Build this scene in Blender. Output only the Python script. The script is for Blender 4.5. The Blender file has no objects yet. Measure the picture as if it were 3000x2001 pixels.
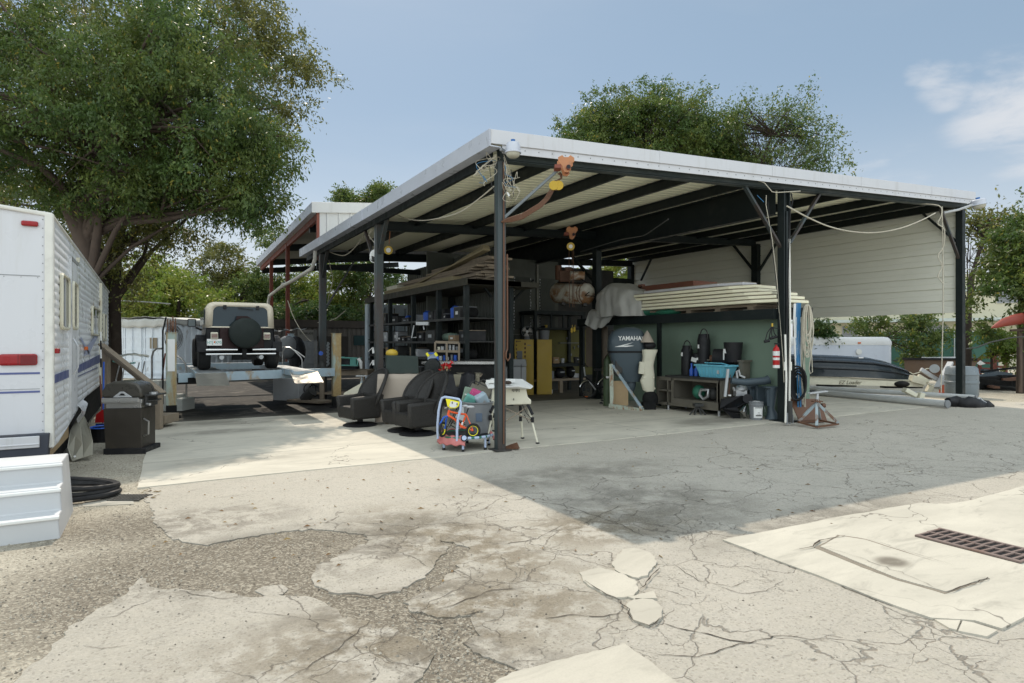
import bpy, bmesh, math, random
import numpy as np
from mathutils import Vector, Matrix, Euler, noise as mnoise
R_ = math.radians
random.seed(7); rng = np.random.default_rng(11)
sc = bpy.context.scene
# ------------------------------------------------------------------ camera
YAW = math.atan2(1050, 1789); CX, CY, CZ = -4.585, -8.175, 1.65
cd = bpy.data.cameras.new('camera'); cam = bpy.data.objects.new('camera', cd)
sc.collection.objects.link(cam); sc.camera = cam
cam.location = (CX, CY, CZ); cam.rotation_euler = (R_(90), 0, -YAW)
cd.sensor_width = 36; cd.lens = 1789/3000*36; cd.shift_y = 2.5/3000
cd.clip_start = .05; cd.clip_end = 2000
# ------------------------------------------------------------------ sky, sun, exposure
SUN = Vector((.85, 4.1, 4.79)).normalized()
EL = math.asin(SUN.z); AZ = math.atan2(SUN.x, SUN.y)
w = bpy.data.worlds.new('World'); sc.world = w; w.use_nodes = True
nt = w.node_tree; nt.nodes.clear()
sky = nt.nodes.new('ShaderNodeTexSky'); sky.sky_type = 'NISHITA'; sky.sun_disc = False
sky.sun_elevation = EL; sky.sun_rotation = AZ; sky.air_density = 1.0; sky.dust_density = .6; sky.ozone_density = 1.6
bg = nt.nodes.new('ShaderNodeBackground'); bg.inputs[1].default_value = .10
wo = nt.nodes.new('ShaderNodeOutputWorld')
tc = nt.nodes.new('ShaderNodeTexCoord')
# thin broken cloud, laid out by direction in the sky
def cloud(scale, lo, hi, zs):
    mp = nt.nodes.new('ShaderNodeMapping'); mp.inputs['Scale'].default_value = (1, 1, zs)
    nz = nt.nodes.new('ShaderNodeTexNoise'); nz.inputs['Scale'].default_value = scale
    nz.inputs['Detail'].default_value = 7; nz.inputs['Roughness'].default_value = .55; nz.inputs['Distortion'].default_value = .3
    nt.links.new(tc.outputs['Generated'], mp.inputs[0]); nt.links.new(mp.outputs[0], nz.inputs['Vector'])
    mr = nt.nodes.new('ShaderNodeMapRange'); mr.interpolation_type = 'SMOOTHSTEP'
    mr.inputs['From Min'].default_value = lo; mr.inputs['From Max'].default_value = hi
    nt.links.new(nz.outputs['Fac'], mr.inputs['Value']); return mr.outputs[0]
def wmath(op, a, b):
    n = nt.nodes.new('ShaderNodeMath'); n.operation = op; n.use_clamp = True
    for i, v in enumerate((a, b)):
        if hasattr(v, 'default_value'): nt.links.new(v, n.inputs[i])
        else: n.inputs[i].default_value = v
    return n.outputs[0]
def region(d, c0, c1):
    vm = nt.nodes.new('ShaderNodeVectorMath'); vm.operation = 'DOT_PRODUCT'; vm.inputs[1].default_value = d
    nt.links.new(tc.outputs['Generated'], vm.inputs[0])
    mr = nt.nodes.new('ShaderNodeMapRange'); mr.interpolation_type = 'SMOOTHSTEP'
    mr.inputs['From Min'].default_value = c0; mr.inputs['From Max'].default_value = c1
    nt.links.new(vm.outputs['Value'], mr.inputs['Value']); return mr.outputs[0]
def pdir(x, y):
    s = (x-1500)/1789; u = (1003-y)/1789
    return Vector((math.sin(YAW)+math.cos(YAW)*s, math.cos(YAW)-math.sin(YAW)*s, u)).normalized()
nzc = cloud(5.5, 0., 1., 3.0)
def puff(px, py, c0, c1, k): return wmath('MULTIPLY', region(tuple(pdir(px, py)), c0, c1), k)
pf = puff(2990, 300, .9950, .9998, .30)
for a_ in (puff(2930, 285, .9985, .9999, .30), puff(3010, 400, .9975, .9999, .28), puff(2800, 262, .9990, .99995, .26), puff(2745, 238, .9993, .99997, .26), puff(2690, 212, .9996, .99999, .24), puff(2540, 515, .9985, .9999, .20), puff(2650, 505, .999, .9999, .16)): pf = wmath('MAXIMUM', pf, a_)
sm = nt.nodes.new('ShaderNodeMapRange'); sm.interpolation_type = 'SMOOTHSTEP'; sm.inputs['From Min'].default_value = .56; sm.inputs['From Max'].default_value = .86
nt.links.new(wmath('ADD', pf, wmath('MULTIPLY', nzc, .85)), sm.inputs['Value']); cl = wmath('MULTIPLY', sm.outputs[0], wmath('MULTIPLY', pf, 3.2))
cl2 = wmath('MULTIPLY', cloud(1.6, .42, .8, 4), .16)
cf = wmath('MULTIPLY', wmath('ADD', cl, cl2), .8)
hz = region((0, 0, 1), .42, .0)
mixh = nt.nodes.new('ShaderNodeMix'); mixh.data_type = 'RGBA'; mixh.inputs[7].default_value = (6.6, 6.9, 7.2, 1)
mixv = nt.nodes.new('ShaderNodeMix'); mixv.data_type = 'RGBA'; mixv.inputs[0].default_value = .72; mixv.inputs[7].default_value = (2.75, 3.7, 4.6, 1); nt.links.new(sky.outputs[0], mixv.inputs[6])   # thin high veil
nt.links.new(wmath('MULTIPLY', wmath('POWER', hz, 1.5), .8), mixh.inputs[0]); nt.links.new(mixv.outputs[2], mixh.inputs[6])
mix = nt.nodes.new('ShaderNodeMix'); mix.data_type = 'RGBA'; mix.inputs[7].default_value = (6.3, 6.4, 6.6, 1)
nt.links.new(cf, mix.inputs[0]); nt.links.new(mixh.outputs[2], mix.inputs[6])
# added unseen fill: bright cloud behind and above the camera, lifts the shaded areas
bk = Vector((-math.sin(YAW), -math.cos(YAW), .75)).normalized()
fill_cl = wmath('MULTIPLY', region(tuple(bk), .12, .62), cloud(1.9, .30, .55, 1.5))
mix2 = nt.nodes.new('ShaderNodeMix'); mix2.data_type = 'RGBA'; mix2.inputs[7].default_value = (13.6, 15.0, 15.6, 1)
nt.links.new(fill_cl, mix2.inputs[0]); nt.links.new(mix.outputs[2], mix2.inputs[6])
nt.links.new(mix2.outputs[2], bg.inputs[0]); nt.links.new(bg.outputs[0], wo.inputs[0])
sl = bpy.data.lights.new('sun', 'SUN'); sl.energy = 2.9; sl.angle = R_(.55); sl.color = (1, .885, .74)
so = bpy.data.objects.new('sun', sl); sc.collection.objects.link(so)
so.rotation_euler = (-SUN).to_track_quat('-Z', 'Y').to_euler()
sc.view_settings.view_transform = 'Standard'; sc.view_settings.look = 'None'; sc.view_settings.gamma = 1
sc.view_settings.use_curve_mapping = False; sc.view_settings.exposure = .33
sc.cycles.max_bounces = 8; sc.cycles.diffuse_bounces = 5; sc.cycles.transparent_max_bounces = 12
# ------------------------------------------------------------------ measuring helpers (photograph pixels -> places on site)
FX, FY = math.sin(YAW), math.cos(YAW); F0 = 1789.
def ray(x, y): s = (x-1500)/F0; return Vector((FX+FY*s, FY-FX*s, (1003-y)/F0))
def at(x, y, D): return Vector((CX, CY, CZ)) + ray(x, y)*D
def onz(x, y, z=0): r = ray(x, y); return Vector((CX, CY, CZ)) + r*((z-CZ)/r.z)
def onY(x, y, Y): r = ray(x, y); return Vector((CX, CY, CZ)) + r*((Y-CY)/r.y)
def onX(x, y, X): r = ray(x, y); return Vector((CX, CY, CZ)) + r*((X-CX)/r.x)
FACE = -YAW          # rz that turns a thing's -Y side to the camera
# ------------------------------------------------------------------ mesh building
class MB:
    def __init__(s): s.v = []; s.f = []; s.mi = []; s.M = Matrix(); s.k = 0
    def add(s, vs, fs):
        n = len(s.v); s.v += [s.M @ Vector(p) for p in vs]
        s.f += [tuple(i+n for i in f) for f in fs]; s.mi += [s.k]*len(fs); return s
    def box(s, c, d, r=None):
        a, b, e = d[0]/2, d[1]/2, d[2]/2
        vs = [Vector(p) for p in ((-a,-b,-e),(a,-b,-e),(a,b,-e),(-a,b,-e),(-a,-b,e),(a,-b,e),(a,b,e),(-a,b,e))]
        if r: q = Euler(r).to_matrix(); vs = [q @ p for p in vs]
        return s.add([p+Vector(c) for p in vs], [(3,2,1,0),(4,5,6,7),(0,1,5,4),(1,2,6,5),(2,3,7,6),(3,0,4,7)])
    def bb(s, x0, x1, y0, y1, z0, z1): return s.box(((x0+x1)/2,(y0+y1)/2,(z0+z1)/2), (x1-x0,y1-y0,z1-z0))
    def bar(s, p, q, a, b=None, up=(0,0,1)):     # rectangular bar from p to q
        p, q = Vector(p), Vector(q); b = b or a; t = (q-p).normalized(); u = Vector(up)
        if abs(t.dot(u)) > .98: u = Vector((0,1,0))
        x = t.cross(u).normalized(); y = x.cross(t)
        vs = [o+x*i*a/2+y*j*b/2 for o in (p, q) for i, j in ((-1,-1),(1,-1),(1,1),(-1,1))]
        return s.add(vs, [(0,1,2,3),(7,6,5,4),(0,4,5,1),(1,5,6,2),(2,6,7,3),(3,7,4,0)])
    def tube(s, pts, r, n=8, cap=True, closed=False):
        pts = [Vector(p) for p in pts]; m = len(pts); rs = r if isinstance(r, (list, tuple)) else [r]*m
        vs = []; x = None
        for i, p in enumerate(pts):
            t = (pts[min(i+1, m-1)] - pts[max(i-1, 0)])
            if closed: t = pts[(i+1) % m]-pts[i-1]
            t = t.normalized() if t.length > 1e-9 else Vector((0,0,1))
            if x is None: x = t.cross(Vector((0,0,1)) if abs(t.z) < .9 else Vector((1,0,0))).normalized()
            else:
                x = x - t*x.dot(t); x = x.normalized() if x.length > 1e-6 else t.orthogonal().normalized()
            y = t.cross(x)
            vs += [p + (x*math.cos(2*math.pi*j/n)+y*math.sin(2*math.pi*j/n))*rs[i] for j in range(n)]
        fs = [(i*n+j, i*n+(j+1) % n, (i+1)*n+(j+1) % n, (i+1)*n+j) for i in range(m-1) for j in range(n)]
        if closed: fs += [((m-1)*n+j, (m-1)*n+(j+1) % n, (j+1) % n, j) for j in range(n)]
        elif cap: fs += [tuple(range(n-1, -1, -1)), tuple((m-1)*n+j for j in range(n))]
        return s.add(vs, fs)
    def cyl(s, p, q, r, r2=None, n=16): return s.tube([p, q], [r, r if r2 is None else r2], n)
    def lathe(s, prof, n=24, o=(0,0,0), M=None):
        vs = [Vector((r*math.cos(2*math.pi*j/n), r*math.sin(2*math.pi*j/n), z)) for r, z in prof for j in range(n)]
        if M is not None: vs = [M @ v for v in vs]
        vs = [v+Vector(o) for v in vs]; m = len(prof)
        fs = [(i*n+j, i*n+(j+1) % n, (i+1)*n+(j+1) % n, (i+1)*n+j) for i in range(m-1) for j in range(n)]
        if prof[0][0] > 1e-4: fs.append(tuple(range(n-1, -1, -1)))
        if prof[-1][0] > 1e-4: fs.append(tuple((m-1)*n+j for j in range(n)))
        return s.add(vs, fs)
    def ell(s, c, r, n=16, m=10, M=None):
        pr = [(math.sin(math.pi*i/m), -math.cos(math.pi*i/m)) for i in range(m+1)]; pr[0] = (1e-5, -1); pr[-1] = (1e-5, 1)
        S = Matrix.Diagonal((*r, 1)); return s.lathe(pr, n, c, (M @ S) if M is not None else S)
    def prism(s, poly, ax, a, b):                # poly in the two other axes, extruded along ax from a to b
        def P(u, v, t): return {'x': (t, u, v), 'y': (u, t, v), 'z': (u, v, t)}[ax]
        n = len(poly); vs = [P(u, v, a) for u, v in poly]+[P(u, v, b) for u, v in poly]
        return s.add(vs, [tuple(range(n)), tuple(range(2*n-1, n-1, -1))]+[(i, i+n, (i+1) % n+n, (i+1) % n) for i in range(n)])
    def surf(s, fn, nu, nv):
        vs = [fn(i/nu, j/nv) for i in range(nu+1) for j in range(nv+1)]
        return s.add(vs, [(i*(nv+1)+j, (i+1)*(nv+1)+j, (i+1)*(nv+1)+j+1, i*(nv+1)+j+1) for i in range(nu) for j in range(nv)])
    def build(s, name, mat, parent=None, smooth=False, bevel=0, thick=0, sub=0, recalc=True):
        me = bpy.data.meshes.new(name); me.from_pydata([tuple(v) for v in s.v], [], s.f); 
        mats = mat if isinstance(mat, (list, tuple)) else [mat]
        for m in mats: me.materials.append(m)
        if len(mats) > 1: me.polygons.foreach_set('material_index', s.mi)
        if recalc:
            b = bmesh.new(); b.from_mesh(me); bmesh.ops.recalc_face_normals(b, faces=b.faces); b.to_mesh(me); b.free()
        me.update(); o = bpy.data.objects.new(name, me); sc.collection.objects.link(o)
        if smooth:
            me.shade_smooth()
            if not sub: me.set_sharp_from_angle(angle=R_(smooth if smooth is not True else 40))
        if thick: md = o.modifiers.new('t', 'SOLIDIFY'); md.thickness = thick; md.offset = 0
        if sub: md = o.modifiers.new('s', 'SUBSURF'); md.levels = md.render_levels = sub
        if bevel: md = o.modifiers.new('b', 'BEVEL'); md.width = bevel; md.segments = 2; md.limit_method = 'ANGLE'; md.angle_limit = R_(50)
        if parent: o.parent = parent
        return o
def tag(o, label, cat, group=None, kind=None):
    if label: o['label'] = label
    if cat: o['category'] = cat
    if group: o['group'] = group
    if kind: o['kind'] = kind
    return o
def T(name, label, cat, loc=(0,0,0), rz=0, group=None):
    o = bpy.data.objects.new(name, None); sc.collection.objects.link(o); o.location = loc; o.rotation_euler = (0, 0, rz)
    o.empty_display_size = .1
    return tag(o, label, cat, group)
def one(m, name, mat, label, cat, loc=(0,0,0), rz=0, group=None, **k):
    o = m.build(name, mat, None, **k); o.location = loc; o.rotation_euler = (0, 0, rz); return tag(o, label, cat, group)
def struct(m, name, mat, **k): o = m.build(name, mat, None, **k); o['kind'] = 'structure'; return o
def text(body, size, mat, parent, loc, rot, name='lettering', ext=.001, bold=0, shear=0, sx=1):
    c = bpy.data.curves.new(name, 'FONT'); c.body = body; c.size = size; c.extrude = ext; c.offset = bold; c.shear = shear
    c.align_x = 'CENTER'; c.align_y = 'CENTER'; c.materials.append(mat)
    tmp = bpy.data.objects.new('t', c); sc.collection.objects.link(tmp); dg = bpy.context.evaluated_depsgraph_get(); me = bpy.data.meshes.new_from_object(tmp.evaluated_get(dg)); bpy.data.objects.remove(tmp)
    if not me.materials: me.materials.append(mat)
    o = bpy.data.objects.new(name, me); sc.collection.objects.link(o); o.parent = parent; o.location = loc; o.rotation_euler = rot; o.scale = (sx, 1, 1)
    return o
def clone(root, loc, rz, label=None):
    r = root.copy(); sc.collection.objects.link(r); r.location = loc; r.rotation_euler = (0, 0, rz)
    if label: r['label'] = label
    for ch in list(root.children):
        c = ch.copy(); sc.collection.objects.link(c); c.parent = r
        for g in ch.children: d = g.copy(); sc.collection.objects.link(d); d.parent = c
    return r
# ------------------------------------------------------------------ materials
def spl(P_, k=4):
    P_ = [Vector(p) for p in P_]; o = []
    for i in range(len(P_)-1):
        a, b_, c_, d_ = P_[max(0,i-1)], P_[i], P_[i+1], P_[min(len(P_)-1,i+2)]
        for j in range(k): t = j/k; o.append(.5*((2*b_)+(-a+c_)*t+(2*a-5*b_+4*c_-d_)*t*t+(-a+3*b_-3*c_+d_)*t**3))
    return o+[P_[-1]]
class N:
    """short node-graph writer"""
    def __init__(s, name):
        s.m = bpy.data.materials.new(name); s.m.use_nodes = True; s.t = s.m.node_tree
        s.b = s.t.nodes['Principled BSDF']; s.tc = s.t.nodes.new('ShaderNodeTexCoord'); s.co = s.tc.outputs['Object']
    def set(s, sock, v):
        if hasattr(v, 'is_linked') or hasattr(v, 'links'): s.t.links.new(v, sock)
        else: sock.default_value = v
    def n(s, typ, **k):
        nd = s.t.nodes.new('ShaderNode'+typ)
        for a, b in k.items(): setattr(nd, a, b)
        return nd
    def noise(s, scale, det=4, rough=.55, dist=0, co=None, out='Fac'):
        nd = s.n('TexNoise'); nd.inputs['Scale'].default_value = scale; nd.inputs['Detail'].default_value = det
        nd.inputs['Roughness'].default_value = rough; nd.inputs['Distortion'].default_value = dist
        s.t.links.new(co or s.co, nd.inputs['Vector']); return nd.outputs[out]
    def map(s, sx=1, sy=1, sz=1, co=None, loc=(0,0,0), rot=(0,0,0)):
        nd = s.n('Mapping'); nd.inputs['Scale'].default_value = (sx, sy, sz); nd.inputs['Location'].default_value = loc; nd.inputs['Rotation'].default_value = rot
        s.t.links.new(co or s.co, nd.inputs[0]); return nd.outputs[0]
    def ss(s, v, lo, hi, a=0., b=1.):
        nd = s.n('MapRange', interpolation_type='SMOOTHSTEP'); s.set(nd.inputs['Value'], v)
        for i, x in (('From Min', lo), ('From Max', hi), ('To Min', a), ('To Max', b)): nd.inputs[i].default_value = x
        return nd.outputs[0]
    def ma(s, op, a, b=0.): 
        nd = s.n('Math', operation=op); s.set(nd.inputs[0], a); s.set(nd.inputs[1], b); return nd.outputs[0]
    def mix(s, f, a, b):
        nd = s.n('Mix', data_type='RGBA')
        s.set(nd.inputs[0], f)
        for i, c in ((6, a), (7, b)):
            if isinstance(c, tuple): nd.inputs[i].default_value = (*c[:3], 1)
            else: s.t.links.new(c, nd.inputs[i])
        return nd.outputs[2]
    def vor(s, scale, feat='DISTANCE_TO_EDGE', co=None, out='Distance'):
        nd = s.n('TexVoronoi', feature=feat); nd.inputs['Scale'].default_value = scale; s.t.links.new(co or s.co, nd.inputs['Vector']); return nd.outputs[out]
    def warp(s, scale, amt, co=None):
        nz = s.noise(scale, 3, .6, 0, co, 'Color'); a = s.n('VectorMath', operation='SUBTRACT'); s.t.links.new(nz, a.inputs[0]); a.inputs[1].default_value = (.5,.5,.5)
        b = s.n('VectorMath', operation='SCALE'); s.t.links.new(a.outputs[0], b.inputs[0]); b.inputs['Scale'].default_value = amt
        c = s.n('VectorMath', operation='ADD'); s.t.links.new(co or s.co, c.inputs[0]); s.t.links.new(b.outputs[0], c.inputs[1]); return c.outputs[0]
    def blob(s, cx, cy, rx, ry, rz=0, soft=.6, co=None):   # 1 inside an irregular patch of ground
        mp = s.n('Mapping', vector_type='TEXTURE'); mp.inputs['Location'].default_value = (cx, cy, 0); mp.inputs['Rotation'].default_value = (0, 0, rz)
        mp.inputs['Scale'].default_value = (rx, ry, 1e4); s.t.links.new(co or s.co, mp.inputs[0])
        ln = s.n('VectorMath', operation='LENGTH'); s.t.links.new(mp.outputs[0], ln.inputs[0]); return s.ss(ln.outputs['Value'], 1+soft, 1-soft)
    def bump(s, h, st, d=.01):
        nd = s.n('Bump'); nd.inputs['Strength'].default_value = st; nd.inputs['Distance'].default_value = d; s.t.links.new(h, nd.inputs['Height'])
        if s.b.inputs['Normal'].is_linked: s.t.links.new(s.b.inputs['Normal'].links[0].from_socket, nd.inputs['Normal'])
        s.t.links.new(nd.outputs[0], s.b.inputs['Normal']); return s
    def fin(s, col, rough=.6, metal=0., spec=.5):
        if isinstance(col, tuple): s.b.inputs['Base Color'].default_value = (*col, 1)
        else: s.t.links.new(col, s.b.inputs['Base Color'])
        s.set(s.b.inputs['Roughness'], rough); s.b.inputs['Metallic'].default_value = metal; s.b.inputs['Specular IOR Level'].default_value = spec
        return s.m
def mul(c, k): return tuple(min(1, x*k) for x in c)
def M(name, col, rough=.55, metal=0., var=.18, scale=5, bump=.15, dirt=.25, dcol=(.12,.10,.08), spec=None, rs=None, zs=1):
    """ordinary painted/plastic/wood surface: two tones, grime in soft patches, fine relief"""
    if spec is None: spec = .22 if max(col) < .09 else .4
    s = N(name); c = s.mix(s.noise(scale, 5, .6), mul(col, 1-var), mul(col, 1+var))
    if dirt: c = s.mix(s.ma('MULTIPLY', s.ss(s.noise(scale*.45 if zs == 1 else scale*3, 6, .65, .4, s.map(1,1,zs)), .5, .72), dirt), c, dcol)
    if bump: s.bump(s.noise(scale*9, 4), bump, .004)
    return s.fin(c, s.ss(s.noise(scale*2), .3, .7, max(.05, rough-.1), min(1, rough+.12)) if rs is None else rs, metal, spec)
def rusty(name, paint, amt=.5, scale=4, rust=(.20,.075,.03), rust2=(.33,.15,.06), rough=.6, metal=0., zs=.35):
    s = N(name); co = s.map(1, 1, zs); nz = s.noise(scale, 7, .65, .5, co); lo = 1-amt*.75
    c = s.mix(s.ss(nz, lo-.28, lo-.12), s.mix(s.noise(scale*2), mul(paint, .85), mul(paint, 1.15)), s.mix(s.noise(scale*6, 6), rust, rust2))
    s.bump(s.noise(scale*8, 5), .3, .004); return s.fin(c, rough, metal)
m = {}
m['steel'] = M('dark green black steel paint', (.013,.018,.018), .5, 0, .3, 3, .1, .3, (.045,.048,.045))
m['post'] = rusty('weathered blue black post paint', (.035,.048,.05), .42, 3, (.03,.018,.012), (.06,.05,.045), .45, zs=.12)
m['beam'] = M('weathered grey green beam paint', (.045,.058,.058), .5, 0, .5, 2.5, .1, .5, (.10,.11,.105))
m['white_metal'] = M('white coated sheet metal', (.56,.56,.58), .38, .0, .05, 2, .05, .3, (.36,.34,.30), zs=.12)
m['gutter'] = M('grey white gutter metal', (.50,.52,.58), .35, .1, .06, 2, .05, .1, (.3,.28,.26))
m['ceiling'] = M('cream roof sheet underside', (.80,.79,.62), .45, 0, .05, 1.5, .03, .2, (.5,.48,.36))
m['wallsheet'] = M('cream insulated wall panel', (.78,.77,.68), .5, 0, .04, 1.2, .02, .12, (.45,.43,.34))
m['redsteel'] = M('red oxide primer', (.20,.055,.035), .6, 0, .25, 4, .1, .3)
m['black'] = M('black plastic', (.018,.018,.02), .45, 0, .2, 6, .1, .25, (.08,.075,.07))
m['rubber'] = M('black rubber', (.02,.02,.021), .7, 0, .25, 8, .3, .3, (.07,.065,.06))
m['dark'] = M('near black grimy surface', (.012,.012,.012), .8, 0, .4, 5, .2, .3, (.05,.045,.04))
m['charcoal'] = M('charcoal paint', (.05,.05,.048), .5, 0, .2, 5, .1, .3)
m['grey'] = M('mid grey', (.20,.21,.22), .5, 0, .12, 5, .1, .25)
m['lgrey'] = M('light grey', (.45,.46,.47), .5, 0, .08, 5, .1, .25)
m['white'] = M('white plastic', (.72,.72,.70), .4, 0, .05, 4, .05, .18, (.4,.37,.3))
m['cream'] = M('cream plastic', (.66,.63,.50), .45, 0, .07, 4, .08, .3, (.3,.26,.2))
m['chrome'] = M('chrome', (.55,.55,.55), .2, 1, .05, 3, .0, .1, rs=.2)
m['steelb'] = M('brushed steel', (.45,.44,.42), .35, .9, .12, 4, .1, .3)
m['alu'] = M('dull aluminium', (.55,.56,.57), .4, .75, .12, 4, .1, .25)
m['wood'] = M('grey weathered wood', (.26,.21,.155), .8, 0, .25, 7, .3, .4)
m['ply'] = M('plywood', (.42,.30,.17), .7, 0, .15, 6, .15, .2)
m['redwood'] = M('reddish brown timber', (.17,.065,.04), .7, 0, .2, 6, .2, .3)
m['yellow'] = M('yellow cabinet paint', (.52,.35,.04), .4, 0, .08, 3, .05, .3)
m['brightyellow'] = M('bright yellow plastic', (.82,.74,.03), .35, 0, .05, 4, 0, .05)
m['red'] = M('red paint', (.48,.02,.02), .35, 0, .08, 4, .0, .1)
m['orange'] = M('orange hoist paint', (.44,.19,.085), .5, 0, .12, 7, .1, .3)
m['green'] = M('dusty green wall', (.20,.275,.21), .75, 0, .12, 1.2, .1, .35, (.13,.17,.13))
m['teal'] = M('teal paint', (.12,.34,.29), .45, 0, .1, 5, .05, .3)
m['blue'] = M('bright blue plastic', (.03,.11,.50), .35, 0, .1, 5, 0, .1)
m['ropeblue'] = M('blue rope', (.04,.17,.34), .8, 0, .25, 30, .3, .2)
m['rope'] = M('off white rope', (.50,.46,.37), .8, 0, .25, 30, .3, .3)
m['crate'] = M('turquoise crate plastic', (.15,.46,.58), .4, 0, .08, 5, .05, .15)
m['tarp'] = M('grey tarpaulin', (.42,.415,.385), .5, 0, .12, 4, .2, .2)
m['gtarp'] = M('green tarpaulin', (.03,.16,.10), .5, 0, .2, 4, .2, .2)
m['pvc'] = M('white plastic pipe', (.74,.72,.66), .35, 0, .05, 3, .0, .2)
m['pink'] = M('faded pink cover', (.52,.17,.16), .6, 0, .2, 7, .2, .2, (.6,.45,.4))
m['paleblue'] = M('pale blue tube paint', (.42,.50,.66), .35, 0, .06, 5, 0, .1)
m['bike'] = M('glossy orange frame', (.75,.10,.02), .25, 0, .05, 5, 0, .02)
m['glass'] = M('dark tinted glass', (.03,.045,.055), .08, 0, .1, 2, 0, .15, (.10,.11,.11), rs=.1)
m['tan'] = M('tan vinyl roof', (.64,.57,.45), .55, 0, .04, 3, .1, .06)
m['carblack'] = M('glossy black paint', (.008,.008,.009), .35, 0, .1, 3, 0, .1, (.03,.028,.025), spec=.15)
m['maroon'] = M('dark maroon paint', (.018,.004,.004), .35, 0, .1, 3, 0, .05, spec=.2)
m['lamp_red'] = M('red lens', (.28,.008,.012), .2, 0, .15, 8, 0, .1)
m['lamp_orange'] = M('orange lens', (.60,.13,.02), .25, 0, .1, 8, 0, .05)
m['tyre'] = M('tyre rubber', (.022,.022,.022), .8, 0, .2, 9, .4, .35, (.08,.07,.06))
m['liftblue'] = rusty('pale blue lift paint', (.33,.42,.48), .26, 3, (.22,.12,.05), (.40,.30,.16), .55, zs=.7)
m['liftpost'] = rusty('yellowed rusty lift post', (.33,.40,.36), .42, 3.5, (.26,.15,.06), (.46,.36,.17), .6, zs=.25)
m['rust'] = rusty('rust', (.075,.035,.022), .7, 5, (.085,.035,.018), (.15,.07,.035))
m['rustwhite'] = rusty('rusty white tank', (.52,.50,.43), .40, 2.5, (.16,.07,.03), (.36,.20,.09), .5, zs=1)
m['contwhite'] = rusty('white container paint', (.70,.76,.82), .14, 2.2, (.15,.08,.05), (.25,.16,.1), .5, zs=.5)
m['contdark'] = M('brown grey container', (.115,.105,.095), .6, 0, .2, 2, .1, .4)
m['engine'] = M('blue grey engine cowl', (.065,.088,.105), .4, 0, .02, 1.5, 0, .0, (.12,.12,.12), spec=.35)
m['wicker'] = None
s = N('brown black wicker'); v = s.vor(1, 'F1', s.map(70, 70, 110)); s.bump(v, .7, .006)
m['wicker'] = s.fin(s.mix(s.ss(v, .1, .7), (.040,.035,.030), (.012,.011,.010)), .55)
m['foam'] = M('cream foam panel', (.84,.80,.60), .6, 0, .06, 3, .1, .15, (.45,.38,.2))
m['boat'] = M('glossy dark hull', (.022,.028,.032), .18, 0, .15, 2, 0, .35, (.09,.085,.07))
m['redlac'] = M('red brown hull', (.25,.045,.03), .5, 0, .08, 3, 0, .15)
m['cloth'] = M('beige canvas cloth', (.40,.34,.28), .85, 0, .08, 4, .2, .15)
m['building'] = M('cream stucco', (.58,.54,.40), .8, 0, .05, 2, .1, .15)
m['fence'] = M('green screen mesh', (.035,.10,.075), .8, 0, .25, 4, .2, .2)
m['bark'] = M('brown bark', (.10,.072,.055), .9, 0, .35, 6, .6, .35, (.05,.04,.035))
m['barkd'] = M('dark bark', (.05,.038,.03), .9, 0, .35, 6, .6, .3)
m['paper'] = M('white sticker', (.78,.78,.76), .5, 0, .03, 5, 0, .1)
m['darkcar'] = M('dark cabinet steel', (.035,.036,.035), .5, 0, .2, 4, .1, .4, (.07,.065,.055))
m['galv'] = M('galvanised steel', (.36,.38,.39), .45, .6, .15, 6, .1, .2)
m['cardboard'] = M('cardboard', (.32,.22,.13), .85, 0, .1, 5, .1, .2)
s = N('glowing bulb'); s.b.inputs['Emission Color'].default_value = (1,.75,.35,1); s.b.inputs['Emission Strength'].default_value = 1.2; m['bulb'] = s.fin((.7,.5,.25), .4)
def leafmat(name, c0, c1, c2, tr=.4, yel=.06):
    s = N(name); g = s.n('NewGeometry'); r = g.outputs['Random Per Island']
    c = s.mix(r, c0, c1); c = s.mix(s.ss(s.noise(.8, 4, .6), .40, .62, 0, .85), c, c2); c = s.mix(s.ss(s.noise(1.3, 4, .6, 0, s.map(1,1,1,loc=(9,4,2))), .46, .62, 0, .35), c, mul(c0, .6))
    c = s.mix(s.ss(r, 1-yel-.01, 1-yel), c, (.30,.26,.05))
    tn = s.n('BsdfTranslucent'); s.t.links.new(c, tn.inputs[0])
    s.fin(c, .42, 0, .45); mx = s.n('MixShader'); mx.inputs[0].default_value = tr
    s.t.links.new(s.b.outputs[0], mx.inputs[1]); s.t.links.new(tn.outputs[0], mx.inputs[2])
    s.t.links.new(mx.outputs[0], s.t.nodes['Material Output'].inputs[0]); return s.m
m['leaf'] = leafmat('mid green leaves', (.050,.090,.022), (.092,.155,.034), (.145,.185,.04), .45, .02)
m['leafy'] = leafmat('yellow green leaves', (.12,.19,.03), (.21,.29,.045), (.30,.31,.06), .5, .02)
m['leafd'] = leafmat('dark green leaves', (.035,.075,.02), (.065,.13,.03), (.10,.145,.035), .4, .02)
m['leafo'] = leafmat('olive leaves', (.07,.09,.02), (.14,.15,.035), (.17,.17,.045), .4, .05)
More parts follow.
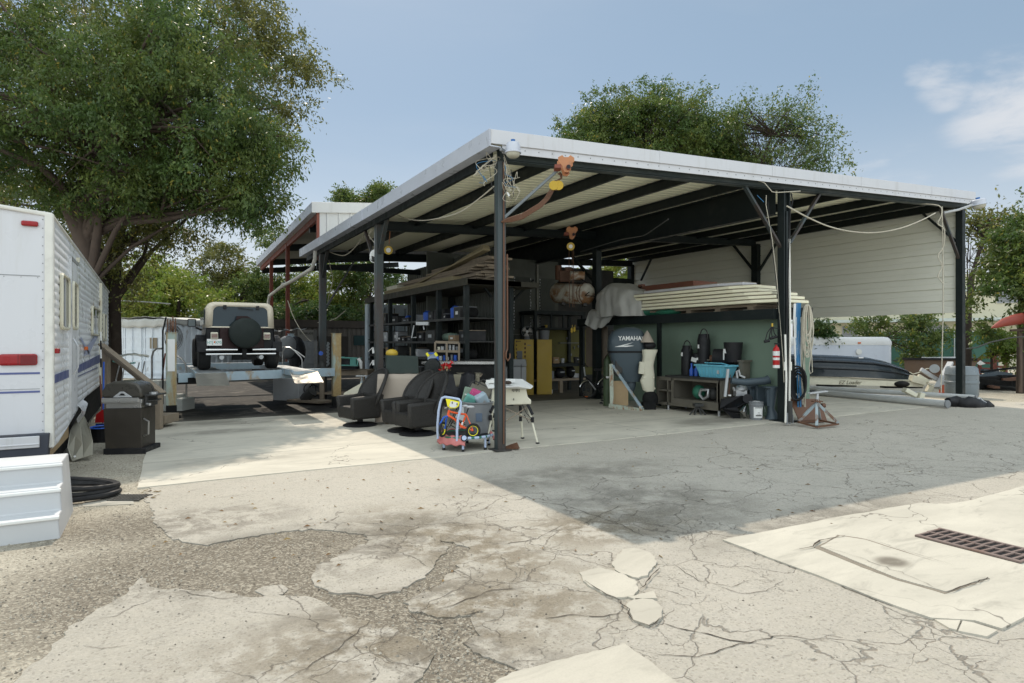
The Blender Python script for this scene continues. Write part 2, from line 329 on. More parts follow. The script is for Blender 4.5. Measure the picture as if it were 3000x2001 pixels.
# ================================================================== GROUND
def GD(pts, z=0): return [onz(x*1.2761, y*1.2761, z).xy.to_tuple() for x, y in pts]
def ragged(pts, step=.12, amp=.03, seed=1):
    out = []; r = random.Random(seed)
    for i, a in enumerate(pts):
        b = pts[(i+1) % len(pts)]; L = math.dist(a, b); k = max(1, min(90, int(L/step)))
        if L > 14: k = 1
        for j in range(k):
            t = j/k; x = a[0]+(b[0]-a[0])*t; y = a[1]+(b[1]-a[1])*t
            if k > 1:
                nv = mnoise.noise_vector((x*2.2+seed, y*2.2, 0))*amp*2.2
                x += nv.x + r.uniform(-amp, amp)*.5; y += nv.y + r.uniform(-amp, amp)*.5
            out.append((x, y))
    return out
def sheet(pts, z1, z0, name, mat, amp=.03, step=.12, seed=1, **k):
    b = bmesh.new(); rp = ragged(pts, step, amp, seed) if amp else pts
    vs = [b.verts.new((x, y, z1)) for x, y in rp]; f = b.faces.new(vs)
    if f.normal.z < 0: f.normal_flip()
    r = bmesh.ops.extrude_face_region(b, geom=[f]); 
    for e in r['geom']:
        if isinstance(e, bmesh.types.BMVert): e.co.z = z0
    bmesh.ops.recalc_face_normals(b, faces=b.faces)
    bmesh.ops.triangulate(b, faces=[f for f in b.faces if len(f.verts) > 4])
    me = bpy.data.meshes.new(name); b.to_mesh(me); b.free(); me.materials.append(mat)
    o = bpy.data.objects.new(name, me); sc.collection.objects.link(o); o['kind'] = 'structure'; return o
def gb(s, x, y, rx, ry, rz=0, soft=.6): p = onz(x*1.2761, y*1.2761); return s.blob(p.x, p.y, rx, ry, rz, soft)
# loose dirt and gravel
s = N('gravel and dirt'); wv = s.warp(3, .2)
big = s.noise(.9, 6, .6, .4); fine = s.noise(45, 5, .7); vs_ = s.vor(70, 'F1', wv); vc = s.vor(70, 'F1', wv, 'Color')
gray = s.n('SeparateColor'); s.t.links.new(vc, gray.inputs[0])
c = s.mix(s.ss(big, .35, .65), (.47,.43,.35), (.37,.335,.265))
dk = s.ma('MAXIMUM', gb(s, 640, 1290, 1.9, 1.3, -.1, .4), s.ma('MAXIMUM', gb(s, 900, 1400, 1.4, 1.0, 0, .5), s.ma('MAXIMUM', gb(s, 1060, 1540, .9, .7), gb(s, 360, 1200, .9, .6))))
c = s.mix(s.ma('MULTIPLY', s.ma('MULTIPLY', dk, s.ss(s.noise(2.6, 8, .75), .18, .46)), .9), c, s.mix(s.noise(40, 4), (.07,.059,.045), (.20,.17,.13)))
c = s.mix(s.ss(gray.outputs[0], .35, .95, 0, .45), c, (.58,.53,.43)); c = s.mix(s.ss(gray.outputs[1], .68, .98, 0, .6), c, (.13,.11,.085)); vc2 = s.vor(34, 'F1', wv, 'Color'); g2 = s.n('SeparateColor'); s.t.links.new(vc2, g2.inputs[0]); c = s.mix(s.ss(g2.outputs[0], .55, .95, 0, .08), c, (.15,.125,.10)); c = s.mix(s.ss(g2.outputs[1], .8, .98, 0, .08), c, (.56,.51,.42))
c = s.mix(s.ss(fine, .5, .7, 0, .5), c, (.16,.13,.10))
s.bump(vs_, .7, .012); s.bump(s.noise(110, 3), .5, .006)
m['dirt'] = s.fin(c, .95, 0, .2)
g = MB(); g.add([(-60,-30,-.019),(120,-30,-.019),(120,160,-.019),(-60,160,-.019)], [(0,1,2,3)]); struct(g, 'ground', m['dirt'])
# old asphalt
s = N('cracked old asphalt'); wv = s.warp(1.1, .7); wv2 = s.warp(5, .16, wv)
big = s.noise(.55, 6, .62, .4); fine = s.noise(60, 4, .75); med = s.noise(5, 6, .7)
e1 = s.vor(1.05, co=wv2); e2 = s.vor(3.1, co=wv2); e3 = s.vor(7.5, co=s.warp(9, .09, wv2))
craze = s.ma('MAXIMUM', s.ma('MAXIMUM', gb(s, 1350, 1350, 2.1, 1.1, 0, .4), gb(s, 1600, 1150, 5.0, 1.5, 0, .35)), s.ma('MAXIMUM', gb(s, 1900, 1480, 1.2, .8), s.ma('MAXIMUM', gb(s, 2150, 1030, 6, 2.2), gb(s, 850, 1340, .55, .3))))
nmask = s.noise(.8, 4, .6)
k1 = s.ma('MULTIPLY', s.ss(e1, .008, .002), s.ss(s.ma('ADD', nmask, s.ma('MULTIPLY', craze, .22)), .56, .66))
k2 = s.ma('MULTIPLY', s.ss(e2, .013, .003), s.ss(s.ma('ADD', s.noise(1.3, 3), s.ma('MULTIPLY', craze, .22)), .70, .80))
k3 = s.ma('MULTIPLY', s.ss(e3, .026, .006), s.ss(s.ma('ADD', s.noise(1.9, 3), s.ma('MULTIPLY', craze, .2)), .76, .84))
ck = s.ma('MAXIMUM', k1, s.ma('MAXIMUM', k2, s.ma('MULTIPLY', k3, .8)))
c = s.mix(s.ss(big, .3, .7), (.49,.455,.395), (.41,.38,.325)); c = s.mix(s.ss(med, .35, .7, 0, .5), c, (.50,.46,.385))
spk = s.vor(80, 'F1', None, 'Color'); sg = s.n('SeparateColor'); s.t.links.new(spk, sg.inputs[0])
c = s.mix(s.ss(sg.outputs[0], .3, 1, 0, .42), c, (.56,.52,.45)); c = s.mix(s.ss(sg.outputs[1], .78, 1, 0, .5), c, (.17,.155,.13))
worn = s.ma('MULTIPLY', s.ma('MAXIMUM', gb(s, 1040, 1240, .5, 1.2, .2), s.ma('MAXIMUM', gb(s, 1020, 1420, 1.2, .55), gb(s, 1400, 1200, .8, .5))), s.ss(s.noise(3.5, 7, .7), .4, .56))
c = s.mix(worn, c, s.mix(s.noise(20, 4), (.26,.215,.15), (.16,.135,.10)))
st = s.ma('MULTIPLY', s.ma('MAXIMUM', gb(s, 1500, 1155, 1.0, .95, 0, .5), s.ma('MAXIMUM', gb(s, 640, 1240, 1.6, .4), s.ma('MAXIMUM', gb(s, 1880, 1190, 1.5, .35), gb(s, 1300, 1090, 1.6, .5)))), s.ss(s.noise(2.2, 6, .65), .3, .62))
c = s.mix(s.ma('MULTIPLY', st, .72), c, (.13,.12,.10))
scuff = s.ss(s.noise(2.4, 7, .72, 1.2, s.map(1, 3.2, 1, rot=(0,0,.25))), .56, .66); c = s.mix(s.ma('MULTIPLY', scuff, .30), c, (.20,.185,.16))
c = s.mix(s.ss(s.noise(70, 3, .6), .3, .7, 0, .4), c, s.mix(fine, (.28,.25,.20), (.56,.51,.42)))
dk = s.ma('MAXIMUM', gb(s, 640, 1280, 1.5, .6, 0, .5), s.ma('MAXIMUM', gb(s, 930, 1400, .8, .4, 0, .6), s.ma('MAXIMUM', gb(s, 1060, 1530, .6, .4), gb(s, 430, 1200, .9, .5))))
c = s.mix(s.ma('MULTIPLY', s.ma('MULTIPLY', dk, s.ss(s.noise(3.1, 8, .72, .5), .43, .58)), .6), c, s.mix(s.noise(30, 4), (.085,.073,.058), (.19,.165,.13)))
c = s.mix(s.ma('MULTIPLY', ck, .55), c, (.12,.10,.08))
hh = s.ma('SUBTRACT', s.ma('ADD', fine, s.ma('MULTIPLY', med, 1.5)), s.ma('MULTIPLY', ck, 3)); s.bump(hh, .65, .012); s.bump(s.noise(120, 3, .7), .6, .006)
m['asphalt'] = s.fin(c, .9, 0, .25)
A = [(330,1140),(345,1170),(365,1195),(390,1235),(480,1252),(560,1232),(640,1218),(700,1214),(830,1222),(845,1245),(760,1285),(700,1305),(720,1340),(760,1352),(860,1362),(950,1338),(1000,1300),(1015,1262),(1022,1235),(1045,1240),(1060,1262),(1048,1300),(990,1350),(925,1378),(935,1405),(1010,1420),(1080,1405),(1110,1440),(1080,1470),(1130,1510),(1185,1548),(1120,1600)]
AW = [(-3.2,-9.5),(34,-9.5),(27,-1.9),(16.4,-.9),(15.2,-.06),(-4.6,-.06)]
sheet(GD(A)+AW, -.010, -.05, 'asphalt_paving', m['asphalt'], .05, .045, 3)
B = [(-60,1640),(40,1568),(150,1440),(250,1370),(340,1318),(352,1345),(420,1356),(560,1366),(640,1360),(740,1378),(850,1420),(955,1468),(1000,1500),(985,1535),(930,1568),(860,1640)]
sheet(GD(B), -.010, -.05, 'asphalt_patch', m['asphalt'], .035, .045, 5)
sheet(GD([(585,1352),(605,1342),(640,1338),(662,1348),(650,1360),(605,1364)]), -.012, -.05, 'asphalt_fragment', m['asphalt'], .012, .05, 6)
# concrete
def concrete(name, base, dark, stain_shade_blobs, joints=(), tone=0, fing=.4):
    s = N(name); big = s.noise(.7, 6, .62, .6, s.map(1, 2.2, 1)); c = s.mix(s.ss(big, .3, .7), base, mul(base, .80))
    c = s.mix(s.ss(s.noise(3, 7, .7, .8, s.map(.5, 1.8, 1)), .5, .68, 0, fing), c, mul(base, .52)); c = s.mix(s.ss(s.noise(90, 3), .4, .75, 0, .25), c, mul(base, .7))
    for x, y, rx, ry, k in stain_shade_blobs:
        c = s.mix(s.ma('MULTIPLY', s.ma('MULTIPLY', s.blob(x, y, rx, ry, 0, .5), s.ss(s.noise(1.7, 7, .68, .7), .28, .55)), k), c, dark)
    sep = s.n('SeparateXYZ'); s.t.links.new(s.co, sep.inputs[0]); h = s.noise(80, 4)
    for ax, v in joints:
        d = s.ma('ABSOLUTE', s.ma('SUBTRACT', sep.outputs[ax], v)); d = s.ma('ADD', d, s.ma('MULTIPLY', s.noise(8, 3), .006))
        k = s.ss(d, .014, .006); c = s.mix(s.ma('MULTIPLY', k, .75), c, (.07,.06,.05)); h = s.ma('SUBTRACT', h, s.ma('MULTIPLY', k, 3))
    e = s.vor(.55, co=s.warp(2, .8)); ck = s.ma('MULTIPLY', s.ss(e, .006, .002), s.ss(s.noise(.5, 2), .52, .6)); c = s.mix(s.ma('MULTIPLY', ck, .7), c, (.10,.085,.07))
    s.bump(h, .25, .004); return s.fin(c, .8, 0, .3)
m['slab'] = concrete('stained concrete slab', (.60,.56,.47), (.055,.048,.040), [(-2.4,5.6,2.6,.45,.35),(-3.6,4.3,.9,.3,.4),(5.6,.7,1.2,.5,.5),(-3.5,1.2,1.2,.3,.25),(3.2,5.5,2.5,1.8,.2)], [(1,1.55),(0,3.4),(1,-99)])
m['slab2'] = concrete('oil stained shade toned concrete', (.17,.157,.13), (.016,.014,.012), [(-2.2,8.6,2.9,2.2,1),(-3.0,10.8,3,2.6,1),(-2.2,14,5,5,1),(-1,19,6,5,.9),(-1.5,7.2,2.4,.7,.8),(3,10,4,3,.3)], [(1,9.6),(0,3.4)], fing=.7)  # oil by the lift; dark base and far blobs also paint in shade
m['padm'] = concrete('pale cream concrete', (.54,.505,.425), (.16,.14,.11), [(.17,-5.68,.12,.10,.95)], [], fing=.5)
m['patchm'] = concrete('patch concrete', (.50,.465,.39), (.2,.17,.13), [], [], fing=.4)
sheet([(-4.74,-.05),(-3.4,-.02),(-1.0,-.06),(.6,-.03),(2.2,-.08),(4.8,-.05),(6.9,-.1),(9.5,-.05),(12.4,-.07),(15.1,-.03),(15.1,6.27),(-4.62,6.27)], 0, -.14, 'concrete_slab', m['slab'], .008, .15, 8)
sheet([(-4.62,6.30),(15.1,6.30),(15.1,26),(-4.62,26)], -.001, -.14, 'oily_shade_toned_slab', m['slab2'], 0)
PAD = GD([(1660,1240),(1780,1216),(1900,1192),(2020,1170),(2110,1154),(2175,1158),(2225,1150),(2351,1117)])+[(7,-5.05),(7,-7.2)]+GD([(2351,1414),(2300,1444),(2237,1425),(2140,1419),(2000,1370),(1880,1322),(1760,1278)])
sheet(PAD, .004, -.05, 'drain_pad', m['padm'], .009, .12, 9)
sheet(GD([(2146,1422),(2205,1424),(2196,1446),(2180,1442)]), .001, -.05, 'broken_corner', m['padm'], .004, .1, 10)
sheet(GD([(2210,1425),(2234,1429),(2290,1447),(2266,1461),(2200,1448)]), .001, -.05, 'broken_corner', m['padm'], .004, .1, 11)
sheet(GD([(1873,1260),(1927,1230),(1991,1240),(2101,1275),(2275,1330),(2171,1366),(2058,1333)]), .0065, -.02, 'lid_recess', M('grit filled joint', (.22,.19,.15), .95, 0, .4, 12, .4, 0), .014, .05, 13)
sheet(GD([(1885,1258),(1930,1233),(1990,1243),(2100,1278),(2268,1329),(2170,1362),(2060,1330)]), .012, -.02, 'drain_lid', m['padm'], .006, .08, 12)
for i, (P, am) in enumerate([([(1425,1262),(1455,1258),(1490,1270),(1505,1292),(1490,1318),(1465,1327),(1420,1311),(1405,1290)], .015), ([(1330,1312),(1370,1301),(1418,1314),(1462,1331),(1475,1352),(1455,1366),(1415,1374),(1375,1355),(1345,1335)], .015), ([(1442,1384),(1460,1377),(1498,1378),(1515,1400),(1520,1420),(1490,1437),(1455,1425),(1445,1405)], .012), ([(1440,1372),(1470,1365),(1502,1358),(1512,1375),(1460,1377)], .01), ([(1020,1625),(1180,1546),(1300,1512),(1432,1478),(1480,1512),(1545,1562),(1600,1625)], .008)]):
    sheet(GD(P), .003, -.03, 'concrete_patch', m['patchm'], am*1.3, .04, 20+i)
sheet(GD([(180,1160),(308,1154),(300,1128),(225,1130)]), -.012, -.06, 'small_drain_slab', m['patchm'], .006, .1, 30)
# deep cracks and broken edges, laid as thin dark grooves
m['crack'] = M('crack shadow dirt', (.06,.05,.04), .95, 0, .3, 20, .2, 0)
mb = MB()
def crack(pts, w=.012, z=.0035, seed=0):
    P = GD(pts); r = random.Random(seed); q = []
    for a, b in zip(P, P[1:]):
        k = max(2, int(math.dist(a, b)/.05))
        for j in range(k): t = j/k; nv = mnoise.noise_vector((a[0]*3+t*9, a[1]*3, seed))*.03; q.append((a[0]+(b[0]-a[0])*t+nv.x, a[1]+(b[1]-a[1])*t+nv.y))
    q.append(P[-1]); n = len(q); vs = []
    for i, p in enumerate(q):
        a = q[max(0, i-1)]; b = q[min(n-1, i+1)]; d = Vector((b[0]-a[0], b[1]-a[1])).normalized(); ww = w*.7*(.25+1.1*r.random())*min(1, .3+3*min(i, n-1-i)/n)/2
        vs += [(p[0]-d.y*ww, p[1]+d.x*ww, z), (p[0]+d.y*ww, p[1]-d.x*ww, z)]
    mb.add(vs, [(2*i, 2*i+1, 2*i+3, 2*i+2) for i in range(n-1)])
for i, (P, w, z) in enumerate([
 ([(560,1250),(680,1240),(790,1228),(900,1224),(980,1206)], .012, -.006), ([(600,1260),(590,1250)], .01, -.006), ([(735,1352),(780,1362),(860,1364),(930,1350)], .02, -.006),
 ([(935,1400),(960,1418),(1010,1424),(1060,1410),(1120,1398)], .022, -.006), ([(1090,1240),(1150,1248),(1230,1235),(1290,1205)], .016, -.006), ([(1000,1398),(1060,1380),(1130,1352),(1240,1345)], .014, -.006),
 ([(1250,1415),(1300,1408),(1380,1412),(1430,1405)], .022, -.006), ([(1340,1335),(1380,1358),(1420,1380),(1440,1400),(1450,1425),(1490,1440),(1530,1415)], .03, .0065), ([(1475,1352),(1490,1330),(1515,1305)], .025, .0065),
 ([(1660,1241),(1760,1279),(1880,1322),(2000,1371),(2140,1420),(2237,1426),(2300,1446)], .016, -.005), ([(1835,1264),(1865,1258),(1885,1244),(1940,1234)], .035, .0165), ([(2170,1363),(2230,1345),(2268,1330)], .022, .0165),
 ([(1900,1262),(1990,1290),(2080,1325),(2160,1360)], .010, .0165), ([(1990,1242),(2100,1275),(2190,1302)], .010, .0165), ([(1500,1500),(1600,1505),(1700,1475),(1800,1455),(1900,1470)], .016, -.006), ([(1500,1420),(1560,1440),(1700,1470),(1780,1480)], .018, -.006),
 ([(1540,1290),(1600,1330),(1680,1345),(1720,1330)], .014, -.006), ([(1640,1340),(1700,1362),(1760,1355),(1800,1330)], .011, -.006), ([(640,1568),(700,1530),(770,1490),(820,1450),(850,1420)], .014, -.006), ([(560,1400),(660,1412),(760,1425),(830,1440)], .008, -.006),
 ([(190,1480),(230,1486),(300,1478)], .006, -.006), ([(560,1365),(520,1372),(450,1362),(400,1350)], .012, -.006), ([(1180,1545),(1300,1512),(1432,1478),(1545,1562)], .014, -.004), ([(2200,1055),(2290,1062),(2351,1060)], .015, -.006),
 ([(1180,1140),(1300,1160),(1420,1200),(1480,1230),(1560,1240)], .014, -.006), ([(1290,1190),(1340,1200),(1420,1160),(1530,1150),(1600,1170)], .012, -.006), ([(1850,1060),(1950,1075),(2050,1070),(2150,1090)], .012, -.006)]): crack(P, w*.65, z, i)
mb.build('cracks', m['crack'])['kind'] = 'structure'
# loose stones
def stones(n, polys, smin, smax, mat, name, seed):
    r = random.Random(seed); b = MB(); k = 0
    while k < n:
        cx, cy, rx, ry = r.choice(polys); a = r.uniform(0, 6.28); q = math.sqrt(r.random()); x, y = cx+math.cos(a)*q*rx, cy+math.sin(a)*q*ry
        sz = smin+(smax-smin)*r.random()**3; z = -.019 if r.random() < .85 else -.01
        vs = [(x+sz*r.uniform(.5,1.1)*math.cos(t+a), y+sz*r.uniform(.5,1.1)*math.sin(t+a), z+.001) for t in (0, 1.57, 3.14, 4.71)]; b.add(vs+[(x, y, z+sz*r.uniform(.5,1))], [(0,1,4),(1,2,4),(2,3,4),(3,0,4)]); k += 1
    o = b.build(name, mat, recalc=False); o['kind'] = 'stuff'; o['label'] = 'small loose stones scattered on the dirt and old asphalt'; o['category'] = 'stones'
s = N('loose stones'); gg = s.n('NewGeometry'); m['stone'] = s.fin(s.mix(gg.outputs['Random Per Island'], (.08,.068,.052), (.48,.43,.35)), .9)
def gp(x, y, rx, ry): p = onz(x*1.2761, y*1.2761); return (p.x, p.y, rx, ry)
stones(14000, [gp(620,1290,1.5,.8), gp(880,1400,1.2,.6), gp(1060,1500,.6,.5), gp(250,1260,1.0,1.6), gp(60,1400,1.2,1.6), gp(60,1450,.9,1.0), gp(1060,1290,.5,1.1), gp(230,1080,.6,2.2), gp(1250,1400,1.6,.8), gp(1500,1450,2.2,.8)], .003, .013, m['stone'], 'loose_stones', 5)
s = N('leaf litter'); gg = s.n('NewGeometry'); m['litter'] = s.fin(s.mix(gg.outputs['Random Per Island'], (.16,.07,.03), (.35,.25,.10)), .8)
r = random.Random(4); b = MB()
for _ in range(420):
    cx, cy, rx, ry = r.choice([gp(230,1060,.5,2.4), gp(290,1140,.35,.35), gp(180,1130,.3,.5), gp(700,1150,3,1.5), gp(1400,1120,5,2.2)]); a = r.uniform(0,6.28); q = math.sqrt(r.random()); x, y, l = cx+math.cos(a)*q*rx, cy+math.sin(a)*q*ry, r.uniform(.012,.035)
    z0 = .004 if (x > -4.7 and y > -.05) else -.006 if x > -4.7 else -.04; b.add([(x-l*math.cos(a), y-l*math.sin(a), z0), (x+l*.3*math.sin(a), y-l*.3*math.cos(a), z0+l*.5), (x+l*math.cos(a), y+l*math.sin(a), z0+.003), (x-l*.3*math.sin(a), y+l*.3*math.cos(a), z0+.004)], [(0,1,2,3)])
o = b.build('leaf_litter', m['litter'], recalc=False); tag(o, 'dry brown leaves scattered on the dirt by the trailer and over the paving', 'leaves', None, 'stuff')
# cast iron drain grate
BL, BR, TL = onz(2680,1572,.004), onz(2990,1652,.004), onz(2746,1549,.004); u = (BR-BL); v = (TL-BL); v -= u*u.normalized().dot(v)/u.length
g = T('drain_grate', 'dark slotted iron drain grate set in the pale concrete pad', 'drain grate', BL, math.atan2(u.y, u.x)); L, W = u.length, v.length
b = MB(); b.bb(0, L, 0, W, .001, .004); b.build('pit_shade', m['dark'], g)  # thin near-black sheet imitates the shade of a drain pit
b = MB(); n = 11; h0, h1 = .004, .016
for y0, y1 in ((0,.028*W/.3), (W*.47, W*.53), (W*.93, W)): b.bb(0, L, y0, y1, h0, h1)
for i in range(n+1):
    x = L*i/n; wd = L/n*.20
    for y0, y1, off in ((W*.02, W*.48, 0), (W*.52, W*.95, .35)): b.bar((min(L-.01,max(.01,x+off*0)), y0, .0095), (min(L-.01,max(.01,x+L/n*.22)), y1, .0095), wd*1.3, .0118)
b.build('grating', M('worn iron', (.20,.15,.13), .6, .1, .2, 8, .2, .5, (.18,.08,.04)), g)
# ================================================================== CARPORT
def zr(x): return 4.62+.0625*x
YB = 13.35
cp = T('carport', 'large open steel carport with white fascia, cream sheet ceiling and a hanging cream side wall', 'carport', (0,0,0))
sk = lambda x: .045*x     # the inner rows run slightly askew
pr, y = [], -.2
b = MB(); prof = []
while y < YB: prof += [(y, 0), (y+.035, .0), (y+.055, .045), (y+.10, .045), (y+.12, 0)]; y += .2
vs = [(x, yy, zr(x)+.01+dz) for x in (-.24, 14.55) for yy, dz in prof]; n = len(prof)
b.add(vs, [(i, i+1, n+i+1, n+i) for i in range(n-1)]); b.build('roof_sheet', m['ceiling'], cp, recalc=False, thick=.002)
# fascia: capping, main face and screwed flange, all following the roof slope
b = MB()
def slab(x0, x1, y0, y1, a, c_): return b.add([(x, yy, zr(x)+dz) for x in (x0, x1) for yy, dz in ((y0,a),(y1,a),(y1,c_),(y0,c_))], [(0,1,2,3),(7,6,5,4),(0,4,5,1),(1,5,6,2),(2,6,7,3),(3,7,4,0)])
slab(-.30, 14.62, -.27, -.24, -.02, .19); slab(-.30, 14.62, -.24, .02, .165, .19); slab(-.10, 14.50, -.245, -.235, -.14, -.02)
b.build('fascia', m['white_metal'], cp, bevel=.006)
b = MB(); 
for i in range(58): x = .05+i*.25; b.cyl((x, -.245, zr(x)-.07), (x, -.252, zr(x)-.07), .009, n=6)
b.build('fascia_screws', m['grey'], cp); b = MB()
for x in (3.05, 6.1, 9.2, 12.3): b.add([(x+dx, yy, zr(x)+dz) for dx in (0,.05) for yy, dz in ((-.2735,-.02),(-.2735,.193),(-.24,.194))], [(0,1,4,3),(1,2,5,4)])
b.build('fascia_lap', m['white_metal'], cp, recalc=False, thick=.003)
b = MB(); b.add([(x, y, z) for y in (-.26, YB) for x, z in ((-.32, 4.545-.006*0), (-.13, 4.545), (-.13, 4.56), (-.305, 4.56), (-.305, 4.80), (-.32, 4.80))], [(0,1,7,6),(1,2,8,7),(2,3,9,8),(3,4,10,9),(4,5,11,10),(5,0,6,11),(0,5,4,3,2,1),(6,7,8,9,10,11)])
b.bb(-.335, -.30, 6.1, 6.13, 4.54, 4.81); b.build('gutter', m['gutter'], cp)
def ibeam(p, q, h, w, t=.012, mat='steel', name='beam'):
    b = MB(); p, q = Vector(p), Vector(q); d = Vector((0,0,1))
    b.bar(p+d*(h-t/2), q+d*(h-t/2), w, t); b.bar(p+d*t/2, q+d*t/2, w, t); b.bar(p+d*h/2, q+d*h/2, t, h-2*t); return b.build(name, m[mat], cp)
ibeam((-.05, 0, zr(0)-.205), (14.5, 0, zr(14.5)-.205), .2, .16, .012, 'beam', 'front_beam')
b = MB(); b.bar((-.05,-.088,zr(0)-.1), (14.5,-.088,zr(14.5)-.1), .012, .17); b.build('beam_face', m['beam'], cp)
for x in (1.0, 2.6, 4.18, 5.74, 9.25, 11.15, 12.75):
    ibeam((x-.04, .1, zr(x)-.20), (x-.04, YB, zr(x)-.20), .195, .075, .008, 'steel', 'purlin')
ibeam((-.07, .1, zr(0)-.20), (-.07, YB, zr(0)-.20), .195, .07, .008, 'steel', 'purlin')
ibeam((6.7, .1, 4.34), (6.7, YB, 4.34), .68, .16, .012, 'steel', 'girder'); ibeam((14.25, .1, 5.30), (14.25, YB, 5.30), .2, .12, .01, 'steel', 'girder')
ibeam((0, 5.84, zr(0)-.33), (14.3, 5.84+sk(14.3), zr(14.3)-.36), .22, .14, .01, 'steel', 'cross_beam'); ibeam((0, 11.4, zr(0)-.38), (14.3, 11.4+.12*14.3, zr(14.3)-.40), .26, .14, .01, 'steel', 'cross_beam')
b = MB(); b.bb(10.2, 14.3, YB-.2, YB-.08, 4.3, 4.55); b.bb(-.0, 6.6, 12.2, 12.3, 4.05, 4.22); b.build('rear_tie', m['steel'], cp)
def post(x, y, z1, w=.13, mat='steel', dbl=False, plate=True):
    b = MB()
    if dbl: 
        b.box((x-.09, y, z1/2), (.03,.16,z1)); b.box((x+.09, y, z1/2), (.03,.16,z1)); b.box((x, y, z1/2), (.17,.03,z1)); b.box((x-.02, y-.07, z1/2-.2), (.06,.05,z1-.5))
    else: b.box((x, y, z1/2), (w, w, z1))
    if plate: b.box((x, y, .008), (w*2.1, w*2.1, .016))
    return b.build('post', m[mat], cp, bevel=.012 if not dbl else .003)
post(0, 0, zr(0)-.2, .135, 'post'); post(6.84, .0, zr(6.7)-.2, .2, 'steel', True); post(14.4, 0, zr(14.4)-.12, .17)
post(0, 5.84, zr(0)-.2, .17, 'post'); post(0, 11.4, zr(0)-.2, .2, 'post'); post(6.7, 6.1, 4.4, .2); post(14.35, 6.5, zr(14.3)-.3, .26); post(14.35, 13.25, zr(14.3)-.3, .26); post(6.7, 12.3, 4.4, .2)
b = MB(); b.tube([(.02,-.075,4.4),(.02,-.085,2.9),(.02,-.08,.1)], .012, 6); b.build('rust_streak_rail', m['rust'], cp)
def brace(a, c, wd=.075, mat='post'):
    b = MB(); b.bar(a, c, wd, .05); b.build('knee_brace', m[mat], cp)
brace(onY(2181,545,.02), onY(2290,730,.02)); brace(onY(2401,567,.02), onY(2313,712,.02))
brace(onY(2755,612,.02), (14.36,.02,onY(2821,762,.02).z)); brace(onX(2686,611,14.3), onX(2800,706,14.3), .09, 'steel')
brace(onX(1067,663,-.03), onX(1096,765,-.03)); brace(onX(1138,622,0), onX(1111,752,0), .09); brace(onX(960,728,0), onX(942,846,0), .09)
brace(onY(1037,766,11.4), (.06,11.4,2.66), .08)
brace(onX(2146,715,14.25), onX(2209,794,14.25), .12, 'steel'); brace(onX(2274,713,14.25), onX(2224,794,14.25), .1, 'steel'); brace(onX(1910,754,14.25), onX(1878,822,14.25), .09, 'steel')
brace(onY(1563,820,9.0), onY(1478,905,9.0), .08, 'steel'); brace((6.75,6.1,3.3), (6.75,7.4,4.35), .1, 'steel'); brace(onY(1395,810,6.1), onY(1440,870,6.1), .06, 'steel')
# hanging side wall of lapped cream panels
b = MB(); prof = []; z = 2.47
while z < 5.5: prof += [(-.012,z+.001),(.024,z+.006),(.02,z+.15),(.014,z+.158),(.014,z+.166),(.02,z+.174),(.02,z+.312),(-.012,z+.318),(-.012,z+.332)]; z += .334
prof[0] = (.02, 2.47); prof = [(a, c) for a, c in prof if c < zr(14.4)-.03]
vs = [(14.43-d, y, zz) for y in (.06, 13.35) for d, zz in prof]; n = len(prof)
b.add(vs, [(i, i+1, n+i+1, n+i) for i in range(n-1)]); b.bb(14.455, 14.49, .06, 13.35, 2.47, 5.50); b.build('side_wall', m['wallsheet'], cp, recalc=False)
# downpipe slanting across to the next shed
b = MB(); e1_ = Vector((-.22,11.45,4.52)); pts = [e1_, e1_-Vector((0,0,.25)), e1_+Vector((-.02,.35,-.52)), onX(863,819,-.24), onX(827,838,-.26), onX(790,866,-.30), onX(786,884,-.30), onX(786,925,-.30)]
b.tube(pts, .062, 12); b.tube([onX(829,836,-.26)+Vector((0,-.1,.03)), onX(829,836,-.26)+Vector((0,.1,-.03))], .08, 12); b.build('downpipe', m['pvc'], cp, smooth=50)
# ================================================================== SECOND SHED
sh = T('tall_shed', 'taller open shed on red primer posts rising behind the carport', 'shed', (0,12,0))
b = MB(); prof = []
def zs(x, y): return 5.93-.035*(y-12)+.10*x
b.add([(-.2,0,zs(0,12)),(7,0,zs(7,12)),(7,12,zs(7,24)),(-.2,12,zs(0,24))], [(0,1,2,3)]); b.build('roof_sheet', M('plain grey sheet', (.30,.30,.28), .5), sh, thick=.04)  # even grey roof sheet colour
b = MB(); b.add([(-.24,y,zs(0,12+y)+dz) for y in (-.12, 12) for dz in (-.12, .18)], [(0,1,3,2)]); b.add([(-.24,y,zs(0,12+y)-.12) for y in (-.12,12)]+[(-.02,y,zs(0,12+y)-.12) for y in (12,-.12)], [(0,1,2,3)]); b.build('gutter', m['gutter'], sh, thick=.01, recalc=False)
b = MB(); b.prism([(-.24,zs(0,12)-.14),(7,zs(7,12)-.14),(7,zs(7,12)+.2),(-.24,zs(0,12)+.2)], 'y', -.16, -.12); b.build('fascia', m['white_metal'], sh, bevel=.005)
b = MB(); prof = []; x = -.05
while x < 7: prof += [(x, 0), (x+.28, 0), (x+.30, -.025), (x+.33, -.025), (x+.35, 0)]; x += .38
n = len(prof); b.add([(xx, yy-.08, z) for z in (4.55, 5.9) for xx, yy in prof], [(i, i+1, n+i+1, n+i) for i in range(n-1)]); b.add([(-.05,-.078,5.88),(7,-.078,5.88),(7,-.078,6.5)], [(0,1,2)])
b.build('gable_panel', m['white_metal'], sh, recalc=False)
b = MB(); b.bar((0,-.05,zs(0,12)-.22), (0,12,zs(0,24)-.22), .1, .2); b.bar((-.02,-.04,zs(0,12)-.1), (-.02,-.04,4.3), .09); b.build('edge_beam', m['redsteel'], sh)
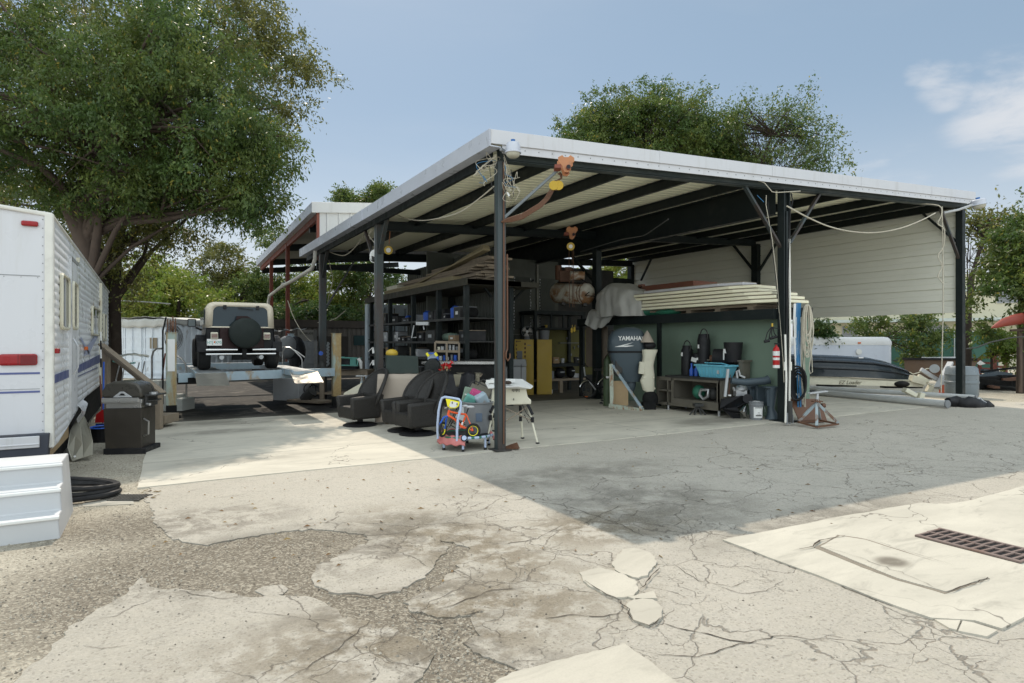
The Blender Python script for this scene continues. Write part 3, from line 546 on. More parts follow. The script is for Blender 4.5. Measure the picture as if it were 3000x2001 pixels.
for yy in (5.2, 9.1): b = MB(); b.box((0, yy, zs(0,12+yy)/2-.1), (.14,.14,zs(0,12+yy)-.2)); b.build('post', m['redsteel'], sh)
b = MB()
for yy in (1.3, 5.2, 9.1, 11.9): b = MB(); b.bar((0,yy,zs(0,12+yy)-.35), (7,yy,zs(7,12+yy)-.3), .12, .26); b.build('rafter', m['steel'], sh)
# ================================================================== REAR METAL WALL
wl = T('metal_partition', 'dull green grey steel partition with welded door panels behind the storage racks', 'partition', (2.7,9.4,0))
m['wallold'] = M('grimy olive grey steel', (.085,.09,.073), .6, 0, .25, 1.5, .15, .45, (.035,.035,.028))
b = MB(); b.bb(0, 4.9, 0, .08, 0, 4.45); b.build('wall', m['wallold'], wl)
b = MB()
for x in (2.62, 2.82, 3.98): b.bb(x, x+.07, -.06, 0, .2, 4.3)
b.bb(2.95, 3.9, -.03, 0, 1.9, 1.93); b.build('door_frame', M('scuffed grey steel', (.20,.20,.17), .6, 0, .25, 3, .2, .4), wl)
b = MB(); b.bb(3.13, 3.72, -.02, 0, 2.1, 3.85); b.bb(4.15, 4.75, -.02, 0, 2.1, 3.85); b.build('door_panel', M('dark patch steel', (.07,.075,.065), .7), wl)
b = MB(); r = random.Random(3)
for x0 in (3.10, 3.74, 4.12):
    for i in range(18): z = 2.1+i*.1; b.box((x0+r.uniform(-.01,.02), -.024, z), (.03*r.uniform(.5,1.3),.006,.05*r.uniform(.5,1.4)))
b.build('weld_marks', m['lgrey'], wl)
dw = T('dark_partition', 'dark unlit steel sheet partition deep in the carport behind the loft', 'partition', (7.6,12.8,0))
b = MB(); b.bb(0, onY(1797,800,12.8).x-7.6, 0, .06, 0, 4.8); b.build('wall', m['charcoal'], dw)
# rear backdrop of the storage bay
sb = T('storage_backing', 'dark corrugated backing sheets behind the long storage rack', 'partition', (3.6,6.4,0))
b = MB(); prof = []
for i in range(40): prof += [(0, i*.18), (0, i*.18+.09), (.03, i*.18+.11), (.03, i*.18+.16)]
n = len(prof); b.add([(xx, yy, z) for z in (0, 4.3) for xx, yy in prof], [(i, i+1, n+i+1, n+i) for i in range(n-1)]); b.build('sheet', m['wallold'], sb, recalc=False)
# ================================================================== TREES
def leaves(cl, per, size, spread, mat, parent, name='crown', droop=.35, seed=0, flat=.65):
    """cl: clump centres; per leaves round each centre, small rhombic leaves"""
    g = np.random.default_rng(seed); k = len(cl); cl = np.asarray(cl, float)
    # every clump is a handful of drooping sprays: leaves strung along short twigs
    ns = 5; tw = g.normal(size=(k, ns, 3)); tw[:, :, 2] = tw[:, :, 2]*flat - droop*.6; tw /= np.linalg.norm(tw, axis=2)[:, :, None]; tw *= spread*g.uniform(.7, 1.6, (k, ns, 1))*g.uniform(.7, 1.3, (k, 1, 1))
    pi = g.integers(0, ns, (k, per)); t = g.random((k, per, 1))**.8; d = tw[np.arange(k)[:, None], pi]*t; d[:, :, 2] -= (t[:, :, 0]**2)*spread*.35*droop; d += g.normal(size=d.shape)*spread*.16
    c = (cl[:, None, :]+d).reshape(-1, 3); n = len(c); dirn = np.repeat(tw[np.arange(k)[:, None], pi].reshape(-1, 3), 1, axis=0); dirn /= np.linalg.norm(dirn, axis=1)[:, None]
    u = g.normal(size=(n, 3))*.8+dirn*.9; u[:, 2] -= droop; u /= np.linalg.norm(u, axis=1)[:, None]
    t = g.normal(size=(n, 3)); v = np.cross(u, t); v /= np.linalg.norm(v, axis=1)[:, None]
    L = size*g.uniform(.6, 1.3, (n, 1)); W = L*g.uniform(.15, .24, (n, 1))
    V = np.stack([c-u*L*.5, c+v*W, c+u*L*.5, c-v*W], 1).reshape(-1, 3).astype('f4')
    me = bpy.data.meshes.new(name); me.vertices.add(4*n); me.vertices.foreach_set('co', V.ravel()); me.loops.add(4*n); me.loops.foreach_set('vertex_index', np.arange(4*n, dtype='i4'))
    me.polygons.add(n); me.polygons.foreach_set('loop_start', np.arange(0, 4*n, 4, dtype='i4')); me.polygons.foreach_set('loop_total', np.full(n, 4, 'i4')); me.update(calc_edges=True)
    me.materials.append(mat); o = bpy.data.objects.new(name, me); sc.collection.objects.link(o); o.parent = parent; return o
def ellp(x, y, D, rx, ry, rd=None):      # crown lobe measured in the photograph, put at its real distance
    p = at(x, y, D); return (p, rx*D/F0, ry*D/F0, rd or rx*D/F0)
def tree(name, label, cat, base, forks, lobes, n, per, size, spread, leaf, bark, r0=.2, group=None, limbs=26, seed=0, fill=.45, extra=None, twigs=0, droop=.35, gap=-.12):
    g = random.Random(seed); root = T(name, label, cat, base, 0, group); B0 = Vector(base); tot = sum(l[1]*l[2] for l in lobes); cl = []
    for p, rx, rz, rd in lobes:
        k = max(3, int(n*rx*rz/tot))
        for _ in range(k):
            d = Vector((g.gauss(0,1), g.gauss(0,1), g.gauss(0,1))).normalized()*(fill+(1-fill)*g.random())**.7
            q = mnoise.noise(Vector((d.x*2.3, d.y*2.3, d.z*2.3+seed)))*.45+.98
            if mnoise.noise((Vector((d.x*rx, d.y*rd, d.z*rz))+p)*.55) < gap: continue
            loc = Vector((math.cos(YAW)*d.x*rx+math.sin(YAW)*d.y*rd, -math.sin(YAW)*d.x*rx+math.cos(YAW)*d.y*rd, d.z*rz))*q
            cl.append(p+loc-B0)
    cl = [c for c in cl if c.z > .15]
    leaves([tuple(c) for c in cl], per, size, spread, leaf, root, 'crown', droop, seed)
    b = MB(); fk = [Vector(f)-B0 for f in forks]
    pr = Vector((0,0,-.05)); rr = r0
    path = [pr]+fk; rad = [r0*(1-.55*i/len(fk)) for i in range(len(path))]; b.tube(path, rad, 10)
    for i in range(limbs):
        e = g.choice(cl); s_ = g.choice(path[1:]); k = min((c for c in path[1:]), key=lambda c: (c-e).length + (max(0, c.z-e.z))*1.5); s_ = k if g.random() < .7 else s_
        m1 = s_.lerp(e, .45)+Vector((g.gauss(0,.12), g.gauss(0,.12), g.gauss(.1,.1)))*(e-s_).length*.5
        m0 = s_.lerp(m1, .5)+Vector((0,0,.04))*(e-s_).length; r1 = r0*g.uniform(.14,.42); b.tube([s_, m0, m1, m1.lerp(e, .6)+Vector((0,0,.05)), e], [r1, r1*.75, r1*.5, r1*.3, r1*.12], 6)
        for _ in range(twigs):
            t = g.choice(cl); 
            if (t-m1).length < (e-s_).length*1.2: b.tube([m1, m1.lerp(t, .5)+Vector((0,0,.08)), t], [r1*.35, r1*.2, r1*.06], 4)
    for ex in (extra or []): b.tube([Vector(q)-B0 for q in ex[0]], ex[1], 9)
    b.build('trunk', bark, root, smooth=60); return root
P = at
# the great tree over the trailer: one tree in front, a darker one behind it
tree('broadleaf_tree', 'huge spreading green tree with pale forked trunk rising right behind the travel trailer', 'tree', P(262,1100,16).xy.to_tuple()+(0,),
     [P(262,840,16), P(245,700,16), P(225,610,16), P(290,430,16)],
     [ellp(60,330,15.5,330,230,3.2), ellp(330,210,15.5,330,240,3.6), ellp(330,90,16,420,200,3.6), ellp(560,330,15.5,270,250,3.2), ellp(690,480,15.5,160,170,2.4), ellp(300,470,15,260,150,2.6), ellp(60,560,15,170,100,2), ellp(700,600,15.5,110,80,1.4), ellp(745,330,15.5,130,180,2), ellp(480,560,15.5,150,80,1.5)],
     2900, 104, .105, .42, m['leaf'], m['bark'], .34, limbs=70, seed=3, twigs=2, fill=.25, droop=.8, gap=-.03,
     extra=[([P(250,720,16), P(190,590,15.8), P(130,520,15.6), P(20,350,15.4)], [.2,.15,.12,.06]), ([P(250,720,16), P(272,640,16), P(300,480,16), P(345,370,16)], [.21,.18,.14,.07]), ([P(255,700,16), P(300,590,15.6), P(420,520,15.4), P(560,500,15.2)], [.16,.11,.08,.04]), ([P(262,640,16), P(268,480,16.2), P(225,330,16.3)], [.17,.12,.06])])
tree('broadleaf_tree', 'dark trunked olive green tree whose gold edged crown reaches furthest right over the jeep', 'tree', P(330,1085,20).xy.to_tuple()+(0,),
     [P(328,900,20), P(335,740,20), P(350,600,20), P(480,350,20)],
     [ellp(720,130,20,150,230,3.5), ellp(830,200,20,110,150,2.5), ellp(800,380,20,80,140,2.2), ellp(600,130,21,260,260,4), ellp(760,60,20,120,120,2.4), ellp(910,205,20,60,45,1), ellp(380,640,20,180,110,2.5), ellp(520,690,20,100,70,1.6), ellp(560,610,20,180,60,1.8), ellp(370,780,20,90,100,1.5), ellp(200,150,22,420,260,4), ellp(200,600,22,420,150,3)],
     2000, 80, .125, .5, m['leafo'], m['barkd'], .30, limbs=60, seed=5, twigs=1, fill=.25, droop=.6, gap=-.06,
     extra=[([P(300,1060,19.5), P(292,860,19.5), P(285,720,19.5), P(270,560,19.5)], [.26,.22,.18,.1]), ([P(350,720,20), P(440,640,20), P(560,560,20)], [.16,.1,.05])])
# the belt of trees behind the containers
LAB = ['rounded tree showing above the white container left of the jeep', 'bright yellow green tree hanging over the white container', 'loose branched tree left of the jeep roof with sky behind it',
       'dense green tree directly behind the jeep', 'leafy tree seen between the two red posts', 'bushy green tree seen right of the second red post', 'green tree seen beyond the carport left side', 'dark green low tree behind the brown container', 'small bushy crown showing over the gutter at the left of the carport roof']
spec = [(440,1040,34,[(440,850,90,110),(400,930,60,70)],'leafy',9), (520,1040,33,[(520,870,100,80),(470,920,80,60),(600,900,70,60)],'leafy',8), (650,1040,40,[(650,770,85,75),(620,840,80,60),(690,840,70,70)],'leafo',7), (700,1040,38,[(720,880,130,70),(790,820,60,60)],'leaf',9),
        (840,1040,38,[(850,840,90,110),(830,910,100,60),(815,700,70,35)],'leaf',9), (950,1040,37,[(960,850,100,90),(930,900,90,60)],'leafy',9), (1080,1040,36,[(1090,850,110,80),(1060,800,90,60)],'leaf',9), (900,1060,34,[(900,930,190,38)],'leafd',9), (1060,1040,42,[(1050,606,55,26),(1125,578,30,34),(1015,590,18,34)],'leaf',4)]
for i, (bx, by, D, lb, lm, n_) in enumerate(spec):
    tree('broadleaf_tree', LAB[i], 'tree', P(bx, by, D).xy.to_tuple()+(0,), [P(bx, 960, D), P(bx+4, 880 if i < 8 else 700, D)], [ellp(x, y, D, rx, ry, 2.2) for x, y, rx, ry in lb], 340, 60, .20, .6, m[lm], m['barkd'], .16, 'trees behind the containers', 14, 20+i)
tree('broadleaf_tree', 'row of far green crowns closing the view behind the containers and sheds', 'trees', P(700,1040,52).xy.to_tuple()+(0,), [P(700,900,52)], [ellp(x, 930+10*math.sin(x), 52, 130, 75, 3) for x in range(250, 2000, 130)], 1100, 40, .36, 1.0, m['leafd'], m['barkd'], .2, None, 10, 77)
# trees above the roof
tree('broadleaf_tree', 'dense round green tree rising above the middle of the carport roof', 'tree', P(1900,1050,34).xy.to_tuple()+(0,), [P(1900,800,34), P(1895,600,34), P(1880,480,34)],
     [ellp(1930,340,34,150,88,3.2), ellp(1790,370,34,120,80,2.8), ellp(1700,420,34,95,75,2.4), ellp(2060,420,34,130,100,3), ellp(2160,480,34,90,60,2.4), ellp(1900,460,34,300,70,3.4)], 1150, 112, .16, .6, m['leaf'], m['barkd'], .3, limbs=50, seed=41, twigs=2, fill=.2, gap=-.3)
tree('sparse_tree', 'thin leaved tree with bare twisting twigs above the right part of the roof', 'tree', P(2330,1050,32).xy.to_tuple()+(0,), [P(2330,800,32), P(2200,560,32), P(2260,400,32)],
     [ellp(2290,345,32,130,100,2.6), ellp(2150,350,32,90,90,2), ellp(2380,430,32,70,110,2), ellp(2430,480,32,60,60,1.6), ellp(2290,470,32,130,60,2.2)], 520, 34, .15, .6, m['leaf'], m['barkd'], .14, limbs=80, seed=43, twigs=4, fill=.1, droop=.6)
tree('sparse_tree', 'airy tree with dark curving limbs just right of the last carport post', 'tree', P(2835,1060,24).xy.to_tuple()+(0,), [P(2838,900,24), P(2850,800,24), P(2880,700,24)],
     [ellp(2890,640,24,80,65,1.6), ellp(2860,760,24,70,80,1.5), ellp(2950,700,24,40,60,1.2)], 230, 20, .17, .45, m['leafo'], m['barkd'], .13, limbs=46, seed=47, twigs=3, fill=.1)
tree('broadleaf_tree', 'glossy dense dark green tree at the right edge of the picture', 'tree', P(2990,1080,20).xy.to_tuple()+(0,), [P(2990,950,20), P(2990,800,20)],
     [ellp(3000,730,20,75,110,1.6), ellp(2980,850,20,90,90,1.6), ellp(3080,760,20,120,190,2.2), ellp(2985,930,19.5,60,50,1.2), ellp(2895,885,20,48,62,1.0), ellp(2935,965,19.5,45,45,.9)], 700, 70, .14, .40, m['leaf'], m['barkd'], .13, limbs=30, seed=49, fill=.3)
tree('shrub', 'bright green bush between the last post and the red kayak', 'shrub', P(2905,1080,22.8).xy.to_tuple()+(0,), [P(2905,1040,22.8), P(2900,980,22.8)],
     [ellp(2915,1000,22.8,36,44,.8), ellp(2965,1040,22.8,40,40,.9), ellp(3010,1030,22.8,60,50,1)], 170, 46, .14, .3, m['leafy'], m['barkd'], .05, limbs=14, seed=51)
tree('broadleaf_tree', 'low branching tree in front of the green fence above the white cargo trailer', 'tree', P(2590,1080,30).xy.to_tuple()+(0,), [P(2585,1000,30), P(2570,960,30)],
     [ellp(2550,962,30,70,34,1.4), ellp(2690,980,30,85,50,1.6), ellp(2620,935,30,120,30,1.5), ellp(2680,1035,30,70,36,1.1)], 260, 46, .18, .42, m['leaf'], m['barkd'], .09, limbs=26, seed=53)
tree('shrub', 'dark green bush beside the hanging ropes in front of the cream building', 'shrub', P(2405,1080,26).xy.to_tuple()+(0,), [P(2405,1000,26)], [ellp(2400,975,26,40,40,.8), ellp(2425,1000,26,30,25,.6)], 90, 44, .16, .35, m['leafd'], m['barkd'], .05, limbs=8, seed=55)
tree('broadleaf_tree', 'green tree glimpsed through the opening at the back corner of the carport', 'tree', P(1830,1040,33).xy.to_tuple()+(0,), [P(1830,900,33)], [ellp(1825,790,33,80,80,1.6)], 190, 46, .2, .45, m['leafy'], m['barkd'], .12, limbs=12, seed=57)
# ================================================================== BUILDINGS, FENCE, CONTAINERS
p0, p1 = P(2330,1003,46), P(2900,1003,40)
bl = T('cream_building', 'low cream building with a flat canopy band and louvred windows behind the right hand trees', 'building', (p0.x, p0.y, 0), math.atan2(p1.y-p0.y, p1.x-p0.x)); Lb = (p1-p0).length
b = MB(); b.bb(0, Lb+3, 0, 8, 0, 6.2); b.build('wall', m['building'], bl)
b = MB(); b.bb(-.2, Lb+3.2, -.9, 0, 3.05, 3.25); b.bb(-.2, Lb+3.2, -.25, 0, 5.0, 5.3); b.build('canopy', M('pale blue white trim', (.50,.55,.52), .6), bl)
for i, (x, z, ww) in enumerate([(3.1,1.9,1.0), (4.6,4.1,1.6), (8.2,1.9,1.2), (12.0,4.2,1.3), (13.3,1.9,1.0)]):
    b = MB(); b.bb(x, x+ww, -.06, -.005, z, z+.9); o = b.build('window', m['lgrey'], bl); b = MB(); 
    for k in range(8): b.box((x+ww/2, -.075, z+.08+k*.11), (ww-.1, .02, .07), (.5,0,0))
    b.build('louvre', m['grey'], o)
f0, f1 = P(2560,1003,35), P(2925,1003,32); fn = T('screen_fence', 'dark green screened chain link fence in front of the cream building', 'fence', (f0.x, f0.y, 0), math.atan2(f1.y-f0.y, f1.x-f0.x)); Lf = (f1-f0).length
b = MB(); b.bb(0, Lf, 0, .02, .1, 2.2); b.build('screen', m['fence'], fn); b = MB(); b.tube([(0,-.03,2.22),(Lf,-.03,2.22)], .025, 6); b.build('top_rail', m['galv'], fn)
for k in range(4): b = MB(); b.tube([(k*Lf/3,-.04,0),(k*Lf/3,-.04,2.1)], .03, 6); b.build('fence_post', m['galv'], fn)
# white shipping container under a grey cover
wc0 = P(357,1003,27); wc = T('white_container', 'rust spotted white shipping container with closed doors and a grey cover on its roof', 'container', (wc0.x, wc0.y, 0), -YAW-R_(17))
b = MB(); b.bb(0, 2.44, .05, 6.1, .12, 2.62); 
for i in range(16): x = .25+i*.37; b.prism([(x, 2.44), (x+.05, 2.49), (x+.2, 2.49), (x+.25, 2.44)], 'z', .25, 2.45) if False else b.add([(2.44,x,.25),(2.49,x+.05,.25),(2.49,x+.2,.25),(2.44,x+.25,.25),(2.44,x,2.45),(2.49,x+.05,2.45),(2.49,x+.2,2.45),(2.44,x+.25,2.45)], [(0,1,5,4),(1,2,6,5),(2,3,7,6),(4,5,6,7),(0,3,2,1)])
for x in (.03, 2.41): b.bb(x-.06, x+.06, -.02, .12, .1, 2.62)
b.bb(-.02, 2.46, -.02, .1, .08, .22); b.bb(-.02, 2.46, -.02, .1, 2.5, 2.62); b.build('body', m['contwhite'], wc)
for k in (0, 1):
    x0 = .1+k*1.13; b = MB(); b.bb(x0, x0+1.1, -.01, .05, .24, 2.48)
    for z in (.3, .82, 1.30, 1.85, 2.4): b.bb(x0+.02, x0+1.08, -.035, -.01, z, z+.05)
    for x in (x0+.05, x0+.98): b.bb(x, x+.07, -.04, -.012, .26, 2.45)
    d = b.build('door', m['contwhite'], wc); b = MB()
    b.tube([(x0+.55,-.06,.2),(x0+.55,-.06,2.52)], .02, 6)
    b.build('lock_rod', m['contwhite'], d)
b = MB(); b.bb(1.62, 2.02, -.04, -.034, 1.38, 1.85); b.build('peeling_sticker', rusty('peeling paper', (.5,.42,.25), .7, 9, (.1,.07,.05), (.35,.3,.2)), wc)
b = MB(); b.surf(lambda u_, v_: (-.08+2.62*u_, -.1+6.3*v_, 2.66+.10*math.sin(u_*math.pi)**.5+.05*mnoise.noise(Vector((u_*6, v_*9, 0)))), 20, 24)
b.surf(lambda u_, v_: (-.08+2.62*u_, -.1-.04*v_+.03*math.sin(u_*21), 2.66+.05*mnoise.noise(Vector((u_*6,0,0)))-v_*(.36+.08*mnoise.noise(Vector((u_*5,3,1))))), 24, 3)
b.surf(lambda u_, v_: (2.54+.03*math.sin(u_*30), -.1+6.3*u_, 2.66+.05*mnoise.noise(Vector((6,u_*9,0)))-v_*(.24+.06*mnoise.noise(Vector((u_*7,9,1))))), 24, 3)
b.build('roof_cover', M('grey roof cover', (.52,.52,.49), .7, 0, .12, 3, .2, .4), wc, smooth=60, thick=.01)
text('12', .28, m['grey'], wc, (2.492, 1.5, .95), (R_(90), 0, R_(90)), ext=.001)
b = MB(); r = random.Random(8)
for k in range(7): a = r.uniform(0,6); b.tube([(2.52+.02*k+.02*math.cos(t), .25+.36*math.cos(t)*(1+.05*k), 1.85+.42*math.sin(t)*(1+.04*k)+.05*math.sin(a)) for t in [j*.35 for j in range(18)]], .012, 5, closed=True)
one(b, 'cable_coil', m['grey'], 'loops of grey cable hung on the corner of the white container', 'cable coil', (wc0.x, wc0.y, 0), -YAW-R_(17))
# brown grey container at the back of the yard
d0, d1 = P(770,1003,28.5), P(1088,1003,31.5); dc = T('brown_container', 'brown grey corrugated shipping container with an open door bay beyond the lift', 'container', (d0.x, d0.y, 0), math.atan2(d1.y-d0.y, d1.x-d0.x)); Ld = (d1-d0).length
b = MB(); prof = []; x = 0
while x < Ld-.2: prof += [(x, 0), (x+.1, 0), (x+.14, .04), (x+.2, .04), (x+.24, 0)]; x += .24
n = len(prof); b.add([(xx, yy, z) for z in (.15, 2.35) for xx, yy in prof], [(i, i+1, n+i+1, n+i) for i in range(n-1)]); b.bb(0, Ld, .08, 2.4, .1, 2.4); b.bb(Ld-.15, Ld, -.05, .1, .1, 2.6); b.build('body', m['contdark'], dc, recalc=False)
b = MB(); b.bb(-2, Ld+.1, -.12, 2.6, 2.38, 2.74); b.build('roof_edge', M('brown roof trim', (.075,.065,.058), .7), dc)
b = MB(); b.bb(Ld-3.0, Ld-1.25, -.03, .0, .15, 1.95); b.build('open_bay_shade', M('dark bay shade', (.045,.04,.036), .7), dc)  # flat dark panel paints the shade inside the open bay
b = MB(); b.bb(Ld-.95, Ld-.3, -.05, -.02, 1.5, 2.0); b.build('notice_board', M('dark teal board', (.02,.05,.055), .5), dc)
# pale container seen through the rack
q0 = onY(1078,1003,15.2); pc = T('pale_container', 'pale blue white corrugated container standing behind the left end of the storage rack', 'container', (q0.x, 15.2, 0))
b = MB(); b.bb(0, 1.9, .05, .4, 0, 3.15)
for i in range(5): b.bb(.12+i*.36, .24+i*.36, -.0, .05, .1, 3.0)
b.build('body', M('pale blue sheet', (.52,.60,.66), .5, 0, .08, 2, .05, .3), pc)
b = MB()
for z in (1.0, 1.75): b.tube([(0,-.05,z),(1.9,-.05,z)], .02, 6)
for x in (.3,.66,1.05,1.5): b.tube([(x,-.06,.1),(x,-.06,3.0)], .018, 6)
b.build('lock_rod', m['charcoal'], pc)
# power line and pole at the left
b = MB(); b.tube([P(318,838,30), P(318,1050,30)], .12, 8); b.build if False else None
o = one(b, 'utility_pole', m['barkd'], 'thin dark wooden pole standing left of the white container', 'pole')
b = MB(); b.tube([P(300,878,24), P(420,884,24.5), P(500,890,25)], .022, 6); one(b, 'overhead_pipe', m['lgrey'], 'thin pale overhead cable crossing the trees above the white container', 'cable')
# ================================================================== THINGS ON THE LEFT
def FT(name, label, cat, x, D, z=0, group=None, rz=None):
    p = at(x, 1003, D); p.z = z; rr = FACE if rz is None else rz; root = T(name, label, cat, p, rr, group); Mi = Matrix.Rotation(-rr, 4, 'Z')
    return root, (lambda X, Y, dd=0: Mi @ (at(X, Y, D+dd)-p))
# travel trailer
tt = T('travel_trailer', 'white ribbed travel trailer with blue stripes parked under the big tree', 'travel trailer', (-5.6,.54,0))
def zb(y): return .42 if y < .6 else .42+(y-.6)*.09 if y < 4 else .73
def zt(y): return 3.10-.015*y
b = MB(); zz = [z for z in np.arange(.40, 3.12, .0123)]; ys = [0,.3,.6,1.5,2.5,3.3,4,6,8,10.2]
def side(z): k = (z-.4)/.098; a = .010*abs(math.sin(math.pi*k)); return a if int(k) % 4 or (k % 1) > .10 else -.005
vs = [(side(z), y, min(max(z, zb(y)), zt(y))) for y in ys for z in zz]; n = len(zz)
b.add(vs, [(i*n+j, (i+1)*n+j, (i+1)*n+j+1, i*n+j+1) for i in range(len(ys)-1) for j in range(n-1)])
m['trailer'] = M('lit white trailer skin', (.82,.825,.84), .33, 0, .03, 1.2, .0, .15, (.55,.53,.40)); m['trailerblue'] = M('faded blue vinyl stripe', (.09,.11,.26), .4, 0, .2, 2, .05, .2, (.3,.32,.38))  # lighter white than the end wall, light on the side painted in
b.build('side_skin', m['trailer'], tt, recalc=False, smooth=60)
b = MB(); b.bb(-2.5, -.006, .02, 10.15, .7, 3.0); b.bb(-2.5, -.5, .3, 10, .35, .7); b.prism([(-2.5,.44),(0,.44),(0,3.1),(-.6,3.17),(-2.5,3.19)], 'y', -.004, .03); b.add([(-.0,-.0,3.1),(-.6,0,3.17),(-2.5,0,3.19),(-2.5,10.2,3.04),(-.6,10.2,3.02),(0,10.2,2.95)], [(0,1,4,5),(1,2,3,4)])
b.build('body', M('dimmed white trailer end wall', (.60,.605,.63), .33, 0, .04, 1.2, .02, .35, (.43,.42,.37), zs=.12), tt)  # same white darkened to hold back the light on this end
b = MB(); b.bb(-.055, .02, -.03, -.005, .45, 3.12); b.bb(-.015, .028, -.02, .05, .45, 3.12); b.tube([(-2.5,-.02,3.19),(-.6,-.02,3.17),(0,-.02,3.11),(.01,10.2,2.95)], .025, 6); b.build('corner_trim', M('cream trim', (.66,.65,.60), .5), tt, bevel=.004)
b = MB(); b.bb(-2.5, -.1, -.008, -.0045, 2.40, 2.407); b.bb(-2.5, -.1, -.008, -.0045, 1.12, 1.125); b.build('seam', m['grey'], tt)
b = MB()
for k in range(26): b.cyl((-.075,-.006,.55+k*.1),(-.075,-.0095,.55+k*.1),.006,n=6)
for k in range(16): b.cyl((-.12-k*.15,-.004,2.385),(-.12-k*.15,-.0075,2.385),.005,n=6)
b.build('screws', m['grey'], tt)
for z in (1.29, 1.08): b = MB(); b.bb(-2.5, -.1, -.009, -.0045, z, z+.022); b.build('stripe', m['trailerblue'], tt)
b = MB()
for y0, y1, z0, z1, z2, z3 in ((.05,1.55,1.17,1.27,1.17,1.28), (2.55,7.5,1.18,1.29,1.22,1.40), (2.7,6.5,1.12,1.135,1.12,1.14)): b.add([(.017,y0,z0),(.017,y1,z2),(.017,y1,z3),(.017,y0,z1)], [(0,1,2,3)])
b.build('stripe', m['trailerblue'], tt, recalc=False); b = MB()
b.add([(.018,3.6,1.42),(.018,4.2,1.58),(.018,6.4,1.85),(.018,6.9,1.82),(.018,4.6,1.45)], [(0,1,2,3,4)]); b.add([(.018,3.1,1.70),(.018,3.2,1.74),(.018,5.0,1.40),(.018,4.6,1.42)], [(0,1,2,3)]); b.build('swoosh', M('pale blue swoosh', (.42,.46,.62), .4), tt, recalc=False)
def rrect(b, y0, y1, z0, z1, x, t, wd=.045, r=.08):
    pts = []
    for cy, cz, a0 in ((y1-r,z1-r,0),(y0+r,z1-r,90),(y0+r,z0+r,180),(y1-r,z0+r,270)): pts += [(x, cy+r*math.cos(R_(a0+k*22.5)), cz+r*math.sin(R_(a0+k*22.5))) for k in range(5)]
    b.tube(pts, wd/2, 6, closed=True)
for y0, y1, z0, z1 in ((.66,1.42,1.83,2.50), (5.05,6.9,1.80,2.32), (8.1,8.9,1.7,2.3)):
    b = MB(); rrect(b, y0, y1, z0, z1, .03, .02); f = b.build('window', m['cream'], tt); b = MB(); b.bb(.0, .024, y0+.03, y1-.03, z0+.03, z1-.03); b.build('pane', m['glass'], f)
    b = MB(); b.bb(.024, .036, (y0+y1)/2-.015, (y0+y1)/2+.015, z0, z1); b.build('mullion', m['lgrey'], f)
b = MB(); b.bb(.0, .034, 1.63, 2.50, .62, 2.80); dr = b.build('door', m['trailer'], tt, bevel=.02); b = MB(); b.bb(.0, .045, 1.60, 1.635, .6, 2.84); b.bb(.0, .045, 1.60, 2.53, 2.8, 2.84); b.build('door_frame', m['alu'], dr)
b = MB(); rrect(b, 1.80, 2.34, 1.85, 2.5, .04, .02); b.build('window', m['cream'], dr); b = MB(); b.bb(.03, .042, 1.83, 2.31, 1.88, 2.47); b.build('pane', M('curtained pane', (.30,.29,.24), .3), dr); b = MB(); b.tube([(.05,1.72,1.2),(.1,1.72,1.3),(.1,1.72,1.6),(.05,1.72,1.7)], .015, 6); b.build('handle', m['alu'], dr)
b = MB(); b.bb(.0, .055, 7.15, 7.25, .75, 2.93); b.bb(0, .05, 2.55, 2.6, 2.86, 2.93); b.build('slide_trim', m['cream'], tt)
b = MB(); b.add([(.022,5.0,2.2),(.022,5.5,2.45),(.022,5.2,2.0),(.022,5.05,1.9)], [(0,1,2,3)]); b.add([(.022,6.95,2.5),(.022,7.5,2.65),(.022,7.3,2.4)], [(0,1,2)]); b.build('torn_patch', m['ply'], tt, recalc=False)
for y, z, mt in ((.16,1.55,'lamp_red'), (3.75,1.55,'lamp_orange')): b = MB(); b.box((.04,y,z), (.05,.11,.06)); b.build('side_marker', m[mt], tt, bevel=.01)
b = MB(); b.box((-.19,-.02,2.99), (.155,.045,.06)); b.build('top_marker', m['lamp_red'], tt, bevel=.018); b = MB(); b.box((-.29,-.02,1.455), (.34,.05,.13)); b.build('tail_light', m['lamp_red'], tt, bevel=.025); b = MB(); b.box((-.29,-.0465,1.455), (.006,.004,.11)); b.box((-.20,-.0465,1.455), (.14,.003,.10)); b.build('tail_lens', M('dark red lens', (.14,.004,.008), .15), tt)
b = MB(); b.bb(-2.5, -.09, -.12, -.01, .47, .60); b.bb(-2.5, -.09, -.13, -.11, .5, .52); b.build('bumper', m['white_metal'], tt, bevel=.008)
b = MB(); b.prism([(-2.5,.32),(-.09,.30),(-.02,.36),(-.004,.62),(-.10,.62),(-2.5,.62)], 'y', -.10, .1); b.build('valance', M('dark grey valance', (.05,.055,.07), .5), tt, bevel=.01)
b = MB(); b.bb(-.6, -.05, .2, 2.2, .28, .46); b.build('wood_skirt', m['ply'], tt); b = MB(); b.bb(-2, -.12, .6, 9.9, .05, .72); b.build('underbody', m['dark'], tt)
b = MB(); b.surf(lambda u_, v_: (.02+.05*math.sin(v_*5)+.05*v_, 2.45+.9*u_+.1*v_, .72-.42*v_*(.4+.6*math.sin(u_*2.6+.4))), 8, 6); b.build('broken_skirt', m['trailer'], tt, thick=.006)
fp, q = FT('fallen_panel', 'bent beige sheet panel leaning against the underside of the travel trailer', 'panel', 240, 8.6, -.03)
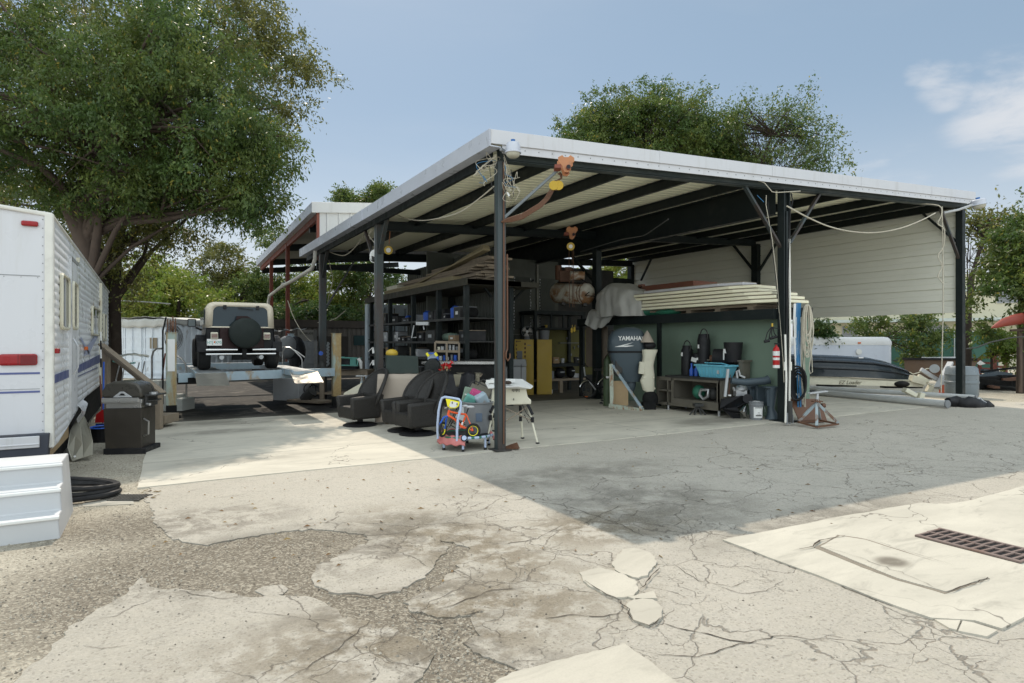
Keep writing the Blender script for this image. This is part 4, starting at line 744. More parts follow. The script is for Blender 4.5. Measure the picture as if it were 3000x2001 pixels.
for P_ in ([(228,1222,.9),(246,1218,.9),(262,1250,.5),(271,1290,.2),(270,1333,0),(240,1342,0),(222,1300,.3),(218,1255,.7)], [(224,1228,.8),(236,1250,.5),(242,1300,.1),(243,1340,-.05),(212,1351,-.1),(198,1312,.1),(206,1262,.5)]): b = MB(); b.add([q(*p) for p in P_], [tuple(range(len(P_)))]); b.build('sheet', M('dull beige sheet', (.42,.40,.33), .6, 0, .1, 3, .1, .3), fp, thick=.008)
b = MB(); b.cyl(q(219,1337,-.10), q(219,1337,-.08), .014); b.build('eyelet', m['paper'], fp)
# mini steps
st = T('entry_steps', 'white moulded three tread step block on the gravel behind the travel trailer', 'steps', (-5.27,-1.74,-.045))
b = MB(); s0 = [(0,0),(0,.215),(.24,.215),(.24,.415),(.48,.415),(.48,.60),(1.0,.60),(1.0,0)]
vs = []; 
for x, dx in ((-2.2,0), (0,1)):
    for y, z in s0: vs.append((x-(.07*z if dx else 0), y+(.04*z if y < .9 else 0)*0, z))
n = len(s0); b.add(vs, [tuple(range(n)), tuple(range(2*n-1,n-1,-1))]+[(i, i+n, (i+1) % n+n, (i+1) % n) for i in range(n)]); b.build('body', M('white step plastic', (.52,.53,.54), .5, 0, .05, 2, .05, .35, (.36,.35,.32)), st, bevel=.012)
b = MB()
for k in range(3): b.bb(-2.2, -.005-.014*k, -.018+.24*k, .02+.24*k, .190+.2*k-.014*k, .221+.2*k-.016*k)
b.build('tread_lip', m['white'], st, bevel=.008)
# black pipe coil
b = MB(); r = random.Random(2)
for k in range(7):
    R0 = .40-.012*(k % 4)-.02*r.random(); z0 = .03+.021*k; ox, oy, tl, ph = r.uniform(-.03,.03), r.uniform(-.03,.03), r.uniform(-.12,.12), r.uniform(0,6)
    b.tube([(ox+R0*1.1*math.cos(a), oy+R0*.8*math.sin(a), z0+tl*R0*math.sin(a+ph)+.012) for a in [j*2*math.pi/28 for j in range(28)]], .027, 8, closed=True)
p = onz(222,1462,-.04); one(b, 'pipe_coil', m['rubber'], 'coil of thick black pipe lying beside the white steps', 'pipe coil', p, FACE, smooth=True)
b = MB(); 
for k in range(9): b.bb(.035*k, .035*k+.018, 0, .2, .0, .012)
b.bb(-.02,.32,-.02,0,0,.012); b.bb(-.02,.32,.2,.22,0,.012); one(b, 'small_grate', m['charcoal'], 'small dark grate on the concrete pad next to the black pipe coil', 'drain grate', onz(322,1466,-.012), FACE)
# barbecue
gr, q = FT('barbecue_grill', 'closed gas barbecue with black lid on a dark steel cart beside the trailer', 'grill', 386, 9.35, -.04)
gr.rotation_euler.z = FACE+R_(8); b = MB(); b.add([(-.26,-.24,.1),(.24,-.24,.1),(.24,.24,.1),(-.26,.24,.1),(-.29,-.24,.70),(.24,-.24,.70),(.24,.24,.70),(-.29,.24,.70)], [(0,1,2,3),(4,5,6,7),(0,1,5,4),(1,2,6,5),(2,3,7,6),(3,0,4,7)]); b.build('cart', M('brown black cart steel', (.055,.048,.04), .45, .2, .2, 3, .1, .5, (.13,.10,.07)), gr, bevel=.008)
b = MB(); b.bb(-.28, .31, -.26, .26, 0, .11); b.build('base', m['black'], gr, bevel=.01)
b = MB(); b.bb(-.30, .26, -.27, .25, .78, .84); b.bb(-.29, .22, -.29, -.24, .80, .865); b.bb(-.27,.22,-.2,.2,.70,.78); b.build('control_panel', m['steelb'], gr, bevel=.006)
b = MB(); pf = [(-.31,.86),(-.31,.97),(-.26,1.06),(-.16,1.105),(.05,1.10),(.18,1.07),(.24,.99),(.25,.86)]; b.prism(pf, 'y', -.24, .22); ld = b.build('lid', M('dull black enamel', (.075,.07,.06), .3, .3, .2, 3, .05, .3, (.2,.17,.13)), gr, bevel=.03, smooth=50)
b = MB(); b.prism([(-.15,.87),(-.05,.955),(.0,.955),(.12,.87)], 'y', -.262, -.24); b.build('badge', m['lgrey'], ld, bevel=.004); b = MB(); b.prism([(-.06,.90),(-.03,.93),(.0,.93),(.03,.90)], 'y', -.268, -.262); b.build('gauge', m['dark'], ld)
b = MB(); b.bb(.26, .42, -.2, .2, .88, .90); b.bb(.27,.30,-.2,.18,.72,.88); b.bb(.31,.39,-.2,.1,.80,.82); b.build('side_shelf', m['charcoal'], gr, bevel=.005); b = MB(); b.tube([(.25,-.18,.28),(.32,-.2,.31),(.325,-.2,.5),(.25,-.18,.54)], .014, 8); b.build('handle', m['steelb'], gr)
b = MB(); b.cyl((.33,-.05,.90), (.33,-.05,.93), .06, n=12); b.cyl((.3,-.2,.76),(.36,-.24,.76),.02, n=8); b.build('side_burner', m['alu'], gr)
# broom, dustpan, bin
br, q = FT('push_broom', 'blue handled broom standing upright beside the trailer', 'broom', 303, 10.6); b = MB(); b.tube([q(304,1060),q(303,1150),q(302,1238)], .013, 8); b.build('handle', m['blue'], br); b = MB(); b.box(q(302,1246), (.22,.06,.06)); b.build('head', m['blue'], br)
br, q = FT('striped_pole', 'black and white banded pole leaning on the trailer side', 'pole', 296, 11.2)
for k in range(4): b = MB(); b.tube([q(295,972+k*26), q(296,998+k*26)], .014, 8); b.build('band', m['black' if k % 2 else 'white'], br)
b = MB(); b.tube([q(293,1100), q(301,1240)], .012, 6); b.build('shaft', m['redwood'], br)
dp_, q = FT('dustpan', 'large red dustpan hung above the black bin by the trailer', 'dustpan', 303, 10.5); b = MB(); b.add([q(278,1238),q(322,1236),q(318,1208),q(300,1200),q(282,1214),q(285,1232,.12),q(316,1230,.12)], [(0,1,2,3,4),(0,1,6,5)]); b.build('pan', m['red'], dp_, thick=.01)
bn, q = FT('storage_tub', 'black bin with blue rim between the trailer and the barbecue', 'bin', 306, 10.3, -.04); b = MB(); b.lathe([(.17,0),(.20,.26),(.19,.26),(.16,.02)], 20); b.build('body', m['black'], bn); b = MB(); b.lathe([(.205,.25),(.22,.26),(.205,.275),(.19,.26),(.205,.25)], 20); b.build('rim', m['blue'], bn)
# wooden stair rail
wr, q = FT('stair_rail', 'weathered timber stair handrail with two posts in front of the lift', 'stair rail', 385, 11.8); b = MB(); b.bar(q(296,1008,.5), q(478,1152,-.2), .13, .04); b.bar(q(300,1022,.5), q(474,1160,-.2), .04, .09); b.build('handrail', m['wood'], wr, bevel=.004)
for x, y0, y1, dd in ((311,1030,1215,.5), (465,1148,1256,-.2)): b = MB(); b.bar(q(x,y1,dd), q(x,y0,dd), .12, .10, up=(0,1,0)); b.build('post', m['wood'], wr, bevel=.004)
b = MB(); b.box(q(478,1225,.2), (.35,.5,.16)); b.box(q(440,1236,.5), (.6,.5,.12)); b.build('bottom_step', m['wood'], wr, bevel=.004)
# folding table with tarp
ta, q = FT('folding_table', 'folding table on slanted tube legs under a crumpled pale cover', 'table', 382, 15.5); b = MB(); b.surf(lambda u_, v_: Vector(q(334+102*u_, 1044-8*math.sin(u_*3)+4*v_, .9-.9*v_))+Vector((0,0,.03*mnoise.noise(Vector((u_*6,v_*4,0))))), 16, 6); b.build('cover', M('pale grey cover', (.46,.47,.42), .7, 0, .1, 3, .2, .3), ta, thick=.02, smooth=60)
for a, c_ in (((352,1062),(340,1112)),((366,1064),(358,1112)),((408,1062),(395,1116)),((424,1058),(412,1118))): b = MB(); b.tube([q(*a), q(*c_), q(c_[0]-3,1190)], .015, 6); b.build('leg', m['alu'], ta)
b = MB(); b.tube([q(331,1058),q(360,1066),q(396,1063)], .022, 6); b.build('edge_tube', m['teal'], ta)
# pool steps with handrails
ps, q = FT('pool_steps', 'white pool entry steps with arched metal handrails beside the lift post', 'pool steps', 490, 15.0)
b = MB(); b.box(q(458,1158), (.42,.5,.75)); b.box(q(492,1180), (.55,.6,.42)); b.box(q(530,1184), (.38,.6,.32)); b.build('steps', M('off white fibreglass', (.52,.53,.49), .5, 0, .05, 2, .05, .2), ps, bevel=.02)
for P_ in ([(445,1150),(445,1045),(449,1030),(458,1022),(474,1021)], [(512,1040),(530,1050),(543,1065),(546,1085),(546,1192)]): b = MB(); b.tube([q(*p) for p in P_], .022, 8); b.build('handrail', m['steelb'], ps, smooth=True)
b = MB(); b.tube([q(484,1035),q(470,1150)], .016, 6); one_ = b.build('brace_rod', m['redsteel'], ps)
# ------------------------------------------------------------------ four post lift
lf = T('four_post_lift', 'pale blue four post car lift with rusty yellow front posts', 'car lift', (-4.25,7.05,0))
FR = Vector((3.69,.42,0)); lp = [(Vector((0,0,0)),1.86,'liftpost'), (FR,1.87,'liftpost'), (onX(854,1003,-.4)-Vector((-4.25,7.05,1.65)), 1.95,'liftblue'), (Vector((.15,6.2,0)),1.9,'liftblue')]
for i, (p, h, mt) in enumerate(lp):
    b = MB(); b.bb(p.x-.10, p.x+.10, p.y-.015, p.y+.015, .0, h); b.bb(p.x-.10, p.x-.075, p.y+.015, p.y+.16, 0, h); b.bb(p.x+.075, p.x+.10, p.y+.015, p.y+.16, 0, h); b.bb(p.x-.12, p.x+.12, p.y-.03, p.y+.18, h, h+.012)
    po = b.build('post', m[mt], lf, bevel=.004); b = MB(); b.bb(p.x-.104, p.x+.104, p.y-.019, p.y+.15, .0, .28); b.bb(p.x-.19, p.x+.19, p.y-.08, p.y+.22, 0, .015); b.build('boot', m['dark'], po)
b = MB(); b.bb(-.075, .065, -.022, -.0155, 1.02, 1.72); b.build('white_cover', m['paper'], lf)
b = MB(); 
for x in (-.07, -.02, .03, .08): b.bb(x-.012, x+.012, .02, .14, 1.87, 2.18+.05*math.sin(x*40))
b.cyl((.0,.06,2.0),(.05,.06,2.0),.12, n=14); b.build('cable_sheave', m['rust'], lf); b = MB(); b.tube([(-.1,.1,2.2),(-.16,.12,1.9),(-.16,.12,.3)], .02, 6); b.build('hose', m['rubber'], lf)
for A_, B_ in (((.12,.05,.87), (3.6,.42,.90)), ((.15,6.1,.9),(3.9,5.9,.9))): b = MB(); b.bar(A_, B_, .2, .2); b.build('cross_beam', m['liftblue'], lf, bevel=.004)
b = MB(); b.box((.42,-.02,.80), (.62,.02,.14)); b.build('beam_gusset', m['dark'], lf); b = MB(); b.box((.60,-.035,.86), (.17,.008,.08)); b.build('label_plate', m['paper'], lf); b = MB(); b.box((3.2,.32,.96),(.22,.01,.05)); b.build('label_plate', m['paper'], lf)
o_ = Vector((4.25,-7.05,0))
for (a1, a2, c1, c2) in (((571,1094),(662,1092),(577,1131),(674,1130)), ((848,1087),(930,1087),(864,1124),(948,1121))):
    A1, A2 = onz(*a1, 1.0)+o_, onz(*a2, 1.0)+o_; C1, C2 = onz(*c1, .78)+o_, onz(*c2, .78)+o_; x0, x1, y0 = A1.x, A2.x, min(A1.y, A2.y); wdt = max(.48, x1-x0)
    b = MB(); b.bb(x0, x0+wdt, y0-.02, y0+4.9, .90, 1.0); b.bb(x0, x0+.03, y0, y0+4.9, 1.0, 1.03); rw = b.build('runway', m['liftblue'], lf, bevel=.004); b = MB(); b.bb(x0+.03, x0+wdt-.01, y0-.02, y0+4.9, 1.0, 1.006); b.build('tread_plate', m['galv'], rw)
    b = MB(); b.add([A1, A2, C2, C1], [(0,1,2,3)]); b.build('ramp', M('chequered ramp plate', (.34,.32,.28), .38, .6, .15, 3, .3, .3), lf, thick=.014)
# ------------------------------------------------------------------ off-roader on the lift
jp = at(706,1003,14.2); jp.z = 1.006; jeep = T('off_road_car', 'black off-road car with tan hardtop and covered spare wheel raised on the lift', 'car', jp, R_(0))
b = MB(); b.add([(s*x, y, z) for s in (-1,1) for x, y, z in ((.66,0,.46),(.73,.02,.62),(.73,.05,.99),(.70,2.0,.99),(.62,3.2,.93),(.58,3.5,.55),(.62,3.4,.45))], [(0,1,2,3,4,5,6),(7,8,9,10,11,12,13)]+[(i, (i+1) % 7, (i+1) % 7+7, i+7) for i in range(7)]); b.build('body', m['carblack'], jeep, bevel=.03, smooth=40)
b = MB(); b.bb(-.45, .50, -.012, .02, .50, .98); tg = b.build('tailgate', m['maroon'], jeep, bevel=.012)
b = MB(); ring = []
def hs(t, hw, z0, z1, r): # rounded arch section
    pts = [(-hw-.02, z0)]; 
    for k in range(7): a = math.pi-k*math.pi/12; pts.append((-hw+r+r*math.cos(a), z1-r+r*math.sin(a)))
    for k in range(7): a = math.pi/2-k*math.pi/12; pts.append((hw-r+r*math.cos(a), z1-r+r*math.sin(a)))
    return pts+[(hw+.02, z0)]
o1, o2 = hs(0,.70,.98,1.56,.16), hs(0,.66,.98,1.58,.18); n = len(o1); vs = [(x, .03-.0*z, z) for x, z in o1]+[(x, .5, z+.02) for x, z in o1]+[(x, 1.9, z) for x, z in o2]
b.add(vs, [(i+k*n, i+1+k*n, i+1+(k+1)*n, i+(k+1)*n) for k in (0,1) for i in range(n-1)])
i1 = hs(0,.58,1.01,1.47,.12); b.add([(x, .03, z) for x, z in o1]+[(x, .025, z) for x, z in i1], [(i, i+1, n+i+1, n+i) for i in range(n-1)]); b.add([(-.72,.03,.98),(.72,.03,.98),(.6,.025,1.01),(-.6,.025,1.01)], [(0,1,2,3)])
b.build('hardtop', m['tan'], jeep, smooth=50, thick=.02)
b = MB(); b.prism(i1, 'y', .03, .04); b.build('rear_window', m['glass'], jeep)
for x in (-.34, .36): b = MB(); b.box((x,.01,1.455), (.07,.04,.09)); b.build('hinge', m['black'], jeep, bevel=.006)
b = MB(); b.bar((-.06,.0,1.44), (.26,.005,1.405), .02); b.build('wiper', m['black'], jeep)
for s_ in (-1, 1):
    b = MB(); b.bb(s_*.735-.01, s_*.735+.01, .45, 1.75, 1.06, 1.42); b.build('side_window', m['glass'], jeep)
    b = MB(); pts = [(s_*.80, .02+.52-.50*math.cos(math.pi*k/10), .42+.38*math.sin(math.pi*k/10)) for k in range(11)]
    for A_, B_ in zip(pts, pts[1:]): b.bar(A_, B_, .22, .05)
    b.bar((s_*.80,.03,.66),(s_*.80,.03,.42),.22,.05); b.build('fender_flare', m['black'], jeep, bevel=.01)
    tx = -.56 if s_ < 0 else .56
    b = MB(); b.box((tx-(.0 if s_<0 else -.0), -.03, .79), (.155,.05,.17)); tl = b.build('tail_light', m['cream'], jeep, bevel=.02); b = MB(); b.box((tx,-.06,.79), (.12,.02,.10)); b.build('lens', M('dusty brown lens', (.20,.09,.06), .3), tl); b = MB()
    for k in range(3): b.box((tx,-.073,.755+k*.035), (.13,.008,.007))
    b.build('guard', m['steelb'], tl)
    b = MB(); b.lathe([(.034,-.0),(.05,0),(.05,.36),(.034,.36),(.034,.02),(.001,.02)], 16, (s_*.42,-.16,.30), Matrix.Rotation(R_(-90),4,'X')); ex = b.build('exhaust', m['galv'], jeep, smooth=40); b = MB(); b.cyl((s_*.42,-.13,.30),(s_*.42,-.12,.30),.035, n=14); b.build('bore_shade', m['dark'], ex);  # dark disc paints the shade inside the tail pipe
    for y in (.5, 2.75):
        b = MB(); prf = [(.24,-.12),(.34,-.125),(.37,-.09),(.375,0),(.37,.09),(.34,.125),(.24,.12)]; Mx = Matrix.Rotation(R_(90), 4, 'Y'); b.lathe([(r_, z_) for r_, z_ in prf], 28, (s_*.74, y, .375), Mx); wh = b.build('wheel', m['tyre'], jeep, smooth=45); b = MB(); b.lathe([(.02,s_*.06),(.1,s_*.07),(.22,s_*.04),(.245,s_*.12),(.245,-s_*.1)], 24, (s_*.74, y, .375), Mx); b.build('rim', m['alu'], wh, smooth=45)
b = MB(); b.lathe([(.001,-.26),(.28,-.26),(.345,-.22),(.36,-.12),(.35,-.02),(.30,.0)], 32, (.08,0,.86), Matrix.Rotation(R_(-90), 4, 'X').inverted()); sp = b.build('spare_wheel_cover', M('black vinyl cover', (.018,.024,.022), .6, 0, .1, 3, .1, .25, (.05,.055,.05)), jeep, smooth=45)
for v_ in sp.data.vertices: v_.co.y = -abs(v_.co.y)
b = MB(); b.prism([(-.13,1.15),(.16,1.15),(.20,1.20),(.12,1.25),(-.10,1.25)], 'y', -.16, -.06); b.build('brake_lamp', m['maroon'], jeep)
for z, segs in ((.475, ((-.74,-.09),(.23,.74))), (.375, ((-.74,.0),(.1,.74)))):
    for a_, c_ in segs: b = MB(); b.cyl((a_,-.15,z),(c_,-.15,z),.028 if z>.4 else .026, n=12); b.build('bumper_tube', m['chrome'], jeep, smooth=40)
b = MB(); b.box((.06,-.13,.40), (.10,.08,.22)); b.box((.06,-.02,.30),(.5,.2,.12)); b.bb(-.6,.6,.3,3.2,.36,.46); b.bb(-.75,.75,.35,.42,.34,.42); b.build('chassis', m['dark'], jeep)
b = MB(); b.box((-.56,-.04,.645), (.31,.012,.15)); pl = b.build('number_plate', m['paper'], jeep, bevel=.004); text('HYJ  X95', .092, m['teal'], pl, (-.56,-.0475,.64), (R_(90),0,0), bold=.001, sx=.85)
b = MB(); b.ell((-.555,-.047,.65),(.018,.002,.022)); b.build('plate_emblem', m['lamp_orange'], pl)
b = MB(); b.box((-.93,1.75,1.13), (.19,.06,.20)); b.bar((-.85,1.75,1.02),(-.70,1.75,.95),.05); mi = b.build('mirror', m['black'], jeep, bevel=.03); b = MB(); b.box((-.93,1.717,1.13), (.15,.01,.16)); b.build('mirror_glass', M('mirror glass', (.10,.13,.13), .1, 0, rs=.15), mi)
# ------------------------------------------------------------------ yard clutter behind the right lift post
w_, q = FT('pool_handrails', 'pair of bent metal pool handrails stored behind the lift', 'handrails', 850, 17.5)
for P_ in ([(815,1080),(815,1028),(822,1019),(832,1017)], [(828,1078),(828,1030),(836,1018),(848,1018),(860,1025),(880,1045),(885,1055),(885,1082)], [(848,1019),(870,1030),(893,1047)]): b = MB(); b.tube([q(*p) for p in P_], .022, 8); b.build('rail', m['steelb'], w_, smooth=True)
w_, q = FT('covered_outboard', 'outboard motor under a grey and black hood standing behind the lift', 'outboard motor', 848, 19.5); b = MB(); b.ell(q(842,1018), (.32,.3,.38)); b.build('hood', m['grey'], w_, smooth=True); b = MB(); b.ell(q(868,1030,.2), (.30,.3,.5)); b.cyl(q(862,1050),q(866,1150),.16,.1); b.build('leg', m['black'], w_, smooth=True)
w_, q = FT('sheet_metal', 'crumpled pale metal sheet lying above the clutter beside the off-road car', 'metal sheet', 850, 18); b = MB(); b.surf(lambda u_, v_: Vector(q(803+96*u_, 966-8*u_+6*abs(math.sin(u_*9))*(1-v_)+5*v_, .8*v_)), 24, 4); b.build('sheet', m['galv'], w_, thick=.01)
w_, q = FT('grey_cabinet', 'plain grey metal cabinet on the floor under the right ramp', 'cabinet', 856, 17.6); w_.rotation_euler.z += R_(-18); b = MB(); b.bb(-.42,.45,-.3,.3,0,.62); b.build('body', m['lgrey'], w_, bevel=.006)
w_, q = FT('metal_trolley', 'low timber trolley with a motor on it in front of the grey cabinet', 'trolley', 928, 16.2); b = MB(); b.box((-.25,.2,.08), (1.2,.5,.06),(0,0,-.5)); b.build('platform', m['wood'], w_, bevel=.004); b = MB(); b.cyl((-.4,.2,.12),(-.15,.1,.35),.14, n=14); b.build('motor', m['charcoal'], w_)
w_, q = FT('cart_wheel_set', 'thin wire wheels stacked beside the timber bench', 'wheels', 915, 17.4)
for x, y, rr_ in ((908,1140,.17),(918,1146,.17),(930,1136,.2)): b = MB(); p = q(x,y); b.tube([(p.x+rr_*.8*math.cos(a), p.y+.1*math.cos(a), p.z+rr_*math.sin(a)) for a in [j*.314 for j in range(20)]], .013, 6, closed=True); b.build('wheel', m['rubber'], w_)
w_, q = FT('timber_bench', 'rough timber workbench running behind the yellow lift post', 'workbench', 1000, 17); b = MB(); b.box(q(1000,1090,.4), (1.7,.9,.14)); b.build('top', m['wood'], w_, bevel=.005)
for x, y in ((944,1178),(1062,1150)): b = MB(); b.bar(q(x,y), q(x,1096), .12, .1, up=(0,1,0)); b.build('leg', m['wood'], w_)
b = MB(); b.box(q(1000,1150,.3), (1.6,.6,.05)); b.build('lower_shelf', m['wood'], w_)
w_, q = FT('generator', 'teal framed portable generator on the timber bench', 'generator', 1022, 16.8); b = MB(); c0, c1, c2, c3 = q(996,1047), q(1049,1050), q(1047,1071), q(996,1070)
for a_, c_ in ((c0,c1),(c1,c2),(c3,c2),(c0,c3)): b.bar(a_, c_, .035)
for a_ in (c0,c1,c2,c3): b.bar(a_, a_+Vector((0,.4,0)), .03)
b.build('frame', m['teal'], w_); b = MB(); b.box(q(1038,1061,.15), (.16,.3,.2)); b.build('panel', m['teal'], w_); b = MB(); b.box(q(1012,1061,.2), (.26,.3,.16)); b.cyl(q(1018,1062),q(1018,1062,.3),.07); b.build('motor', m['black'], w_); b = MB(); b.box(q(1022,1078,.2),(.5,.35,.07)); b.build('base', m['black'], w_)
w_, q = FT('outboard_tiller', 'white plastic boat fitting at the right end of the timber bench', 'boat part', 1056, 16.6); b = MB(); b.tube([q(1050,1050),q(1057,1062),q(1058,1080)], [.05,.05,.03], 8); b.build('arm', m['white'], w_)
w_, q = FT('stored_skiff', 'upturned pale skiff bow resting under the timber bench', 'boat', 1035, 14.5); b = MB(); b.add([q(1008,1152),q(1060,1122),q(1064,1134),q(1060,1165),q(1005,1165),q(1012,1150,1.2),q(1066,1120,1.2)], [(0,1,2,3,4),(0,1,6,5)]); b.build('hull', m['cream'], w_, thick=.02)
w_, q = FT('screw_jack_stand', 'grey blue tripod jack stand behind the first wicker chair', 'jack stand', 1061, 15.0)
for x, dd in ((1042,0),(1056,-.15),(1076,.1),(1066,.3)): b = MB(); b.bar(q(1060,1118), q(x+(x-1060)*.6,1199,dd), .045); b.build('leg', m['liftblue'], w_)
b = MB(); b.cyl(q(1060,1122), q(1060,1104), .03); b.build('screw', m['galv'], w_); b = MB(); b.box(q(1060,1101),(.27,.12,.025)); b.build('saddle', m['lgrey'], w_)
w_, q = FT('hanging_chain', 'loops of steel chain hung beside the yellow lift post', 'chain', 963, 16)
b = MB(); 
for k in range(26): t = k*.24; b.tube([Vector(q(961+4*math.sin(k*1.7)*.6, 1005+k*2.6))+Vector((.016*math.cos(a), .016*math.sin(a)*(k % 2), .028*math.sin(a))) for a in (0,1.05,2.1,3.14,4.2,5.25)], .006, 4, closed=True)
b.build('chain', m['galv'], w_)
w_, q = FT('gas_cylinder', 'dark gas cylinder with a blue gauge behind the chain', 'gas cylinder', 945, 17.2); b = MB(); b.lathe([(.12,0),(.12,.95),(.10,1.05),(.04,1.12),(.04,1.18)], 18); b.build('body', m['charcoal'], w_, smooth=40); b = MB(); b.cyl(q(940,1035,-.1),q(940,1035,-.05),.06); b.build('gauge', m['blue'], w_)
w_, q = FT('wire_rack', 'wheeled wire crate stack standing in front of the brown container', 'wire rack', 905, 22)
b = MB()
for k in range(5): b.tube([q(885,1000+k*22), q(928,998+k*22)], .012, 5)
for k in range(4): b.tube([q(886+k*14,996), q(884+k*14,1095)], .012, 5)
b.box(q(905,1048,.3),(.5,.4,1.2)); b.build('frame', m['grey'], w_)
w_, q = FT('engine_crate', 'tall weathered grey crate with faded lettering before the brown container', 'crate', 902, 24); b = MB(); b.box(q(900,985), (.62,.4,.5)); b.box(q(902,1040,.1), (.55,.4,1.0)); b.build('box', M('weathered grey crate', (.16,.155,.14), .8), w_); text('EVINRUDE', .12, m['dark'], w_, q(898,977,-.25), (R_(90),0,0), sx=.95)
# ================================================================== CENTRE
def wicker_chair(label, x, y, rz):
    p = onz(x, y); c = T('swivel_chair', label, 'chair', p, rz, 'wicker swivel chairs')
    b = MB(); b.lathe([(.33,0),(.335,.02),(.28,.045),(.06,.075),(.05,.16)], 32); b.build('base', m['black'], c, smooth=40)
    b = MB()
    for s_ in (-1, 1):
      b = MB(); b.add([(s_*x, y, z) for x, y, z in ((.22,-.33,.15),(.31,-.33,.15),(.31,.28,.15),(.22,.28,.15),(.25,-.37,.60),(.35,-.37,.58),(.36,.32,.62),(.25,.32,.62))], [(0,1,2,3),(4,5,6,7),(0,1,5,4),(1,2,6,5),(2,3,7,6),(3,0,4,7)]); b.build('arm', m['wicker'], c, bevel=.045, smooth=50)
    b = MB(); b.add([(x, y, z) for x, y, z in ((-.30,.18,.15),(.30,.18,.15),(.30,.29,.15),(-.30,.29,.15),(-.33,.22,.62),(.33,.22,.62),(.33,.36,.62),(-.33,.36,.62))], [(0,1,2,3),(4,5,6,7),(0,1,5,4),(1,2,6,5),(2,3,7,6),(3,0,4,7)]); b.build('rear_panel', m['wicker'], c, bevel=.03, smooth=50)
    b = MB(); b.bb(-.26, .26, -.33, .22, .16, .40); b.build('seat', m['wicker'], c, bevel=.03)
    def dish(u_, v_):   # tall oval shell leaning back
        a = u_*2*math.pi; x_ = .42*v_*math.cos(a); z_ = .45*v_*math.sin(a); y_ = .30-.11*(x_/.42)**2+.10*(z_/.42)-.04*(1-v_*v_)*-1
        return (x_, y_+.20*(z_+.2), .68+z_*.94)
    b = MB(); b.surf(dish, 36, 9); b.build('oval_back', m['wicker'], c, smooth=70, thick=.04); b = MB(); b.tube([dish(k/36, 1) for k in range(36)], .030, 8, closed=True); b.build('rolled_rim', m['wicker'], c, smooth=True)
    return c
wicker_chair('dark wicker swivel chair standing apart, nearest the car lift, with sun on its arms', 1055, 1246, FACE-R_(48))
wicker_chair('dark wicker swivel chair half hidden behind the other of the close pair', 1188, 1262, FACE-R_(50))
wicker_chair('dark wicker swivel chair in front, just left of the kid bike frame', 1224, 1272, FACE-R_(52))
# long table under cloths
lt, q = FT('trestle_table', 'long trestle table behind the wicker chairs hung with beige canvas', 'table', 1270, 12.7)
b = MB(); b.bb(-1.0, 1.0, -.35, .35, .95, .99); b.build('top', m['wood'], lt, bevel=.004); b = MB()
for x in (-.9, .9):
    for y in (-.3, .3): b.bb(x-.03, x+.03, y-.03, y+.03, 0, .95)
b.build('leg', m['wood'], lt)
b = MB(); b.surf(lambda u_, v_: (-1.08+.80*u_+.06*v_*(u_-.5), -.37-.10*v_-.02*math.sin(u_*14)*v_, 1.0-(.95 if u_ < .8 else .95-1.9*(u_-.8))*v_), 20, 10); b.surf(lambda u_, v_: (-1.08+.80*u_, -.37+.74*v_, 1.0+.004*math.sin(u_*20)), 8, 6)
one(b, 'canvas_cloth', m['cloth'], 'beige canvas hanging to the floor over the left front of the long table', 'cloth', lt.location, FACE, smooth=60, thick=.01)
b = MB(); b.surf(lambda u_, v_: (-.26+1.24*u_, -.38-.05*v_, 1.0-(.28+.04*math.sin(u_*7))*v_), 20, 4); b.surf(lambda u_, v_: (-.26+1.24*u_, -.38+.74*v_, 1.0), 8, 4)
one(b, 'olive_cloth', M('dull olive cloth', (.20,.18,.13), .85), 'short olive brown cover over the right part of the long table', 'cloth', lt.location, FACE, smooth=60, thick=.01)
b = MB(); b.surf(lambda u_, v_: (.1+.8*u_, -.40-.16*v_-.05*math.sin(u_*9), 1.04-.55*v_*(.5+.5*math.sin(u_*3.1))-.03*math.sin(u_*13)), 20, 6)
one(b, 'black_sheet', M('black bin liner', (.012,.012,.014), .35, 0, .2, 4, .2, .1), 'crumpled black plastic sheet draped over the front of the long table', 'sheet', lt.location, FACE, smooth=60, thick=.01)
w_, q = FT('green_cabinet_box', 'dark green metal box standing on the beige canvas end of the table', 'box', 1178, 12.7, 1.005); w_.rotation_euler.z += R_(14); b = MB(); b.prism([(-.33,0),(.33,0),(.31,.36),(-.33,.38)], 'y', -.2, .22); b.build('body', M('dark green enamel', (.035,.05,.045), .4), w_, bevel=.012); b = MB(); b.tube([(0,-.21,.02),(.02,-.24,-.1),(-.01,-.25,-.22),(.04,-.24,-.30)], .006, 5); b.build('cord', m['black'], w_)
w_, q = FT('hard_hat', 'yellow cap shaped tool case on the dark green box', 'tool case', 1148, 12.8, 1.39); b = MB(); b.ell((0,0,.03), (.13,.1,.09)); b.build('case', m['yellow'], w_, smooth=True)
w_, q = FT('tool_trolley', 'blue and white backboard with yellow corner guards behind a black hood on the table', 'trolley', 1268, 12.7, 1.0); b = MB(); b.add([q(1252,1036,.1),q(1278,1036,.1),q(1284,1085,.1),q(1256,1085,.1)], [(0,1,2,3)]); b.build('board', m['paleblue'], w_, thick=.03)
for a_, c_ in (((1250,1034),(1256,1044)),((1274,1034),(1281,1043)),((1283,1064),(1287,1076))): b = MB(); b.bar(q(*a_), q(*c_), .05, .05); b.build('corner_guard', m['brightyellow'], w_)
b = MB(); b.bar(q(1254,1035,.05), q(1276,1035,.05), .03); b.bar(q(1281,1044), q(1287,1092), .04); b.build('rail', m['blue'], w_); b = MB(); b.prism([(-.16,0),(.16,0),(.16,.22),(.09,.32),(-.06,.32),(-.15,.2)], 'y', -.18, .05); b.build('hood', M('glossy black hood', (.015,.018,.018), .25), w_, bevel=.03, smooth=50)
